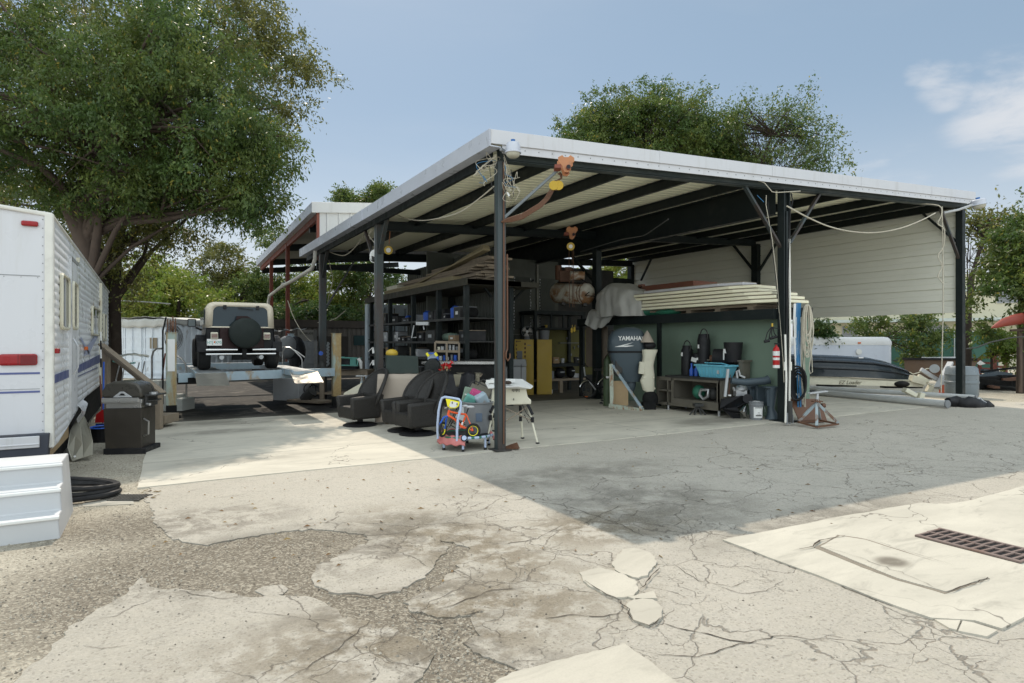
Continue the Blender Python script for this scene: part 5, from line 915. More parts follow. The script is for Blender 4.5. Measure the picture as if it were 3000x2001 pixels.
w_, q = FT('poinsettia', 'red poinsettia with gold leaves standing on the long table', 'plant', 1308, 12.55, 1.0); g_ = np.random.default_rng(3)
leaves([tuple(q(1308+random.uniform(-9,9), 1068+random.uniform(0,28))) for _ in range(14)], 9, .10, .05, m['red'], w_, 'petals', 0, 4); leaves([tuple(q(1308+random.uniform(-13,13), 1072+random.uniform(0,28))) for _ in range(10)], 7, .11, .05, m['ply'], w_, 'gold_leaves', 0, 5); b = MB(); b.cyl((0,0,0),(0,0,.1),.05,.07); b.build('pot', m['charcoal'], w_)
# folded chairs leaning in a row
def fold_chair(label, x, y, D, tilt, yaw, seatm):
    c = T('folding_chair', label, 'chair', at(x, y, D), 0, 'folded chairs leaning against the table'); c.location.z = .02; c.rotation_euler = (R_(tilt), R_(26), yaw)
    b = MB()
    for s_ in (-1, 1): b.tube([(s_*.22,0,0),(s_*.22,0,.55),(s_*.21,.02,.92)], .012, 6); b.tube([(s_*.19,.05,.02),(s_*.19,.03,.5)], .011, 6)
    b.tube([(-.21,.02,.92),(-.17,.02,.98),(.17,.02,.98),(.21,.02,.92)], .012, 6); b.tube([(-.22,0,.12),(.22,0,.12)], .01, 6); b.tube([(-.19,.04,.06),(.19,.04,.06)], .01, 6); b.build('frame', m['charcoal'], c, smooth=True)
    b = MB(); b.bb(-.19,.19,-.01,.01,.70,.92); b.build('backrest', seatm, c, bevel=.008); b = MB(); b.bb(-.18,.18,-.03,-.005,.22,.58); b.build('seat', m[ 'lgrey'], c, bevel=.008); return c
olive = M('olive taupe vinyl', (.12,.11,.085), .5)
for i, (x, D, lab) in enumerate([(1342,11.0,'folded chair with pale grey seat leaning nearest the kid bike'), (1372,11.4,'folded chair in the middle of the leaning row'), (1402,11.8,'folded chair furthest back, its olive backrest highest of the row')]): fold_chair(lab, x, 1003, D, -14, FACE+R_(-6+5*i), olive)
# little trampoline, tub and child's bike
D0 = 9.62; rt, q = FT('mini_trampoline', 'childs round trampoline with faded pink skirt and pale blue grab bar', 'trampoline', 1363, D0)
b = MB(); b.lathe([(.001,.215),(.40,.205)], 32); b.build('mat', m['black'], rt); 
for a0, a1, lo_ in ((-2.75,-1.50,.10), (1.2,2.9,.14), (-.25,.30,.13)):
    b = MB(); b.surf(lambda u_, v_: ((.40+.06*v_**.5)*math.cos(a0+(a1-a0)*u_), (.40+.06*v_**.5)*math.sin(a0+(a1-a0)*u_), .235-v_*(.235-lo_)+.012*math.sin(u_*23)), 18, 6); b.build('skirt', m['pink'], rt, smooth=60, thick=.008)
b = MB(); b.tube([(.42*math.cos(a), .42*math.sin(a), .205) for a in [k*.2244 for k in range(28)]], .018, 8, closed=True); b.build('ring', m['gtarp'], rt, smooth=True)
for k in range(5): a0 = -1.45+k*.28; b = MB(); b.tube([(.435*math.cos(a0+t), .435*math.sin(a0+t), .207) for t in (0,.08,.16)], .021, 8); b.build('ring_section', m['paleblue'], rt, smooth=True)
for k, a in enumerate((-2.45,-1.58,-.62,.4,1.57,2.6)): b = MB(); b.cyl((.40*math.cos(a), .40*math.sin(a), 0), (.40*math.cos(a), .40*math.sin(a), .19), .019, n=10); lg = b.build('leg', m['paleblue'], rt); b = MB(); b.cyl((.40*math.cos(a), .40*math.sin(a), 0), (.40*math.cos(a), .40*math.sin(a), .035), .025, n=10); b.build('foot', m['rubber'], lg)
gp_ = [(1283,1285),(1282,1245),(1285,1205),(1290,1180),(1295,1166),(1303,1163),(1330,1167),(1345,1170),(1350,1178),(1349,1200),(1342,1225),(1339,1260),(1339,1292)]
b = MB(); b.tube([q(x,y,-.32-.10*(i/12)) for i,(x,y) in enumerate(gp_)], .020, 10); b.build('grab_bar', m['paleblue'], rt, smooth=True); b = MB(); b.cyl(q(1360,1283,-.46), q(1360,1283,-.43), .052, n=20); b.build('badge', m['steel'], rt); b = MB(); b.cyl(q(1360,1283,-.47), q(1360,1283,-.455), .036, n=20); b.build('badge_face', m['paleblue'], rt)
tb, q = FT('grey_tub', 'round grey rubbish tub full of toys on the back of the trampoline', 'tub', 1400, 9.78, .215); b = MB(); b.lathe([(.19,0),(.195,.03),(.235,.46),(.252,.47),(.252,.49),(.225,.49),(.185,.03),(.001,.03)], 32); b.build('body', m['grey'], tb, smooth=40); b = MB(); b.box((.03,-.222,.26),(.1,.012,.13),(.08,0,0)); b.build('sticker', M('blue grey sticker', (.10,.14,.20), .5), tb)
for nm, lab, cat, c_, sz, mt, rot in [('toy_bag','teal folded bag sticking out of the grey tub','bag',(-.12,-.03,.50),(.2,.08,.2),'teal',(.3,.5,0)), ('school_bag','blue childs bag with white trim at the right of the grey tub','bag',(.06,-.02,.52),(.2,.16,.2),'liftblue',(.2,-.5,.3)), ('pink_bag','pink and magenta bag on top of the grey tub','bag',(-.03,.03,.60),(.2,.10,.15),'pinkb',(.3,.4,.3)), ('dark_board','dark green flat board at the back of the grey tub','board',(-.13,.08,.55),(.25,.03,.3),'green',(0,.25,.2))]:
    if mt == 'pinkb' and mt not in m: m[mt] = M('magenta fabric', (.50,.07,.20), .6)
    o_ = T(nm, lab, cat, tb.location+Matrix.Rotation(FACE, 3, 'Z') @ Vector(c_), FACE); b = MB(); b.box((0,0,0), sz, rot); b.build('body', m[mt], o_, bevel=.03); b = MB(); b.box((0,-sz[1]*.4,sz[2]*.1), (sz[0]*.7,.02,.02), rot); b.build('trim', m['white'], o_)
for i, (a_, c_) in enumerate([((1400,1198),(1416,1166)), ((1418,1190),(1432,1172)), ((1424,1192),(1438,1190))]): w_, q = FT('white_tube', ['long white plastic tube standing up in the grey tub','short white plastic tube beside the longer one in the tub','white curved handle on the rim of the grey tub'][i], 'tube', a_[0], 9.8, .6); b = MB(); b.tube([q(*a_), q(*c_)] if i < 2 else [q(1420,1188),q(1430,1186),q(1439,1193),q(1434,1202)], .018, 8); b.build('body', m['white'], w_, smooth=True)
D1 = 9.28; kb, q = FT('kids_bicycle', 'small orange kids bicycle with yellow rims parked on the trampoline', 'bicycle', 1345, D1, .24)
def ring_(b, c, r_, t, n=28, ax=(1,0,0), up=(0,0,1)): ax = Vector(ax).normalized(); up = Vector(up); b.tube([Vector(c)+ax*r_*math.cos(k*2*math.pi/n)+up*r_*math.sin(k*2*math.pi/n) for k in range(n)], t, 8, closed=True)
for c, ax, r_, nm in ((q(1386,1262), (1,.25,0), .095, 'rear'), (q(1297,1258,-.06), (.35,1,0), .098, 'front')):
    b = MB(); ring_(b, c, r_, .021, ax=ax); wh = b.build('wheel', m['tyre'], kb, smooth=True); b = MB(); ring_(b, c, r_*.80, .009, ax=ax); b.build('rim', m['brightyellow'], wh, smooth=True); b = MB()
    for k in range(8): a = k*math.pi/8; d = Vector(ax).normalized()*math.cos(a)+Vector((0,0,1))*math.sin(a); b.tube([c-d*r_*.8, c+d*r_*.8], .0016, 4)
    b.build('spokes', m['black'], wh)
hd, hb, sc_, bbk, rh = q(1316,1205,-.03), q(1312,1216,-.04), q(1366,1214), q(1352,1248), q(1386,1262)
b = MB(); b.tube([hb, (hb+bbk)*.5+Vector((0,0,.02)), bbk], .017, 8); b.tube([hd, q(1345,1212), sc_], .015, 8); b.tube([sc_, bbk], .014, 8); b.tube([sc_, rh], .010, 6); b.tube([bbk, rh], .012, 6); b.tube([hd+Vector((0,0,.02)), hb-Vector((0,0,.02))], .019, 8); b.build('frame', m['bike'], kb, smooth=True)
b = MB(); b.tube([q(1311,1219,-.05), q(1307,1230,-.02), q(1303,1256,-.0)], .013, 8); b.tube([q(1311,1219,-.05), q(1300,1222,-.10), q(1290,1240,-.1), q(1288,1250,-.1)], .013, 8); b.build('fork', m['blue'], kb, smooth=True)
b = MB(); b.tube([q(1303,1196,-.1), q(1318,1190,-.05), q(1340,1196,.06)], .010, 6); b.tube([hd, q(1318,1190,-.05)], .011, 6); b.build('handlebar', m['steelb'], kb, smooth=True)
b = MB(); P_ = [q(*p) for p in ((1306,1168,-.1),(1318,1170,-.1),(1347,1177,-.08),(1344,1190,-.08),(1334,1196,-.08),(1320,1196,-.09),(1311,1190,-.1))]; b.add(P_, [tuple(range(7))]); np_ = b.build('front_plate', m['brightyellow'], kb, thick=.012); b = MB(); cpt = sum(P_[1:], Vector())/6; b.add([cpt+(p-cpt)*.72-Vector((0,.012,0)) for p in P_[1:]], [tuple(range(6))]); b.build('plate_centre', m['white'], np_, thick=.006)
b = MB(); b.box(q(1325,1180,-.12), (.012,.01,.03)); b.box(q(1339,1184,-.10), (.012,.01,.03)); b.build('plate_marks', m['black'], np_)
b = MB(); b.cyl(sc_, q(1372,1196), .009); b.build('seat_post', m['black'], kb); b = MB(); b.ell(q(1378,1192), (.065,.04,.022)); b.ell(q(1362,1189), (.05,.022,.018)); b.build('saddle', m['lgrey'], kb, smooth=True); b = MB(); b.box(q(1354,1241,-.02),(.025,.01,.05),(0,.3,0)); b.build('sticker', m['white'], kb)
b = MB(); b.cyl(bbk, bbk+Vector((0,-.04,0)), .022); b.bar(bbk+Vector((0,-.04,0)), bbk+Vector((.05,-.05,-.03)), .01); b.build('crank', m['bike'], kb)
# table saw
sw, q = FT('table_saw', 'off white portable table saw on splayed legs behind the corner post', 'table saw', 1500, 9.95)
b = MB(); b.add([q(1422,1122,-.1),q(1530,1118,-.25),q(1562,1132,-.2),q(1555,1137,-.2),q(1520,1132,-.3),q(1430,1137,-.2),q(1440,1110,.35),q(1530,1112,.3)], [(0,6,7,2,3,4,5)]); b.build('top', m['white'], sw, thick=.022, bevel=.004)
b = MB(); b.bar(q(1424,1118), q(1508,1115), .05, .055); b.build('fence', m['white'], sw, bevel=.004)
b = MB(); P_ = [(1442,1138),(1540,1134),(1546,1163),(1556,1172),(1556,1184),(1436,1188),(1440,1160)]; n = 7; b.add([q(*p,-.14) for p in P_]+[q(*p,.28) for p in P_], [tuple(range(n)), tuple(range(2*n-1,n-1,-1))]+[(i, i+n, (i+1) % n+n, (i+1) % n) for i in range(n)]); bd = b.build('body', m['cream'], sw, bevel=.012)
b = MB()
for k in range(6): b.box(q(1501+k*4,1140+3*(k % 2),-.146), (.008,.008,.07-.012*(k % 2)))
b.box(q(1505,1170,-.146),(.012,.004,.03)); b.build('vent_slots', m['dark'], bd)
b = MB(); b.ell(q(1488,1121,-.1), (.06,.05,.03)); b.build('dust_heap', m['barkd'], sw)
for a_, md_, c_ in (((1546,1186,-.1),(1560,1228,-.2),(1575,1298,-.3)), ((1524,1188,.2),(1525,1225,.2),(1531,1283,.25)), ((1446,1190,-.2),(1437,1222,-.3),(1428,1290,-.3)), ((1440,1190,.2),(1444,1215,.2),(1447,1262,.3))):
    b = MB(); b.tube([q(*a_), q(*c_)], .017, 8); lg = b.build('leg', m['cream'], sw); b = MB(); b.tube([q(*a_), q(*md_)+Vector((0,0,.08))], .024, 8); b.tube([q(*md_)+Vector((0,0,.03)), q(*md_)-Vector((0,0,.05))], .026, 8); b.build('sleeve', m['black'], lg); b = MB(); b.ell(q(*c_), (.035,.035,.015)); b.build('foot', m['black'], lg)
b = MB(); b.tube([q(1478,1194,-.2), q(1558,1233,-.2)], .008, 6); b.tube([q(1542,1194,-.15), q(1476,1238,-.25)], .008, 6); b.build('cross_brace', m['wood'], sw); b = MB(); b.tube([q(1530,1185,-.2),q(1542,1210,-.22),q(1556,1225,-.22),q(1550,1240,-.2),q(1536,1215,-.2)], .006, 5); b.build('cord', m['black'], sw)
b = MB(); b.add([(.0,0,0),(.24,-.02,0),(.26,.06,0),(.22,.05,.09),(.05,.12,.02)], [(0,1,2,3,4)]); one(b, 'bent_plate', m['rust'], 'bent rusty plate lying beside the foot of the corner post', 'plate', (.05,-.0,.012), FACE, thick=.01)
# washer, cabinets, fan, rack
wm, q = FT('washing_machine', 'white top loading washing machine in front of the yellow cabinets', 'washing machine', 1507, 18.4); b = MB(); b.bb(-.35,.35,-.3,.35,0,.93); b.build('body', m['lgrey'], wm, bevel=.015); b = MB(); b.prism([(.12,.93),(.14,1.1),(.36,1.14),(.36,.93)], 'x', -.2, .36) if False else b.add([(-.12,.15,.93),(.37,.15,.93),(.37,.36,.93),(-.12,.36,.93),(-.06,.22,1.14),(.33,.22,1.14),(.37,.36,1.14),(-.08,.36,1.14)], [(0,1,2,3),(4,5,6,7),(0,1,5,4),(1,2,6,5),(2,3,7,6),(3,0,4,7)]); b.build('control_panel', m['lgrey'], wm, bevel=.01); b = MB(); b.tube([(.2,-.31,1.0),(.2,-.31,.5),(.21,-.31,.05)], .007, 5); b.build('cord', m['black'], wm)
for x, wd, D, lab in ((1535,.60,19.4,'tall yellow metal cabinet covered in stickers beside the washing machine'), (1594,.47,19.6,'plain yellow cabinet standing inside the black rack')):
    w_, q = FT('yellow_cabinet', lab, 'cabinet', x, D, 0, 'yellow cabinets'); b = MB(); b.bb(-wd/2,wd/2,-.25,.3,0,1.74); b.build('body', m['yellow'], w_, bevel=.008)
    if x < 1550:
        b = MB(); r = random.Random(5)
        for k in range(6): b.box((.03,-.253,1.6-k*.13),(.05,.006,.07))
        for k in range(5): b.box((-.24,-.253,1.68-k*.12),(.04,.006,.05))
        b.box((-.16,-.253,1.68),(.12,.006,.02)); b.build('warning_marks', M('dark brown print', (.10,.05,.02), .6), w_); b = MB(); b.box((-.14,-.253,1.22),(.17,.006,.32)); b.box((.16,-.253,1.56),(.12,.006,.02)); b.build('label_sheet', m['grey'], w_)
fa, q = FT('desk_fan', 'round caged desk fan on top of the stickered yellow cabinet', 'fan', 1544, 19.2, 1.745); b = MB(); b.cyl((0,0,0),(0,0,.1),.10,.05); b.build('base', m['grey'], fa); b = MB(); ring_(b, (0,-.05,.24), .17, .006); ring_(b, (0,-.09,.24), .12, .004); ring_(b, (0,.0,.24), .17, .006); b.build('cage', m['grey'], fa)
for k in range(3): b = MB(); a = k*2.09+.4; b.surf(lambda u_, v_: ((.03+.12*u_)*math.cos(a+(v_-.5)*1.1), -.05+.03*v_, .24+(.03+.12*u_)*math.sin(a+(v_-.5)*1.1)), 3, 5); b.build('blade', M('dusty clear blade', (.45,.42,.38), .4), fa, thick=.004)
b = MB(); b.ell((0,-.07,.24),(.045,.03,.045)); b.build('hub', m['white'], fa, smooth=True)
rk0, rk1 = onY(1568,1003,8.4), onY(1708,1003,8.4); rw_ = rk1.x-rk0.x
rk = T('steel_rack', 'black steel rack with timber shelf carrying the old compressor', 'rack', (rk0.x, 8.4, 0))
for x, y in ((0,0),(rw_,0),(0,.8),(rw_,.8)): b = MB(); b.bb(x-.05,x+.05,y-.04,y+.04,0,2.62); b.build('leg', m['steel'], rk)
for z, mt, t in ((2.62,'steel',.12),(2.10,'steel',.06),(.90,'steel',.1),(.42,'wood',.07)): b = MB(); b.bb(-.07,rw_+.07,-.05,.85,z-t/2,z+t/2); b.build('shelf', m[mt], rk)
b = MB(); 
for x in (.62, 1.1): b = MB(); b.bb(x-.025,x+.025,-.02,.02,2.1,2.6); b.build('divider', m['steel'], rk)
b = MB(); b.bb(rw_*.5-.06,rw_*.5+.06,-.1,.0,.0,.38); b.build('wood_prop', m['wood'], rk); b = MB(); b.tube([(.02,-.07,2.0),(.05,-.07,1.2),(.03,-.07,.35)], .010, 5); b.build('cord', m['lgrey'], rk)
wbk = T('olive_board', 'dingy olive yellow pegboard with hooks and clear bins behind the rack shelves', 'pegboard', (rk0.x+.9, 9.27, .5)); b = MB(); b.bb(0, 2.6, 0, .03, 0, 1.65); b.build('board', M('olive yellow board', (.13,.12,.035), .7, 0, .2, 3, .1, .4), wbk); b = MB()
r = random.Random(2)
for k in range(16): b.box((r.uniform(.1,2.3), -.04, r.uniform(.4,1.4)), (.03,.04,.08))
b.bb(.6,1.4,-.12,-.0,1.12,1.14); b.build('hooks', m['grey'], wbk)
items = [('tool_bag','black tool bag with a yellow flap on the middle shelf of the rack','bag',1602,1052,.34,.38,'black'), ('cardboard_box','small open cardboard box on the middle rack shelf','box',1625,1064,.24,.20,'cardboard'), ('paint_can','pale paint can right of the cardboard box','can',1648,1064,.12,.16,'lgrey'), ('black_case','flat black case at the left end of the middle rack shelf','case',1582,1064,.30,.16,'black'), ('dark_canister','dark canister near the right end of the middle shelf','canister',1688,1062,.2,.2,'charcoal'),
 ('grey_box','wedge shaped grey box on the lower timber shelf','box',1604,1108,.38,.24,'grey'), ('blue_carton','small pale blue carton on the timber shelf','carton',1589,1110,.08,.18,'paleblue'), ('black_bag','bulging black bag on the timber shelf','bag',1640,1105,.40,.34,'black'), ('dark_duffel','dark duffel at the right of the timber shelf','bag',1672,1100,.3,.4,'dark'), ('paper_stack','stack of pale papers on a box at the right end of the timber shelf','papers',1684,1112,.2,.14,'lgrey'),
 ('plastic_bag','crumpled white plastic bag on the floor under the rack','bag',1606,1142,.2,.12,'white'), ('floor_sack','dark sack on the floor beneath the rack','bag',1590,1140,.2,.22,'dark'), ('grey_bucket','grey bucket hanging behind the rack above the second yellow cabinet','bucket',1595,980,.34,.32,'grey'), ('yellow_helmet','yellow helmet on the upper rack shelf','helmet',1600,948,.1,.09,'yellow'), ('switch_box','small white switch box on the wall above the rack shelf','switch',1598,938,.10,.10,'lgrey'), ('black_tool','small black tool beside the yellow helmet','tool',1590,950,.12,.06,'black')]
for nm, lab, cat, x, y, wd, ht, mt in items:
    p = onY(x, y+ht*F0/19/2, 8.62 if y < 1130 else 8.3); zf = {1: .455, 2: .95, 3: 2.13}; z = p.z
    z = .955 if 1040 < y < 1080 else .46 if 1080 < y < 1130 else 0 if y > 1130 else 2.135 if y in (948,950) else z
    o_ = T(nm, lab, cat, (p.x, p.y if y != 938 else 9.3, z), 0); b = MB()
    if mt in ('black','dark') and 'case' not in nm: b.ell((0,0,ht*.48), (wd*.5,.16,ht*.52), 12, 8)
    elif cat in ('can','bucket','canister','helmet'): b.lathe([(wd*.42,0),(wd*.5,ht*.9),(wd*.45,ht),(.001,ht)], 16)
    else: b.box((0,0,ht/2), (wd,.2,ht))
    b.build('body', m[mt], o_, smooth=45)
    if wd > .15 and y > 960: b = MB(); b.box((0,-.11 if cat != 'bag' else -.155, ht*.6), (wd*.4,.012,.03)); b.build('band', m['yellow' if nm == 'tool_bag' else 'lgrey'], o_)
for i, x in enumerate((1675,1683)): w_, q = FT('work_gloves', ['left of two yellow gloves hanging under the upper rack shelf','right of two yellow gloves hanging under the upper rack shelf'][i], 'glove', x, 17.6); b = MB(); b.ell(q(x,968-i*3), (.035,.03,.08)); b.tube([q(x+1,960-i*3), q(x+2,952)], .008, 5); b.build('glove', m['yellow'], w_, smooth=True)
# compressor
cm, q = FT('air_compressor', 'rusty white horizontal air compressor tank on top of the steel rack', 'compressor', 1675, 18.0, 2.68)
A_, B_ = q(1632,858,.7), q(1722,861,-.1); ax = (B_-A_).normalized(); rr_ = .31; pts, rs = [], []
for t, k in [(-.16,.02),(-.13,.55),(-.08,.82),(0,1)]: pts.append(A_+ax*t); rs.append(rr_*k)
for t, k in [(0,1),(.08,.82),(.13,.55),(.16,.02)]: pts.append(B_+ax*t); rs.append(rr_*k)
b = MB(); b.tube(pts, rs, 28); b.build('tank', m['rustwhite'], cm, smooth=50); b = MB(); ring_(b, B_-ax*.08, rr_+.003, .012, 30, ax=Vector((-ax.y,ax.x,0))); ring_(b, B_-ax*.18, rr_+.003, .010, 30, ax=Vector((-ax.y,ax.x,0))); b.build('chain_band', m['rust'], cm)
b = MB(); md_ = A_.lerp(B_, .25)+Vector((0,0,.5)); b.box(md_, (.34,.3,.34)); b.cyl(md_+Vector((-.18,0,-.1)), md_+Vector((-.18,.0,.34)), .1); b.box(md_+Vector((.1,-.1,.2)), (.2,.2,.14)); 
b.build('pump', m['rust'], cm, bevel=.02); b = MB(); mm = q(1690,808,.1); b.cyl(mm-Vector((.2,0,0)), mm+Vector((.22,0,0)), .135, n=20); b.build('motor', m['rustwhite'], cm, smooth=50); b = MB(); b.bar(A_+Vector((.1,0,.31)), B_+Vector((-.15,0,.31)), .25, .04); b.tube([mm+Vector((.1,-.1,-.1)), B_+Vector((-.1,-.1,.36)), B_+Vector((0,0,.3))], .014, 6); b.build('mount', m['dark'], cm)
b = MB(); b.bar(q(1714,866,-.45), q(1727,855,-.48), .03, .02); b.bar(q(1714,866,-.45), q(1742,868,-.40), .025, .02); b.build('bracket', m['dark'], cm); b = MB()
for t in (.2,.9): p = A_.lerp(B_, t); b = MB(); b.box(p-Vector((0,0,.33)), (.1,.4,.08)); b.build('foot', m['charcoal'], cm)
# hoists
def trolley(label, x, y, D, s_):
    t_, q = FT('hoist_trolley', label, 'hoist', x, D); t_.location.z = at(x, y, D).z; b = MB(); P_ = [(-.12,.10),(-.06,.13),(-.03,.10),(.03,.10),(.06,.13),(.12,.09),(.12,.03),(.07,.0),(.07,-.09),(.03,-.13),(-.03,-.12),(-.06,-.03),(-.12,.04)]
    for y0 in (-.11, .10): b.prism([(a*s_, c*s_) for a, c in P_], 'y', y0, y0+.015)
    b.build('side_plate', m['orange'], t_, bevel=.003); b = MB(); b.cyl((.03*s_,-.16,-.06*s_),(.03*s_,.12,-.06*s_),.035*s_, n=12); b.box((-.12*s_,.0,-.03*s_),(.1*s_,.2,.05*s_)); b.build('axle', m['redsteel'], t_); b = MB(); b.cyl((.03*s_,-.162,-.06*s_),(.03*s_,-.15,-.06*s_),.03*s_, n=12); b.build('cap', m['black'], t_); return t_
t1 = trolley('orange beam trolley on the front beam close to the corner post', 1657, 486, 9.0, .98); trolley('orange beam trolley on the middle beam above the compressor', 1675, 682, 15.0, 1.1)
h1, q = FT('chain_hoist', 'yellow and black hook block pulled aside by a bundle of chain to the corner post', 'hoist', 1628, 9.15); b = MB(); 
for x in (1622, 1637): b.cyl(q(x,543,-.04), q(x,543,.04), .07, n=20)
b.build('sheave', m['yellow'], h1, bevel=.005, smooth=40); b = MB(); b.cyl(q(1629,543,-.03), q(1629,543,.03), .075, n=20); b.tube([q(1640,505),q(1645,522),q(1636,528),q(1630,536)], .016, 6); b.tube([q(1634,508),q(1640,512),q(1646,508),q(1646,520)], .010, 6); b.build('hook', m['rust'], h1)
for k in range(5): b = MB(); b.tube([q(1616+k*3,548), q(1596+k*3,580+k), q(1578+k*2,598+k*2), q(1530,628+k*3), q(1490+k*2,640+k*2,.1), q(1470,650,.15)], [.006,.007,.012,.016,.018,.014], 6); b.build('chain_fall', m['rust'], h1, smooth=True)
b = MB(); b.bar(q(1633,500), q(1466,648,.2), .028, .04); one(b, 'tie_rod', M('dull grey bar', (.16,.18,.19), .55), 'grey steel bar slanting from the first beam trolley down to the corner post', 'rod', h1.location, FACE)
b = MB(); b.tube([(.085,-.07,3.0),(.09,-.07,1.9),(.088,-.07,1.55)], .014, 8); b.tube([(.09,-.07,1.55),(.055,-.09,1.50),(.05,-.09,1.42),(.085,-.09,1.37),(.125,-.09,1.42),(.12,-.09,1.48)], .014, 8); one(b, 'hanging_hook', m['rust'], 'rusty hook hanging on a chain against the corner post', 'hook', (0,0,0), smooth=True)
h2, q = FT('chain_hoist', 'yellow hook block whose chains hold the old compressor', 'hoist', 1673, 15.4); b = MB(); b.cyl(q(1672,722,-.06), q(1672,722,.06), .10, n=20); b.build('sheave', m['yellow'], h2); b = MB(); b.cyl(q(1672,722,-.07), q(1672,722,-.06), .05, n=16); b.build('hub', m['paper'], h2)
b = MB(); 
for x in (1667, 1680, 1676): b.tube([q(x,728), q(x,760,.8), q(x,800,1.8), q(x+2,900,1.8)], .010, 5)
b.build('chain', m['rust'], h2)
# electric bike
eb, q = FT('folding_bicycle', 'black folding bicycle with chrome mudguards standing by the outboard stand', 'bicycle', 1735, 17.6)
for c in (q(1724,1142), q(1776,1135,.1)):
    b = MB(); ring_(b, c, .235, .026, ax=(1,.25,0)); wh = b.build('wheel', m['tyre'], eb, smooth=True); b = MB(); ring_(b, c, .19, .010, ax=(1,.25,0))
    for k in range(7): a = k*math.pi/7; d = Vector((.97,.24,0))*math.cos(a)+Vector((0,0,1))*math.sin(a); b.tube([c-d*.19, c+d*.19], .003, 4)
    b.ell(c,(.06,.04,.06)); b.build('rim', m['charcoal'], wh)
    b = MB(); b.tube([c+Vector((.97,.24,0))*.275*math.cos(a)+Vector((0,0,1))*.275*math.sin(a) for a in [R_(35+k*14) for k in range(10)]], .018, 6); b.build('mudguard', m['chrome'], eb, smooth=True)
b = MB(); b.tube([q(1711,1075), q(1714,1100), q(1745,1142)], .022, 8); b.build('fork', m['alu'], eb, smooth=True); b = MB(); b.tube([q(1714,1102), q(1745,1132), q(1776,1135)], .03, 8); b.tube([q(1745,1132), q(1752,1088)], .02, 6); b.tube([q(1705,1072,-.2),q(1712,1068),q(1722,1075,.2)], .014, 6); b.box(q(1752,1083),(.22,.14,.06)); b.build('frame', m['black'], eb, smooth=True); b = MB(); b.box(q(1776,1122,-.05),(.06,.04,.06)); b.build('rear_light', m['red'], eb); b = MB(); b.box(q(1718,1162,-.05),(.08,.01,.025)); b.build('reflector', m['lamp_orange'], eb)
# storage rack on the left
sr = T('storage_rack', 'long dark steel storage rack with four levels and a wide top deck behind the chairs', 'rack', (2.05, 5.3, 0))
b = MB(); b.bb(0, 1.55, 0, 8.2, 3.08, 3.22); b.bb(0, 2.1, -.0, .9, 3.085, 3.215); b.bb(-.03, 0, -.03, 8.3, 3.06, 3.24); b.build('deck', M('grimy dark deck edge', (.055,.052,.04), .7, 0, .25, 3, .1, .4), sr)
for x, y in [(.12,.3),(.12,2.0),(.12,3.9),(.12,6.0),(.12,8.0),(1.4,.3),(1.4,4.0)]: b = MB(); b.bb(x-.06,x+.06,y-.06,y+.06,0,3.08); b.build('post', m['steel'], sr)
for z in (.55, 1.22, 1.68, 2.28): b = MB(); b.bb(.08, 1.5, .3, 8.1, z-.03, z); b.bb(.05,.11,.25,8.1,z-.06,z+.005); b.build('shelf', m['charcoal'], sr)
r = random.Random(12); stuff = [('cardboard_carton','carton','cardboard'),('grey_tote','bin','grey'),('black_crate','crate','black'),('white_box','box','lgrey'),('metal_case','case','alu'),('dark_tool_box','tool box','charcoal'),('blue_drum','drum','blue'),('plastic_jug','jug','cream'),('green_bag','bag','green'),('brown_box','box','wood')]
LV = {2.28:'top shelf', 1.68:'second shelf', 1.22:'third shelf', .55:'lowest shelf'}; POS = ['at the right end','right of the first rack post','near the first post','in the middle','left of the middle post','towards the far end','at the far left end','by the far post']
used_ = set()
for z in (2.28, 1.68, 1.22, .55):
    y = .42; i = 0; ORD = ['first','second','third','fourth','fifth','sixth','seventh','eighth','ninth','tenth','eleventh','twelfth','thirteenth','fourteenth','fifteenth','sixteenth']
    while y < 7.7 and i < 16:
        nm, cat, mt = r.choice(stuff+[('black_crate','crate','black'),('dark_tool_box','tool box','charcoal'),('dark_sack','sack','dark')]*2); wd = r.uniform(.2,.62); ht = r.uniform(.12, .40 if z != 1.22 else .34); dep = r.uniform(.3,.6)
        o_ = T(nm, f'{nm.replace("_"," ")}, {ORD[i]} thing from the right on the {LV[z]} of the dark rack', cat, (2.05+.14+dep/2+r.uniform(0,.15), 5.3+y+wd/2, z+.001), r.uniform(-.12,.12)); b = MB()
        if cat in ('drum','jug'): b.lathe([(ht*.42,0),(ht*.45,ht*.8),(ht*.2,ht),(.001,ht)], 16); b.build('body', m[mt], o_, smooth=40)
        elif cat in ('bag','sack'): b.surf(lambda u_, v_: (dep*.5*math.sin(math.pi*v_)**.6*math.cos(6.283*u_)*(1+.12*math.sin(u_*31)), wd*.48*math.sin(math.pi*v_)**.6*math.sin(6.283*u_)*(1+.1*math.sin(u_*25)), ht*(.5-.5*math.cos(math.pi*v_))), 20, 8); b.build('body', m[mt], o_, smooth=True)
        else:
            b.box((0,0,ht/2), (dep,wd,ht)); b.build('body', m[mt], o_, bevel=.012); b = MB(); b.box((0,0,ht+.008), (dep*1.02,wd*1.02,.016)); b.build('lid', m[r.choice(['black','charcoal','wood','grey'])], o_); b = MB(); b.box((-dep/2-.003,0,ht*.5),(.006,wd*.35,ht*.3)); b.build('front_label', m[r.choice(['lgrey','paper','grey'])], o_)
        y += wd+r.uniform(.02,.22); i += 1
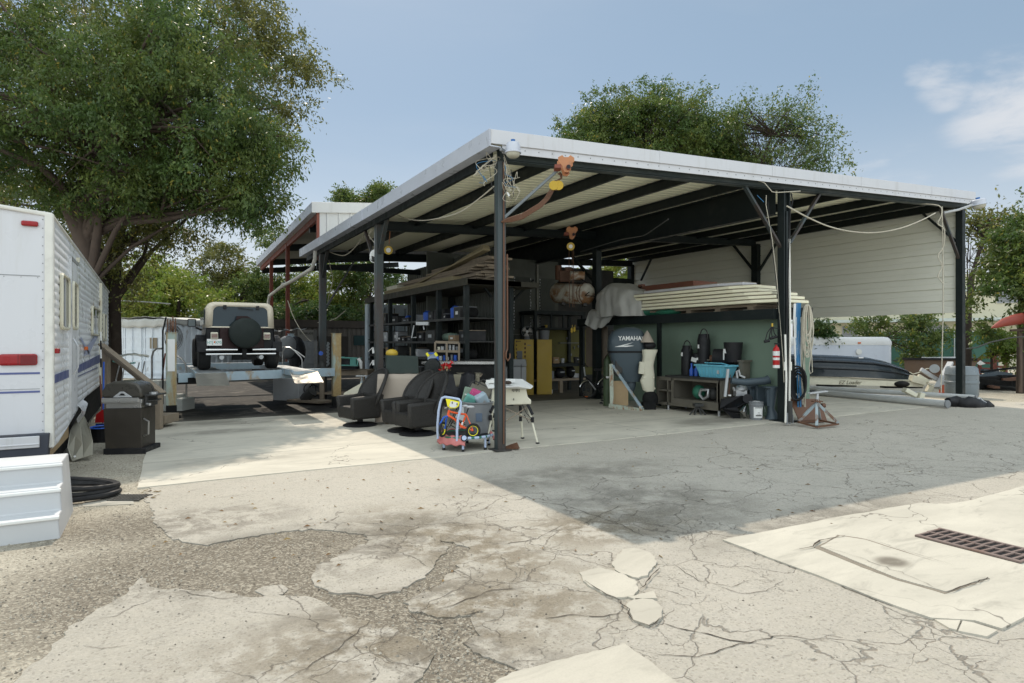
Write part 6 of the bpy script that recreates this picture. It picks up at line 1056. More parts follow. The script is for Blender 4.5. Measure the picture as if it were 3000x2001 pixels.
for i, (x0, x1, y0, y1, h, mt) in enumerate([(2.2,2.7,6.2,12.2,.16,'foamd'),(2.5,3.0,5.6,11.5,.36,'wood'),(2.25,2.65,10.9,11.9,.30,'cream'),(2.7,3.3,5.4,9.4,.62,'wood')]):
    if mt == 'foamd': m[mt] = M('dusty tan planks', (.30,.25,.15), .8)
    lab = ['long tan plank bundle along the front of the rack deck','grey timber stack behind the tan planks on the rack deck','cream carton on the far part of the rack deck','highest slanting board pile on the rack deck'][i]; o_ = T('lumber_pile' if i != 2 else 'carton', lab, 'lumber' if i != 2 else 'carton', (x0, y0, 3.225)); b = MB(); k = 0; r = random.Random(i)
    if i == 2: b.bb(0, x1-x0, 0, y1-y0, 0, h)
    else:
        z = 0
        while z < h: b.box(((x1-x0)/2+r.uniform(-.05,.05), (y1-y0)/2+r.uniform(-.2,.2), z+.03), (x1-x0, y1-y0-r.uniform(0,.5), .05), (0,0,r.uniform(-.02,.02))); z += .058
    b.build('boards', m[mt], o_)
w_ = T('slanted_boards', 'loose boards sloping up from the rack deck towards the roof beam', 'lumber', (2.4,5.6,3.25)); b = MB()
for k in range(5): b.bar((.15*k,4.5+.3*k,.1), (.3+.1*k,-.1+.2*k,.75+.06*k), .2, .04)
b.build('boards', m['foamd'], w_)
w_, q = FT('glass_cupboard', 'low cupboard with pale frame and open shelves of bottles below the storage rack', 'cupboard', 1308, 15.0, .75); b = MB()
for a_, c_ in (((1275,1002),(1345,1004)),((1275,1002),(1275,1060)),((1309,1002),(1309,1060)),((1345,1004),(1345,1060)),((1275,1028),(1345,1030))): b.bar(q(*a_), q(*c_), .045, .06)
b.build('frame', m['wood'], w_); b = MB(); r = random.Random(9)
for k in range(12): x = 1280+k*5.4; y = 1026 if k % 2 else 1056; b = MB(); b.cyl(q(x,y,.1), q(x,y-r.uniform(8,18),.1), r.uniform(.02,.045), n=8); b.build('bottle', m[r.choice(['lgrey','grey','cream','blue'])], w_)
if 1: b = MB(); b.box(q(1310,1032,.35), (.62,.05,.55)); b.build('back', m['dark'], w_)
w_, q = FT('desk_chair_frame', 'white framed stool hanging among the rack shelves', 'stool', 1235, 15.0, 1.5)
b = MB(); b.box(q(1238,948),(.3,.2,.08)); b.build('seat', m['lgrey'], w_); b = MB(); b.tube([q(1213,953), q(1206,990), q(1220,988)], .014, 6); b.tube([q(1240,954), q(1242,966)], .014, 6); b.build('leg', m['lgrey'], w_)
w_, q = FT('long_bench', 'dark steel workbench running below the storage rack', 'workbench', 1350, 14.2); b = MB(); b.box(q(1360,1062), (1.9,.6,.06)); b.build('top', m['steelb'], w_); b = MB(); b.box(q(1360,1100),(1.8,.5,.5)); b.build('base', m['dark'], w_)
# ================================================================== LOFT AND WHAT STANDS UNDER IT
lo = T('storage_loft', 'black steel storage loft carrying foam panels beside the middle post', 'loft', (6.7,.1,0))
def lb_(x0,x1,y0,y1,z0,z1,nm,mt,**k): b = MB(); b.bb(x0,x1,y0,y1,z0,z1); return b.build(nm, m[mt], lo, **k)
lb_(-.06,.02,0,6.9,2.14,2.36,'edge_beam','steel'); lb_(.02,.75,0,.08,2.14,2.36,'edge_beam','steel'); lb_(.02,1.0,.08,6.9,2.28,2.34,'deck','charcoal'); lb_(.6,2.0,6.6,6.9,2.05,2.27,'edge_beam','steel')
pL = onX(1933,1200,6.74); 
for x, y in ((.02, pL.y-.1), (.02, 6.8), (1.0,6.8), (.5, onX(2028,1003,7.1).y-.1)): b = MB(); b.bb(x-.045,x+.045,y-.045,y+.045,0,2.14); b.build('post', m['steel'], lo)
gw = T('green_wall', 'dull green painted wall panel standing under the loft', 'wall', (7.12,.25,0)); b = MB(); b.bb(0,.12,0,5.6,.0,2.27); b.build('panel', m['green'], gw); 
gw2 = T('plywood_wall', 'bare plywood sheet wall behind the large outboard motor', 'wall', (6.9,5.9,0)); b = MB(); b.bb(0,.05,0,1.0,.9,2.12); b.build('panel', M('dusty plywood', (.22,.18,.14), .85), gw2)
# foam panels, one on the other
fz = 2.50; specs = [(-.25,4.1,.0,1.22,0), (-.2,4.2,-.03,1.22,0), (-.1,4.05,-.08,1.2,-.02), (.15,3.75,-.10,1.1,.03), (.22,3.6,-.12,1.1,.05), (.5,3.0,-.15,.9,.0)]
labs = ['lowest and longest cream foam panel of the stack on the loft','second lowest cream foam panel of the stack on the loft','third cream foam panel from the bottom of the loft stack','third cream foam panel from the top of the loft stack, its end set back','second cream foam panel from the top of the loft stack','top foam panel of the loft stack, thinner and whitest']
for i, (dy, L_, dx, W_, a) in enumerate(specs):
    yb, ya = .35+dy*1.2, .35+dy*1.2+L_; t = .064; o_ = T('foam_panel', labs[i], 'foam panel', (6.55, yb, fz), a*.6, 'foam panels stacked on the loft'); b = MB(); x1 = W_+dx*1.6
    b.prism([(0,.55),(.18,.0),(x1,.0),(x1,L_),(-.0,L_)], 'z', 0, t); b.build('panel', m['foam' if i < 5 else 'white_metal'], o_, bevel=.012); b = MB(); b.prism([(.012,.56),(.19,.012),(x1-.01,.012),(x1-.01,L_-.012),(.012,L_-.012)], 'z', t, t+.014); b.build('groove', m['wood'], o_); fz += t+.022
pa = T('wood_pallet', 'timber pallet under the stack of foam panels on the loft', 'pallet', (6.75,.6,2.345)); b = MB()
for k in range(4): b.bb(0, .8, .1+k*.9, .25+k*.9, 0, .09)
b.bb(0,.9,0,3.6,.09,.14); b.build('planks', m['wood'], pa)
w_ = T('brown_lumber', 'reddish brown timber frame lying on the stack of foam panels', 'frame', (6.95,2.6,fz+.01)); b = MB()
for x in (0,.75): b.bb(x,x+.1,0,2.0,0,.16)
for y in (0,.9,1.9): b.bb(.1,.75,y,y+.12,0,.16)
b.bb(0,.12,1.85,2.0,0,.22); b.build('bars', m['redwood'], w_)
# tarpaulin heap
tp = T('tarp_heap', 'grey tarpaulin draped over a bulky load at the back of the loft', 'tarpaulin', (6.9,5.0,2.345)); r = random.Random(1)
def tarp(u_, v_):
    a = u_*2*math.pi; ph = v_*math.pi/2; c_, s_ = math.cos(a), math.sin(a); sq = (abs(c_)**3.2+abs(s_)**3.2)**(-1/3.2)
    R1 = sq*math.sin(ph)**.55; z = .88*math.cos(ph)**.42; y_ = R1*s_*.95; x_ = R1*c_*.62; z *= 1+.10*math.sin(y_*3.4+.6)
    fold = .045*math.sin(a*9+2*math.sin(z*5))*v_+.03*math.sin(a*21+z*4)*v_; n_ = mnoise.noise(Vector((x_*2.5+5, y_*2.5, z*2.5)))
    return (x_*(1+fold)+.07*n_, y_*(1+fold)+.07*n_, max(.01, z+.07*n_))
b = MB(); b.surf(tarp, 110, 26); b.build('cover', m['tarp'], tp, smooth=80, recalc=False)
b = MB(); b.surf(lambda u_, v_: (-.25-.40*v_+.03*math.sin(u_*15)*v_+.06*mnoise.noise(Vector((u_*4,v_*3,2))), -.3+1.5*u_*(1-.25*v_)+.3*v_, .30-.45*v_*v_-.16*math.sin(u_*3.1)*v_+.025*math.sin(u_*19)*v_), 50, 14); b.build('hanging_flap', m['tarp'], tp, smooth=70)
b = MB(); b.ell((0,0,.14), (.42,.45,.2), 20, 10); b.ell((.1,-.5,.10), (.3,.35,.14), 20, 10); b.ell((-.1,-.95,.07),(.25,.4,.09)); one(b, 'green_tarp', m['gtarp'], 'folded green tarpaulin lying between the grey heap and the foam panels', 'tarpaulin', (6.95,4.3,2.35), smooth=True)
# outboard motors
om, q = FT('outboard_motor', 'large blue grey outboard motor with white lettering hanging on a stand', 'outboard motor', 1835, 15.4)
def ob(b, secs, n=28):
    vs = []
    for cx, cy, z, rx, ry, e in secs:
        for k in range(n):
            a = 2*math.pi*k/n; c_, s_ = math.cos(a), math.sin(a); vs.append(Vector((1.1*(cx+rx*math.copysign(abs(c_)**e, c_)), 1.1*(cy+ry*math.copysign(abs(s_)**e, s_)), z)))
    m_ = len(secs); b.add(vs, [(i*n+j, i*n+(j+1) % n, (i+1)*n+(j+1) % n, (i+1)*n+j) for i in range(m_-1) for j in range(n)]+[tuple(range(n-1,-1,-1)), tuple((m_-1)*n+j for j in range(n))])
zf = lambda y: 1.65-(y-1003)*15.4/F0
b = MB(); ob(b, [(-.0,0,zf(1031),.40,.27,.55),(0,0,zf(1024),.425,.285,.55),(0,0,zf(1000),.42,.28,.55),(.01,0,zf(985),.40,.27,.6),(.02,0,zf(972),.35,.24,.65),(.05,0,zf(963),.24,.18,.75),(.07,0,zf(959),.10,.08,.9)]); cw = b.build('cowling', m['engine'], om, smooth=60)
b = MB(); ob(b, [(0,0,zf(1033),.415,.28,.55),(0,0,zf(1028),.43,.29,.55)]); b.build('cowl_seal', m['black'], cw); b = MB(); b.surf(lambda u_, v_: (-.20+.34*u_, -.18+.0, zf(963)+.035*math.sin(u_*3.1)), 2, 1); 
b = MB(); ob(b, [(.10,0,zf(1118),.20,.14,.8),(.08,0,zf(1100),.26,.17,.7),(.02,0,zf(1070),.34,.22,.6),(.0,0,zf(1045),.38,.25,.6),(0,0,zf(1033),.39,.26,.55)]); b.build('lower_cowl', m['engine'], om, smooth=60)
text('YAMAHA', .15, m['paper'], om, (.03,-.318,zf(992)), (R_(88),0,R_(-1)), bold=.003, sx=.92); text('225', .10, m['paper'], om, (.37,-.288,zf(991)), (R_(88),0,R_(22)), bold=.002, sx=.8)
b = MB(); b.add([(x*1.1, y*1.1-.002, z) for x, y, z in ((-.32,-.29,zf(1016)),(.10,-.295,zf(1003)),(-.02,-.296,zf(1009)),(.06,-.296,zf(1012)),(-.05,-.296,zf(1016)),(.12,-.295,zf(1013)),(-.1,-.295,zf(1017)),(-.12,-.296,zf(1012)))], [(0,7,2,1),(0,4,3,7),(6,5,3,4)]); b.build('swoosh', m['paper'], om, thick=.002)
b = MB(); b.tube([q(1803,1048,-.1),q(1796,1060,-.1),q(1800,1090,-.1),q(1815,1102,-.1)], .05, 10); b.box(q(1812,1070,-.15),(.18,.14,.4)); b.build('bracket', m['charcoal'], om, bevel=.02); b = MB(); b.bb(-.05,.22,-.09,.09,.72,.92); b.ell((.12,0,.6),(.12,.08,.22)); b.bb(.0,.3,-.12,.12,.70,.73); b.build('leg', m['engine'], om, smooth=50)
es, q = FT('engine_stand', 'chipped pale green angle iron stand with a blue diagonal brace under the outboard', 'stand', 1835, 15.3)
b = MB(); b.bar(q(1790,1066), q(1792,1192), .09, .09, up=(0,1,0)); b.bar(q(1786,1188), q(1884,1203,-.6), .09, .10); b.build('frame', rusty('chipped pale green paint', (.42,.46,.38), .3, 9), es); b = MB(); b.bar(q(1795,1070,-.05), q(1882,1198,-.6), .05, .05); b.build('brace', m['liftblue'], es); b = MB(); b.box(q(1818,1152,.1), (.38,.03,.62)); b.build('plywood', m['ply'], es)
b = MB(); 
for k in range(6): b.tube([q(1878+random.uniform(-6,6),1192+random.uniform(-3,6),-.6) for _ in range(5)], .008, 5)
b.build('rope_knot', m['rope'], es)
for i, (x, D, lab) in enumerate([(1780, 15.9, 'olive green gas bottle standing left of the outboard stand')]): w_, q = FT('gas_bottle', lab, 'gas cylinder', x, D); b = MB(); b.lathe([(.11,0),(.11,1.15),(.08,1.25),(.03,1.3),(.03,1.36)], 20); b.build('body', M('olive bottle paint', (.06,.09,.045), .5), w_, smooth=40); b = MB(); b.box((0,-.11,.75),(.12,.01,.05)); b.build('label_band', m['paper'], w_); b = MB(); b.tube([(0,-.03,1.36),(-.12,-.1,1.2),(-.15,-.12,.8),(-.05,-.13,.7)], .014, 6); b.build('hose', m['barkd'], w_, smooth=True)
w_, q = FT('handle_cart', 'small black wheeled dolly at the foot of the olive gas bottle', 'dolly', 1770, 16.4); b = MB(); b.bar(q(1760,1172),q(1792,1180),.05,.04); b.cyl(q(1761,1182,-.05),q(1761,1182,.0),.05); b.build('base', m['charcoal'], w_)
o2, q = FT('stripped_outboard', 'cream coloured outboard motor leg without its cowling beside the large outboard', 'outboard motor', 1900, 15.1)
b = MB(); P_ = [(1884,1028,.13,.13),(1922,1028,.13,.13)]
zg = lambda y: 1.65-(y-1003)*15.1/F0; xg = lambda x: (x-1900)*15.1/F0/1.1
ob(b, [(xg(1905),0,zg(1152),.06,.04,.8),(xg(1900),0,zg(1142),.13,.07,.7),(xg(1896),0,zg(1115),.16,.09,.7),(xg(1900),0,zg(1100),.13,.10,.7),(xg(1897),0,zg(1070),.13,.11,.7),(xg(1901),0,zg(1045),.14,.12,.7),(xg(1903),0,zg(1028),.17,.14,.7),(xg(1903),0,zg(1024),.17,.14,.7)], 22); b.build('leg', m['cream'], o2, smooth=55); b = MB(); b.box(q(1880,1078,-.05),(.14,.12,.3),(0,.1,0)); b.box(q(1898,1106),(.30,.2,.03)); b.bar(q(1884,1108),q(1912,1146),.03,.2); b.build('casting', m['cream'], o2, bevel=.02)
b = MB(); b.ell(q(1903,1012), (.16,.14,.10)); b.build('powerhead', m['black'], o2, smooth=True); b = MB(); b.lathe([(.17,0),(.13,.08),(.06,.22),(.001,.30)], 14, q(1896,1003)); b.build('bag_cover', m['cloth'], o2, smooth=50); b = MB(); b.ell(q(1905,1170),(.2,.15,.22)); b.box(q(1900,1190),(.3,.3,.2)); b.build('dark_base', m['dark'], o2)
# steel desk
dk_ = T('steel_desk', 'open fronted dark steel desk frame against the green wall', 'desk', (6.27,1.23,0)); yl = onX(1955,1003,6.27).y-1.23; zd = .80
b = MB(); b.bb(-.03,.72,-.03,yl+.05,zd,zd+.05); b.build('top', m['darkcar'], dk_, bevel=.004); m['deskst'] = M('worn desk steel', (.17,.155,.125), .5, .3, .2, 3, .1, .4, (.07,.06,.05))
b = MB(); b.bb(0,.68,-.01,.02,.12,zd); b.bb(0,.68,yl-.02,yl+.01,.12,zd); b.bb(.66,.68,0,yl,.12,zd); b.bb(0,.03,-.01,.05,.12,zd); b.bb(0,.68,1.38,1.41,.12,zd); b.bb(0,.68,1.9,1.93,.12,zd); b.build('frame', m['deskst'], dk_); b = MB(); b.bb(-.01,.66,0,1.4,.12,.30); b.bb(0,.66,1.41,1.9,.45,.49); b.bb(0,.66,1.41,1.9,.12,.18); b.bb(-.004,.0,1.41,1.9,.72,.80); b.bb(-.004,.0,1.36,1.44,.12,.8); b.bb(-.004,.0,1.87,1.95,.12,.8); b.bb(-.004,.0,0,1.38,.74,.80); b.build('shelf', m['deskst'], dk_)
for x, y in ((.04,.02),(.64,.02),(.04,yl),(.64,yl)): b = MB(); b.cyl((x,y,0),(x,y,.12),.025,.03); b.build('foot', m['alu'], dk_)
def on_desk(nm, lab, cat, x, y, z=None, rz=0): p = onX(x, y, 6.55); return T(nm, lab, cat, (p.x, p.y, zd+.052 if z is None else z), rz)
cr = on_desk('plastic_crate', 'turquoise plastic crate with folded lid flaps on the desk', 'crate', 2098, 1090); b = MB(); b.add([(s*w_*.5, t*l_*.5, z) for z, w_, l_ in ((0,.34,.62),(.26,.42,.84)) for s, t in ((-1,-1),(1,-1),(1,1),(-1,1))], [(0,3,2,1),(0,1,5,4),(1,2,6,5),(2,3,7,6),(3,0,4,7)]); b.build('body', m['crate'], cr, thick=.012, bevel=.01); b = MB(); b.bb(-.235,.235,-.46,.46,.25,.29); b.box((-.1,-.1,.31),(.24,.5,.02),(0,.2,0)); b.build('rim', m['crate'], cr, bevel=.006)
b = MB(); 
for k in range(7): b.bb(-.215,-.19,-.30+k*.1,-.29+k*.1,.02,.25)
b.build('rib', m['crate'], cr); b = MB(); b.box((-.20,-.22,.13),(.012,.07,.08)); b.build('label', m['lgrey'], cr)
for nm, lab, cat, x, y, mt, pr_ in [('blue_bottle','blue spray bottle on the desk nearest the turquoise crate','bottle',2040,1087,'blue',[(.05,0),(.05,.16),(.02,.2),(.02,.26)]), ('blue_jug','second blue bottle touching the end of the turquoise crate','bottle',2026,1087,'blue',[(.05,0),(.05,.14),(.02,.2),(.02,.30)]), ('pump_bottle','tall black cylinder with a top loop at the left end of the desk','cylinder',1993,1086,'black',[(.14,0),(.14,.60),(.11,.66),(.11,.72)]), ('black_canister','black canister with torn white labels behind the blue bottles','canister',2026,1080,'black',[(.15,0),(.15,.44),(.13,.52),(.1,.54)]), ('pressure_filter','tallest black cylinder with a ring handle behind the desk','cylinder',2042,1060,'black',[(.15,.0),(.15,.85),(.13,.93),(.12,1.0)]), ('black_bucket','black open bucket standing high on the right of the desk top shelf','bucket',2128,1040,'black',[(.16,.35),(.21,.80),(.20,.80),(.15,.36)])]:
    o_ = on_desk(nm, lab, cat, x, y); 
    if nm in ('black_canister','pressure_filter','black_bucket','pump_bottle'): o_.location.x = 6.78
    b = MB(); b.lathe(pr_, 22); b.build('body', m[mt], o_, smooth=40)
    if cat == 'cylinder': zt_ = pr_[-1][1]; b = MB(); ring_(b, (0,0,zt_-.04), .16, .014, ax=(.3,1,0)); b.build('loop', m['charcoal'], o_); b = MB(); b.box((-.14,.03,zt_*.7),(.02,.05,.09)); b.build('tag', m['paper'], o_)
    if 'canister' in nm: b = MB(); b.box((-.15,.0,.38),(.012,.16,.10),(.2,0,0)); b.box((-.14,-.1,.40),(.012,.05,.06)); b.build('torn_label', m['paper'], o_)
    if 'bucket' in nm: b = MB(); b.box((-.17,.09,.6),(.012,.09,.1)); b.box((-.165,.13,.5),(.012,.03,.2)); b.build('torn_label', m['paper'], o_)
w_ = on_desk('sink_cabinet', 'open steel box shelf at the right end of the desk', 'cabinet', 2150, 1095); w_.location.x = 6.75; w_.location.y = 1.25; b = MB(); b.bb(0,.25,-.25,.75,.0,.03); b.bb(0,.25,-.28,-.25,-.1,.38); b.bb(-.02,.27,-.32,.85,.36,.40); b.bb(.22,.25,-.25,.75,.03,.36); b.bb(0,.03,-.25,-.17,0,.36); b.build('body', m['deskst'], w_)
w_ = on_desk('rubber_motor', 'black rubber hose drum behind the turquoise crate', 'drum', 2085, 1035); w_.location.x = 6.85; w_.location.z = 1.15; b = MB(); b.cyl((-.1,.1,.15),(.1,-.3,.15),.2, n=20); b.build('body', m['rubber'], w_); b = MB(); b.cyl((-.14,.18,.12),(-.1,.1,.12),.08); b.build('core', m['rust'], w_)
for nm, lab, cat, x, y, dx, mt, sz in [('machined_casting','bright metal engine casting on the floor shelf of the desk','engine part',2075,1160,.1,'alu',(.12,.14,.12)), ('green_net','green glass float or netted ball on the desk floor shelf','float',2048,1150,.15,'gtarp',(.15,.16,.17)), ('dark_cowl','dark plastic cover at the right of the desk floor shelf','cover',2090,1158,.2,'charcoal',(.14,.14,.15))]:
    p = onX(x, y, 6.27+dx+.1); o_ = T(nm, lab, cat, (p.x, p.y, .31)); b = MB()
    if mt == 'alu': b.tube([(-.1,.17,.12),(-.1,.05,.02),(-.1,-.08,.1),(-.1,-.1,.25),(-.1,.12,.24),(-.1,.17,.12)], .035, 8)
    else: b.ell((0,0,sz[2]), sz, 14, 9)
    b.build('body', m[mt], o_, smooth=50)
# parts heap right of the desk
w_, q = FT('outboard_gearcase', 'glossy black outboard gearcase with silver propeller cone on the floor', 'outboard part', 2130, 13.25)
b = MB(); b.add([q(2112,1170,.25),q(2175,1160,.2),q(2205,1172),q(2160,1196),q(2108,1200,.2),q(2120,1200,-.02),q(2170,1210,-.02)], [(0,1,2,3,4),(4,3,6,5)]); b.build('casing', m['carblack'], w_, thick=.06, bevel=.015); b = MB(); b.add([q(2120,1204),q(2166,1212),q(2170,1226),q(2148,1226)], [(0,1,2,3)]); b.build('skeg', m['carblack'], w_, thick=.02)
b = MB(); a_ = q(2188,1192,-.02); c_ = q(2160,1196,-.05); b.tube([q(2188,1180,-.05), q(2183,1205,-.05), q(2180,1222,-.05)], [.12,.09,.02], 16) if False else b.tube([q(2184,1190,-.05), q(2176,1205,-.06), q(2184,1221,-.06)], [.02,.10,.02], 16); b.build('prop_cone', m['chrome'], w_, smooth=50); b = MB(); b.cyl(q(2192,1168,.05), q(2190,1168,-.05), .10, n=20); b.build('hub', m['black'], w_)
w_, q = FT('exhaust_pipe', 'long dark grey exhaust casting lying across the parts beside the desk', 'pipe', 2195, 13.3); b = MB(); b.tube([q(2142,1115), q(2180,1120), q(2240,1116), q(2252,1112)], [.07,.075,.085,.10], 16); b.build('tube', m['engine'], w_, smooth=50); b = MB(); b.tube([q(2160,1108),q(2158,1088),q(2164,1084),q(2168,1100),q(2182,1106)], .022, 8); b.build('lug', m['lgrey'], w_, smooth=True)
w_, q = FT('midsection', 'tall grey outboard midsection casting standing beside the middle post', 'outboard part', 2262, 13.1); b = MB(); b.tube([q(2262,1228),q(2262,1210),q(2258,1196),q(2262,1150),q(2262,1134)], [.15,.10,.07,.10,.12], 12); b.box(q(2262,1134),(.34,.2,.03)); b.box(q(2250,1165),(.08,.1,.35)); b.build('casting', m['engine'], w_, smooth=40)
w_, q = FT('grey_casting', 'ribbed grey engine casting behind the white pail', 'outboard part', 2222, 13.5); b = MB(); b.box(q(2225,1160,.1),(.22,.2,.42)); b.box(q(2205,1150,.2),(.2,.2,.5)); b.box(q(2195,1136,.2),(.3,.2,.12)); b.build('block', m['engine'], w_, bevel=.03)
w_, q = FT('power_head', 'bright chipped metal power head lying behind the black gearcase', 'outboard part', 2170, 13.6); b = MB(); b.ell(q(2172,1140),(.14,.12,.1)); b.box(q(2168,1152),(.24,.2,.14)); b.tube([q(2158,1150),q(2150,1142),q(2148,1134)],.03,8); b.build('block', m['alu'], w_, smooth=50)
w_, q = FT('leaning_tube', 'pale grey plastic tube leaning on the right end of the desk', 'tube', 2130, 13.3); b = MB(); b.cyl(q(2133,1081), q(2124,1162), .032, n=14); b.build('body', m['lgrey'], w_, smooth=40)
w_, q = FT('thin_rod', 'thin reddish rod with a white foot leaning beside the pale tube', 'rod', 2138, 13.4); b = MB(); b.cyl(q(2140,1098), q(2135,1158), .007, n=6); b.build('shaft', m['redwood'], w_); b = MB(); b.box(q(2137,1158),(.06,.05,.03)); b.build('foot', m['white'], w_)
w_, q = FT('black_stool', 'low black stand on splayed legs on the floor under the desk', 'stand', 2045, 13.9); b = MB(); b.box(q(2045,1186),(.2,.2,.06))
for x in (2020,2034,2054,2068): b.bar(q(2045,1188), q(x,1216), .03)
b.build('stand', m['charcoal'], w_)
pa_, q = FT('paint_pail', 'grey pail with printed white label on the floor near the middle post', 'pail', 2215, 13.05); b = MB(); b.lathe([(.125,0),(.14,.30),(.150,.31),(.150,.34),(.142,.35),(.148,.36),(.148,.385),(.001,.39)], 32); b.build('body', m['grey'], pa_, smooth=35)
b = MB(); b.surf(lambda u_, v_: ((.1365+.007*v_)*math.sin(-.72+1.44*u_), -(.1365+.007*v_)*math.cos(-.72+1.44*u_), .05+.23*v_), 14, 2); lb2 = b.build('label', m['paper'], pa_, smooth=40); b = MB()
for k in range(6): b.box((-.06+k*.024, -.1455+.0015*abs(k-2.5), .265),(.012,.004,.022),(0,.4,0))
b.box((0,-.143,.10),(.12,.004,.02)); b.box((-.0,-.143,.16),(.04,.003,.007)); b.box((0,-.143,.13),(.08,.003,.006)); b.build('print', m['black'], lb2); b = MB(); b.tube([(.15,0,.33),(.17,-.06,.22),(.14,-.12,.18)], .004, 5); b.build('wire_handle', m['galv'], pa_); b = MB(); b.lathe([(.08,.391),(.08,.394),(.001,.394)],20); b.build('lid_mark', m['paper'], pa_)
# on the middle post
fe, q = FT('fire_extinguisher', 'red fire extinguisher with white labels hanging on the green wall by the post', 'fire extinguisher', 2274, 12.35); b = MB(); c_ = q(2274,1078); b.lathe([(.001,0),(.055,.01),(.065,.04),(.065,.36),(.05,.41),(.02,.44),(.02,.47)], 22, c_); b.build('cylinder', m['red'], fe, smooth=40); b = MB()
for z0, z1 in ((.25,.34),(.16,.21),(.0,.06)): b.lathe([(.067,z0),(.067,z1)], 22, c_)
b.build('label', m['paper'], fe); b = MB(); b.box(c_+Vector((0,-.02,.49)),(.09,.03,.03)); b.build('valve', m['black'], fe)
bt, q = FT('bungee_hanger', 'black resistance straps with handles hanging from a yellow clip on the post', 'straps', 2258, 12.7); b = MB(); 
for P_ in ([(2262,955),(2248,975),(2242,998)], [(2262,955),(2256,975),(2252,996)], [(2264,955),(2268,975),(2276,988)], [(2264,955),(2260,975),(2262,988)], [(2262,960),(2280,962)]): b.tube([q(*p) for p in P_], .010, 6)
b.cyl(q(2239,1001),q(2254,998),.03); b.cyl(q(2256,992),q(2276,986),.03); b.build('straps', m['black'], bt); b = MB(); b.box(q(2262,952),(.03,.03,.07)); b.build('clip', m['yellow'], bt)
for i, (x0, x1, y0, y1, lab) in enumerate([(2301,2306,980,1238,'white plastic pipe standing against the front of the middle post, left of the pair'), (2312,2318,700,1230,'tall white plastic pipe fixed up the middle post, right of the pair')]): w_, q = FT('white_pipe', lab, 'pipe', x0, 12.10+.1*i); b = MB(); b.tube([q(x0,y1), q((x0+x1)/2,(y0+y1)/2), q(x0 if i else x0-1,y0)], .020, 10); b.tube([q(x0-1 if i==0 else (x0+x1)/2+1, 1060), q(x0-1 if i==0 else (x0+x1)/2+1, 1085)], .026, 10); b.build('pipe', m['pvc'], w_, smooth=True)
w_, q = FT('paint_roller_poles', 'bundle of pipe ends and a brush head at the foot of the middle post', 'poles', 2316, 12.12); b = MB(); b.tube([q(2314,1175),q(2316,1236)],.045,10); b.build('brush_head', m['charcoal'], w_); b = MB(); b.tube([q(2306,1210),q(2306,1243)],.02,8); b.tube([q(2314,1215),q(2314,1242)],.02,8); b.tube([q(2321,1215),q(2322,1240)],.02,8); b.build('pipe_ends', m['grey'], w_)
w_, q = FT('white_cable', 'white and black cables running down the middle post from the roof beam', 'cable', 2290, 12.15); b = MB(); b.tube([q(2245,572),q(2244,600),q(2262,700),q(2276,820),q(2284,930),q(2294,1050),q(2297,1120)], .007, 5); b.tube([q(2222,530),q(2240,536),q(2262,562),q(2275,564),q(2345,560)], .008, 5); b.build('white_wire', m['rope'], w_, smooth=True); b = MB(); b.tube([q(2318,566),q(2322,590),q(2315,620),q(2312,700),q(2306,900),q(2300,1100)], .012, 6); b.tube([q(2250,590),q(2258,700),q(2270,790),q(2282,900),q(2292,1060)], .007, 5); b.build('black_wire', m['rubber'], w_, smooth=True); b = MB(); b.tube([q(2218,572),q(2238,592)], .006, 5); b.build('blue_wire', m['ropeblue'], w_)
# ropes hanging on the end of the green wall
gb_, q = FT('rope_rail', 'end of the green wall and beam that carries the hanging ropes', 'beam end', 2345, 12.95); b = MB(); b.box(q(2345,915,.15),(.5,.06,.2)); b.build('beam', m['steel'], gb_); b = MB(); b.bar(q(2362,915,.25), q(2359,1215,.25), .14, .08, up=(0,1,0)); b.build('green_panel', m['green'], gb_)
for nm, lab, x0, x1, y0, y1, n_, mt, rr_ in [('strap_bundle','bundle of long white straps hanging leftmost beside the middle post',2326,2334,890,1105,6,'white',.012), ('rope_hank','bundle of long blue ropes hanging between the white straps and the rope coil',2334,2345,888,1222,7,'ropeblue',.011), ('thin_ropes','few tan ropes hanging just right of the blue ropes',2340,2356,930,1210,5,'rope',.009)]:
    w_, q = FT(nm, lab, 'rope', x0, 12.75); r = random.Random(x0)
    for k in range(n_): x = x0+(x1-x0)*k/max(1,n_-1); ye = y1-r.uniform(0,70)*(k % 2); b = MB(); b.tube([q(x,y0+4,.08), q(x+.5,y0,.0), q(x-1,y0+40,-.04), q(x+r.uniform(-3,3),(y0+ye)/2,-.04), q(x+r.uniform(-3,6)+4,ye,-.03)], rr_, 6); b.build('strand', m[mt if not (mt == 'white' and k == 4) else 'ropeblue'], w_, smooth=True)
w_, q = FT('rope_coil', 'thick coil of off white rope hung in long loops beside the blue ropes', 'rope', 2365, 12.7); r = random.Random(5)
for k in range(13): cx = 2365+r.uniform(-3,3); hw = 16-k*.85+r.uniform(-1,1); y1 = 980+r.uniform(-10,45)*(1 if k % 3 else 2); b = MB(); b.tube([q(cx+hw*math.cos(a)*(.9 if math.sin(a) > 0 else 1), 893+(y1-893)*(.5-.5*math.sin(a)), -.04+.05*math.sin(k)+.04*math.cos(a)) for a in [j*.349 for j in range(18)]], .0125, 5, closed=True); b.build('loop', m['rope'], w_, smooth=True)
b = MB(); b.tube([q(2372,990,-.05),q(2376,1040,-.05),q(2370,1080,-.05),q(2374,1095,-.05),q(2380,1090,-.05),q(2378,1040,-.05),q(2374,1000,-.05)], .009, 6); b.build('loop', m['rope'], w_, smooth=True)
w_, q = FT('black_hose_coil', 'coil of thick black hose hanging low on the middle post', 'hose', 2342, 12.6); r = random.Random(9)
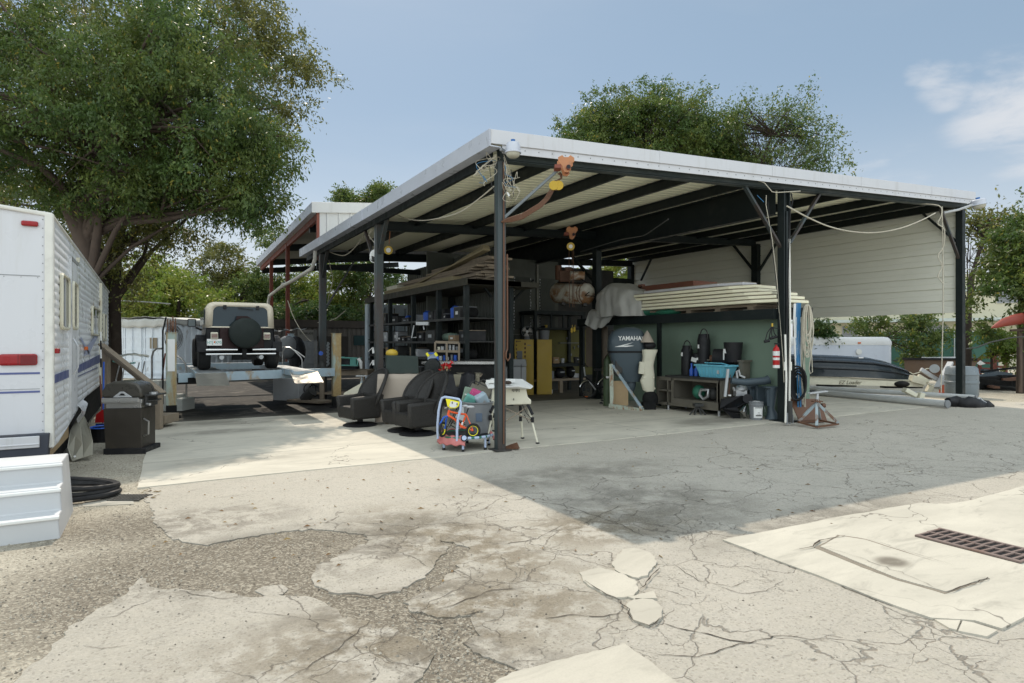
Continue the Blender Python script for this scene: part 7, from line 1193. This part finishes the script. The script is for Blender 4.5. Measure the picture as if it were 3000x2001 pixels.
for k in range(6): b = MB(); b.tube([q(2332+(30-2.2*k+r.uniform(-1,1))*math.cos(a)*(1 if math.cos(a) > 0 else .6)+1.5*k, 1122+4*k+(52-5*k)*math.sin(a)+3*math.sin(3*a+k), -.05+.05*k-.05*math.cos(a)) for a in [j*.314 for j in range(20)]], .020, 8, closed=True); b.build('loop', m['rubber'], w_, smooth=True)
w_, q = FT('pump_tank', 'dark green round tank behind the black hose coil', 'tank', 2330, 13.1); b = MB(); b.ell(q(2330,1110),(.22,.2,.32)); b.build('tank', M('dark green tank', (.02,.04,.032), .35), w_, smooth=True)
w_, q = FT('blue_grey_bars', 'white hook on the wall between the post and the straps', 'hook', 2316, 12.8); b = MB(); b.tube([q(2313,1012),q(2318,1016),q(2323,1008)], .008, 5); b.build('hook', m['pvc'], w_)
# jack stands and rusty plate
w_, q = FT('rusty_plate', 'large rusty steel plate leaning at the foot of the middle post', 'plate', 2370, 12.55); b = MB(); b.add([q(2312,1168,.3),q(2400,1170,.35),q(2424,1236,-.05),q(2344,1240,-.05)], [(0,1,2,3)]); b.build('plate', m['rust'], w_, thick=.02)
js, q = FT('jack_stand', 'blue grey pyramid jack stand with rusty base frame beside the middle post', 'jack stand', 2394, 11.95)
top = q(2393,1180,.1); cs = [q(2340,1236,.1), q(2393,1251,-.25), q(2455,1242,.0), q(2402,1231,.4)]; b = MB()
for c_ in cs: b.bar(top, c_+Vector((0,0,.02)), .05)
b.build('legs', rusty('faded blue grey paint', (.30,.36,.38), .35, 6, (.12,.06,.035), (.22,.13,.08)), js); b = MB()
for i in range(4): b.bar(cs[i], cs[(i+1) % 4], .05, .03)
b.build('base', m['rust'], js); b = MB(); b.cyl(top-Vector((0,0,.05)), top+Vector((0,0,.07)), .025); b.box(top+Vector((0,0,.03)),(.18,.12,.02)); b.cyl(q(2412,1188,.1)-Vector((.03,0,0)), q(2412,1188,.1)+Vector((.03,0,0)), .045); b.build('screw', m['rust'], js); b = MB(); b.box(top+Vector((0,0,.20)),(.0,.0,.0)); b.box(q(2396,1149,.1),(.36,.10,.02),(0,-.12,0)); b.bar(top, q(2395,1150,.1), .04); b.build('saddle', m['lgrey'], js)
b = MB(); p0_, p1_ = onz(2440,1130,.14), onz(2778,1183,.10)
m['tubeb'] = M('pale dull tube', (.56,.57,.57), .4, .2, .08, 3, .05, .2)
# long pipes lying on the slab
for i, (a_, c_, r_, z, mt, lab) in enumerate([((2395,1149),(2776,1184),.09,.10,'tubeb','nearest and thickest of the long metal tubes lying on the slab'), ((2372,1135),(2860,1164),.06,.22,'tubeb','second long metal tube lying behind the thickest one'), ((2532,1143),(2870,1172),.05,.12,'tubeb','short bright tube lying on the far side of the tube pile'), ((2400,1147),(2700,1166),.035,.05,'galv','thin tube mostly hidden beneath the tube pile')]):
    P0, P1 = onz(*a_, z), onz(*c_, z); w_ = T('metal_tube', lab, 'tube', P0, 0, 'metal tubes on the slab'); b = MB(); b.tube([(0,0,0), P1-P0], r_, 16); b.build('body', m[mt], w_, smooth=40); b = MB(); b.tube([(P1-P0)*.995,(P1-P0)*1.004], r_*1.12, 16); b.build('end_collar', m['grey'], w_, smooth=40)
w_, q = FT('fabric_bundle', 'black plastic wrapped bundle at the right ends of the metal tubes', 'bundle', 2840, 15.7); r = random.Random(6); b = MB()
b.tube([Vector(q(2776+k*13, 1176+k*2.0+2*math.sin(k*2), .1*math.sin(k)))+Vector((0,0,.02)) for k in range(11)], [.08,.13,.15,.13,.15,.19,.17,.18,.16,.15,.10], 12); b.build('wrap', m['black'], w_, smooth=50); b = MB(); b.tube([q(2790,1180),q(2850,1178),q(2870,1166),q(2880,1176),q(2905,1190)], .03, 8); b.build('tie', m['lgrey'], w_)
w_, q = FT('roller_bracket', 'pale boat roller bracket lying on the metal tubes', 'bracket', 2672, 16.8); b = MB(); b.box(q(2665,1150),(.35,.2,.12),(0,.5,0)); b.box(q(2695,1163),(.14,.2,.25),(0,.3,0)); b.build('bracket', m['cream'], w_, bevel=.02)
# ================================================================== THE YARD ON THE RIGHT
# upturned dark boat on its trailer
D2 = 20.5; bo, q = FT('upturned_boat', 'upturned dark glossy boat hull resting on a trailer beside the enclosed trailer', 'boat', 2500, D2)
sx = lambda x: (x-2500)*D2/F0; sz_ = lambda y: 1.65-(y-1003)*D2/F0
b = MB(); keel = [(2200,1036),(2370,1038),(2450,1041),(2530,1046),(2580,1056),(2620,1070),(2650,1084),(2672,1104),(2680,1112)]; gun = [1094,1098,1100,1104,1107,1110,1112,1114,1115]; hwb = [1.05,1.05,1.05,1.0,.92,.78,.55,.25,.03]
def hull(u_, v_):
    t = u_*8; i = min(7, int(t)); f_ = t-i; kx = keel[i][0]*(1-f_)+keel[i+1][0]*f_; ky = keel[i][1]*(1-f_)+keel[i+1][1]*f_; gy = gun[i]*(1-f_)+gun[i+1]*f_; h_ = hwb[i]*(1-f_)+hwb[i+1]*f_
    a = v_*2-1; s_ = abs(a); z = sz_(ky)*(1-s_**2.3)+sz_(gy)*s_**2.3; st_ = .02*(1 if (int(s_*8) % 2) else 0)
    return (sx(kx), h_*a*(1.0), z-st_)
b.surf(hull, 64, 48); b.build('hull', m['boat'], bo, smooth=35, recalc=False); b = MB()
for v0 in (.09,.2): b.tube([Vector(hull(u_/40, v0))+Vector((0,-.02,0)) for u_ in range(39)], .018, 6)
b.build('strake', m['black'], bo, smooth=True); b = MB(); b.box(q(2522,1048,-.5),(.16,.04,.03)); b.build('cleat', m['chrome'], bo)
bt_, q = FT('boat_trailer', 'cream painted boat trailer beam with winch post below the dark boat', 'boat trailer', 2520, 19.6)
b = MB(); b.bar(q(2240,1096), q(2668,1117), .05, .06); b.bar(q(2240,1112), q(2705,1124), .05, .22); b.build('frame', m['cream'], bt_, bevel=.006); text('EZ Loader', .17, M('faded brown lettering', (.20,.18,.13), .6), bt_, q(2490,1121,-.04), (R_(90),0,0), bold=.002, shear=.3)
b = MB(); b.bar(q(2668,1108), q(2708,1120), .22, .22); b.bar(q(2690,1100), q(2720,1118), .1, .1); b.build('coupler_box', m['cream'], bt_, bevel=.01); b = MB(); b.bar(q(2745,1136,-.3), q(2785,1062,.2), .16, .08); b.bar(q(2770,1128), q(2698,1082), .08, .12); b.build('winch_post', m['lgrey'], bt_); b = MB(); b.cyl(q(2738,1080,-.1), q(2738,1080,.1), .14, n=18); b.build('winch_drum', m['galv'], bt_); b = MB(); b.cyl(q(2748,1092,-.15), q(2748,1092,0), .07); b.build('winch_hub', m['rust'], bt_)
b = MB(); b.tube([q(2665,1090),q(2675,1096),q(2690,1092),q(2715,1080),q(2735,1078)], .012, 6); b.tube([q(2693,1108),q(2730,1132),q(2762,1142)], .025, 6); b.tube([q(2722,1136),q(2755,1122),q(2780,1124)], .03, 6); b.build('tongue', m['cream'], bt_, smooth=True); b = MB(); b.box(q(2722,1140),(.14,.14,.24),(0,.5,0)); b.build('jack_foot', m['cream'], bt_); b = MB(); b.box(q(2762,1140),(.16,.12,.28)); b.build('orange_cap', M('orange red cap', (.50,.10,.04), .5), bt_); b = MB(); b.box(q(2640,1132,.2),(1.2,.3,.1)); b.ell(q(2640,1125),(.25,.2,.1)); b.box(q(2450,1128,.1),(1.2,.2,.10)); b.build('axle', m['dark'], bt_)
# enclosed cargo trailer
D3 = 25.5; ct, q = FT('cargo_trailer', 'white enclosed cargo trailer with rounded front corner', 'cargo trailer', 2500, D3); b = MB(); xl, xr = (2250-2500)*D3/F0, (2625-2500)*D3/F0; H_ = 1.65-(987-1003)*D3/F0
pl_ = [(xl,0),(xr-.55,0),(xr-.3,.04),(xr-.1,.16),(xr,.4),(xr,2.2),(xl,2.2)]; b.prism(pl_, 'z', .35, H_-.34); b.build('body', M('bluish white trailer wall', (.56,.60,.68), .35, 0, .03, 2, 0, .1), ct, smooth=40); b = MB(); n = len(pl_); cx_, cy_ = (xl+xr)/2, 1.1
b.add([(x, y, z) for z, k in ((H_-.34,1.008),(H_-.2,1.006),(H_-.09,.985),(H_-.02,.955),(H_,.90)) for x, y in [((px_-cx_)*k+cx_, (py_-cy_)*k+cy_) for px_, py_ in pl_]], [(i+r_*n, (i+1) % n+r_*n, (i+1) % n+(r_+1)*n, i+(r_+1)*n) for r_ in range(4) for i in range(n)]+[tuple(4*n+i for i in range(n))]); b.build('roof_cap', M('white grp roof', (.66,.66,.66), .35, 0, .05, 2, 0, .25, (.35,.36,.25)), ct, smooth=50)
b = MB(); b.box(((2517-2500)*D3/F0,-.02,H_-.25),(.12,.03,.06)); b.build('marker', m['lamp_orange'], ct); b = MB(); b.cyl(((2515-2500)*D3/F0,-.02,H_-.62),((2515-2500)*D3/F0,-.05,H_-.62),.12, n=18); b.build('vent', m['white'], ct); b = MB(); b.box((xr-.05,-.01,.9),(.2,.03,.04)); b.build('latch', m['charcoal'], ct)
# barrel, skip, scrap
ba, q = FT('plastic_barrel', 'grey plastic barrel standing behind the last post', 'barrel', 2817, 18.6); b = MB(); b.lathe([(.40,0),(.43,.05),(.43,.40),(.445,.42),(.445,.46),(.43,.48),(.43,.66),(.445,.68),(.43,.71),(.41,.86),(.36,.92),(.001,.93)], 36); b.build('body', M('grey barrel plastic', (.17,.20,.22), .35, 0, .06, 3, .05, .15), ba, smooth=35)
sk2, q = FT('steel_skip', 'open rusty brown steel skip beyond the barrel', 'skip', 2760, 27.5); b = MB(); b.add([q(2650,1052),q(2866,1052),q(2835,1108),q(2652,1108),q(2680,1048,2.4),q(2858,1049,2.4),q(2832,1106,2.2),q(2665,1106,2.2)], [(0,1,2,3),(4,5,6,7),(0,3,7,4),(1,2,6,5),(3,2,6,7)]); b.build('body', M('brown skip steel', (.10,.06,.035), .6, 0, .25, 2, .1, .3), sk2, thick=.06); b = MB(); b.bar(q(2645,1051,-.05), q(2868,1053,-.05), .10, .10); b.build('rim', m['dark'], sk2); b = MB(); b.add([q(2700,1051),q(2700,1046,2),q(2800,1046,2),q(2802,1051)], [(0,1,2,3)]); b.build('pale_lid', m['lgrey'], sk2, thick=.03)
ky, q = FT('kayak', 'red brown kayak hull hung high at the right edge', 'kayak', 2980, 19.0); b = MB(); pts = [q(2903,961),q(2918,955),q(2940,945),q(2975,936),q(3020,930),q(3100,928),q(3200,935)]; b.tube(pts, [.01,.07,.13,.17,.19,.20,.20], 18); kk = b.build('hull', m['redlac'], ky, smooth=60)
b = MB(); b.bar(q(2990,970,.2), q(2990,1150,.2), .07, .07, up=(0,1,0)); b.bar(q(3060,970,.2), q(3060,1150,.2), .07, .07, up=(0,1,0)); b.bar(q(2960,968,.1), q(3100,962,.1), .07); one(b, 'kayak_rack', m['bark'], 'dark upright frame holding the red kayak off the ground', 'rack', ky.location, FACE)
for i, (x0, x1, y0, y1) in enumerate([(2870,2908,1046,1084), (2914,2946,1040,1092)]):
    w_, q = FT('red_frame', ['left of the two red steel frames standing in the scrap','right and taller of the two red steel frames in the scrap'][i], 'frame', x0, 24.0, 0, 'red frames in the scrap'); b = MB()
    for x in (x0, x1): b.bar(q(x,y0), q(x+1,1125), .09, .09, up=(0,1,0))
    for y in (y0, y0+17, y0+34, y1): b.bar(q(x0,y), q(x1,y+1), .09, .08)
    b.build('bars', m['redsteel'], w_)
w_, q = FT('scrap_steel', 'heap of dark steel beams and plates lying on the dirt at the right', 'scrap', 2930, 21.5); r = random.Random(3)
for k in range(14): x0 = r.uniform(2850,2940); y0 = r.uniform(1085,1140); b = MB(); b.bar(q(x0,y0,r.uniform(-1,1)), q(x0+r.uniform(40,130),y0+r.uniform(-18,24),r.uniform(-1,1)), r.uniform(.06,.22), r.uniform(.04,.16)); b.build('beam', m[['dark','rust','charcoal','engine'][k % 4]], w_)
b = MB(); b.box(q(2900,1118,.5),(1.6,1.2,.4)); b.box(q(2990,1120,.5),(1.4,1.2,.5)); b.build('plate_pile', m['dark'], w_); b = MB(); b.add([q(2862,1064),q(2872,1056),q(2887,1066),q(2870,1070)], [(0,1,2,3)]); b.build('pale_scrap', m['paper'], w_, thick=.02)
w_, q = FT('goal_frame', 'white tube frame end above the bushes right of the last post', 'frame', 2870, 22); b = MB(); b.tube([q(2832,789), q(2914,788), q(2914,802)], .03, 6); w_.location.z = 0; b.build('tube', m['white'], w_)
w_, q = FT('hanging_net', 'dark cable with a dangling cloth strung between the last post and the right trees', 'cable', 2860, 17.5); b = MB(); b.tube([q(2830,1022), q(2862,1018), q(2900,1003), q(2960,990), q(3010,985)], .02, 6); b.build('cable', m['charcoal'], w_, smooth=True); b = MB(); b.add([q(2848,1020),q(2885,1008),q(2888,1030),q(2862,1050)], [(0,1,2,3)]); b.build('cloth', m['fence'], w_, thick=.01)
# ================================================================== LAMPS AND CABLES
def barn(label, x, y, D, s_, rz):
    l_, q = FT('yard_lamp', label, 'lamp', x, D); l_.location.z = at(x, y, D).z; l_.rotation_euler.z = rz; b = MB(); b.lathe([(.20*s_,0),(.20*s_,.02),(.18*s_,.03),(.18*s_,.12*s_+.02),(.15*s_,.15),(.001,.155)], 28); b.build('housing', m['gutter'], l_, smooth=40); b = MB(); b.lathe([(.17*s_,0),(.16*s_,-.06*s_),(.11*s_,-.10*s_),(.001,-.11*s_)], 28); b.build('lens', M('milky lens', (.45,.44,.36), .25), l_, smooth=50); b = MB(); b.cyl((0,0,.15),(0,0,.20),.055*s_); b.build('photocell', M('blue photocell', (.03,.12,.32), .4), l_); b = MB(); b.bar((-.18,0.06,.08),(-.05,.35,.08),.04); b.build('arm', m['grey'], l_); return l_
barn('round yard lamp with blue photocell on the corner of the roof', 1503, 449, 8.95, .6, FACE)
l2 = barn('yard lamp on an arm beyond the far right end of the roof', 2868, 601, 15.8, .9, FACE); l2.rotation_euler.y = R_(-10); q_ = Matrix.Rotation(-FACE,4,'Z'); b = MB(); b.tube([(-.08,0,.05),(-.5,.05,-.02),(-.85,.1,-.03)], .03, 8); b.build('long_arm', m['lgrey'], l2)
w_, q = FT('dish_antenna', 'small round white disc lamp on the second left post', 'lamp', 1102, 15.0); w_.location.z = 0; b = MB(); b.cyl(q(1102,749,-.30), q(1102,749,-.24), .155, n=28)
for v_ in b.v: pass
b.build('disc', m['paper'], w_, bevel=.02); b = MB(); ring_(b, q(1096,757,-.24), .10, .012); b.build('ring', m['white'], w_)
w_, q = FT('round_floodlight', 'round yellow rimmed hook block hung under the second left post brace', 'hoist', 1138, 15.6); w_.location.z = 0; b = MB(); b.cyl(q(1138,733,-.12), q(1138,733,.0), .11, n=24); b.build('rim', m['yellow'], w_); b = MB(); b.cyl(q(1138,733,-.14), q(1138,733,-.12), .06, n=24); b.build('face', m['paper'], w_); b = MB(); b.tube([q(1140,715), q(1144,660)], .012, 6); b.box(q(1153,660),(.26,.1,.16)); b.build('hanger', m['orange'], w_)
def cable(label, pts, D, r_=.008, mt='rope', dd=None):
    w_, q = FT('cable', label, 'cable', pts[0][0], D); w_.location.z = 0; P_ = [q(x, y, (dd or [0]*99)[i]) for i, (x, y) in enumerate(pts)]; q2 = []
    for i in range(len(P_)-1):   # smooth it
        a, b_, c_, d_ = P_[max(0,i-1)], P_[i], P_[i+1], P_[min(len(P_)-1,i+2)]
        for t in (0,.25,.5,.75): q2.append(.5*((2*b_)+(-a+c_)*t+(2*a-5*b_+4*c_-d_)*t*t+(-a+3*b_-3*c_+d_)*t**3))
    q2.append(P_[-1]); b = MB(); b.tube(q2, r_, 6); b.build('wire', m[mt], w_, smooth=True)
cable('long white cable sagging across in front of the cream side wall', [(2306,604),(2365,636),(2430,664),(2500,679),(2570,681),(2640,668),(2700,645),(2740,624)], 11.5, .014, 'rope', [0,.8,1.5,2.2,2.8,3.2,3.5,3.8])
cable('white cable looping down beside the far right post to the ground', [(2677,596),(2750,602),(2758,630),(2747,655),(2766,672),(2765,720),(2748,750),(2760,780),(2748,810),(2765,832)], 15.6, .013)
cable('straight white cord hanging down to the ground by the barrel', [(2760,605),(2763,832),(2762,950),(2757,1150)], 15.7, .013)
cable('white cable sagging along the left eave from the corner post', [(1447,546),(1400,585),(1350,620),(1300,636),(1240,646),(1190,640),(1148,622)], 11, .010, 'rope', [-1.6,-1,-.3,.6,1.6,2.6,3.4])
cable('white cables drooping from the second left post towards the gutter end', [(1100,640),(1080,665),(1060,700),(1035,730),(1010,748),(985,745),(965,737)], 17, .014, 'rope', [-2,-1.4,-.6,.3,1,1.6,2])
cable('thin dropped cable hanging beside the third left post', [(960,742),(966,775),(975,820),(965,860),(958,900),(948,940),(930,945)], 19.5, .013, 'rope')
cable('loose rope falling between the red post and the third left post', [(843,880),(858,925),(880,965),(900,990),(912,1000)], 19, .012, 'rope'); cable('dry vine lying over the roof of the brown container', [(965,940),(985,932),(1000,920),(1012,910)], 26, .02, 'rope')
cable('faint dark cable under the middle roof girder', [(1700,738),(1775,715),(1830,700),(1885,690),(1920,668),(1958,642)], 12.5, .010, 'charcoal', [2,1,.5,0,-.8,-1.4])
w_, q = FT('cable_tangle', 'tangle of white and blue wires bunched round the top of the corner post', 'cables', 1465, 9.25); w_.location.z = 0; r = random.Random(21)
for k in range(15):
    x, y = (r.uniform(1395,1450), r.uniform(455,500)) if k % 2 else (r.uniform(1478,1508), r.uniform(480,560)); P_ = [(1452 if k % 2 else 1476, r.uniform(450,500))]
    for j in range(5): P_.append((x+r.uniform(-22,22), y+r.uniform(-22,26)+j*7))
    b = MB(); b.tube(spl([q(*p, r.uniform(-.15,.15)) for p in P_], 5), .0042, 5); b.build('wire', m['rope'] if k not in (3, 8) else m['ropeblue'], w_, smooth=True)
b = MB(); b.tube([q(1497,497),q(1503,560),q(1505,575),q(1498,581),q(1488,570),q(1478,550)], .006, 5); b.tube([q(1433,478),q(1440,540),q(1452,573)], .005, 5); b.build('wire', m['charcoal'], w_, smooth=True); b = MB(); b.bar(q(1486,564),q(1492,575),.025); b.build('plug', m['paper'], w_)
w_, q = FT('conduit_bundle', 'pale conduits with black clips running down the second left post', 'conduit', 1108, 14.9); w_.location.z = 0; b = MB(); b.tube([q(1112,634,-.15),q(1100,650,-.15),q(1098,690,-.15),q(1099,900,-.15),q(1100,1040,-.15)], .018, 6); b.tube([q(1118,700,-.15),q(1117,900,-.15),q(1116,1060,-.15)], .014, 6); b.build('conduit', m['lgrey'], w_, smooth=True); b = MB(); b.tube([q(1118,640,.0),q(1098,660,-.1),q(1080,690,.1),q(1098,712,-.15)], .01, 5); b.tube([q(1105,640,-.1),q(1115,655,-.1),q(1130,645,0),q(1127,662,0)], .01, 5); b.build('loose_wire', m['rope'], w_, smooth=True)
w_, q = FT('white_ribbons', 'folded white ribbons tied to the second left post', 'ribbons', 1085, 14.6); w_.location.z = 0; b = MB()
for P_ in (((1079,1030),(1092,1018)),((1092,1018),(1094,1035)),((1084,1070),(1093,1055)),((1093,1055),(1094,1070))): b.bar(q(*P_[0]), q(*P_[1]), .05, .012)
b.build('ribbon', m['paper'], w_)
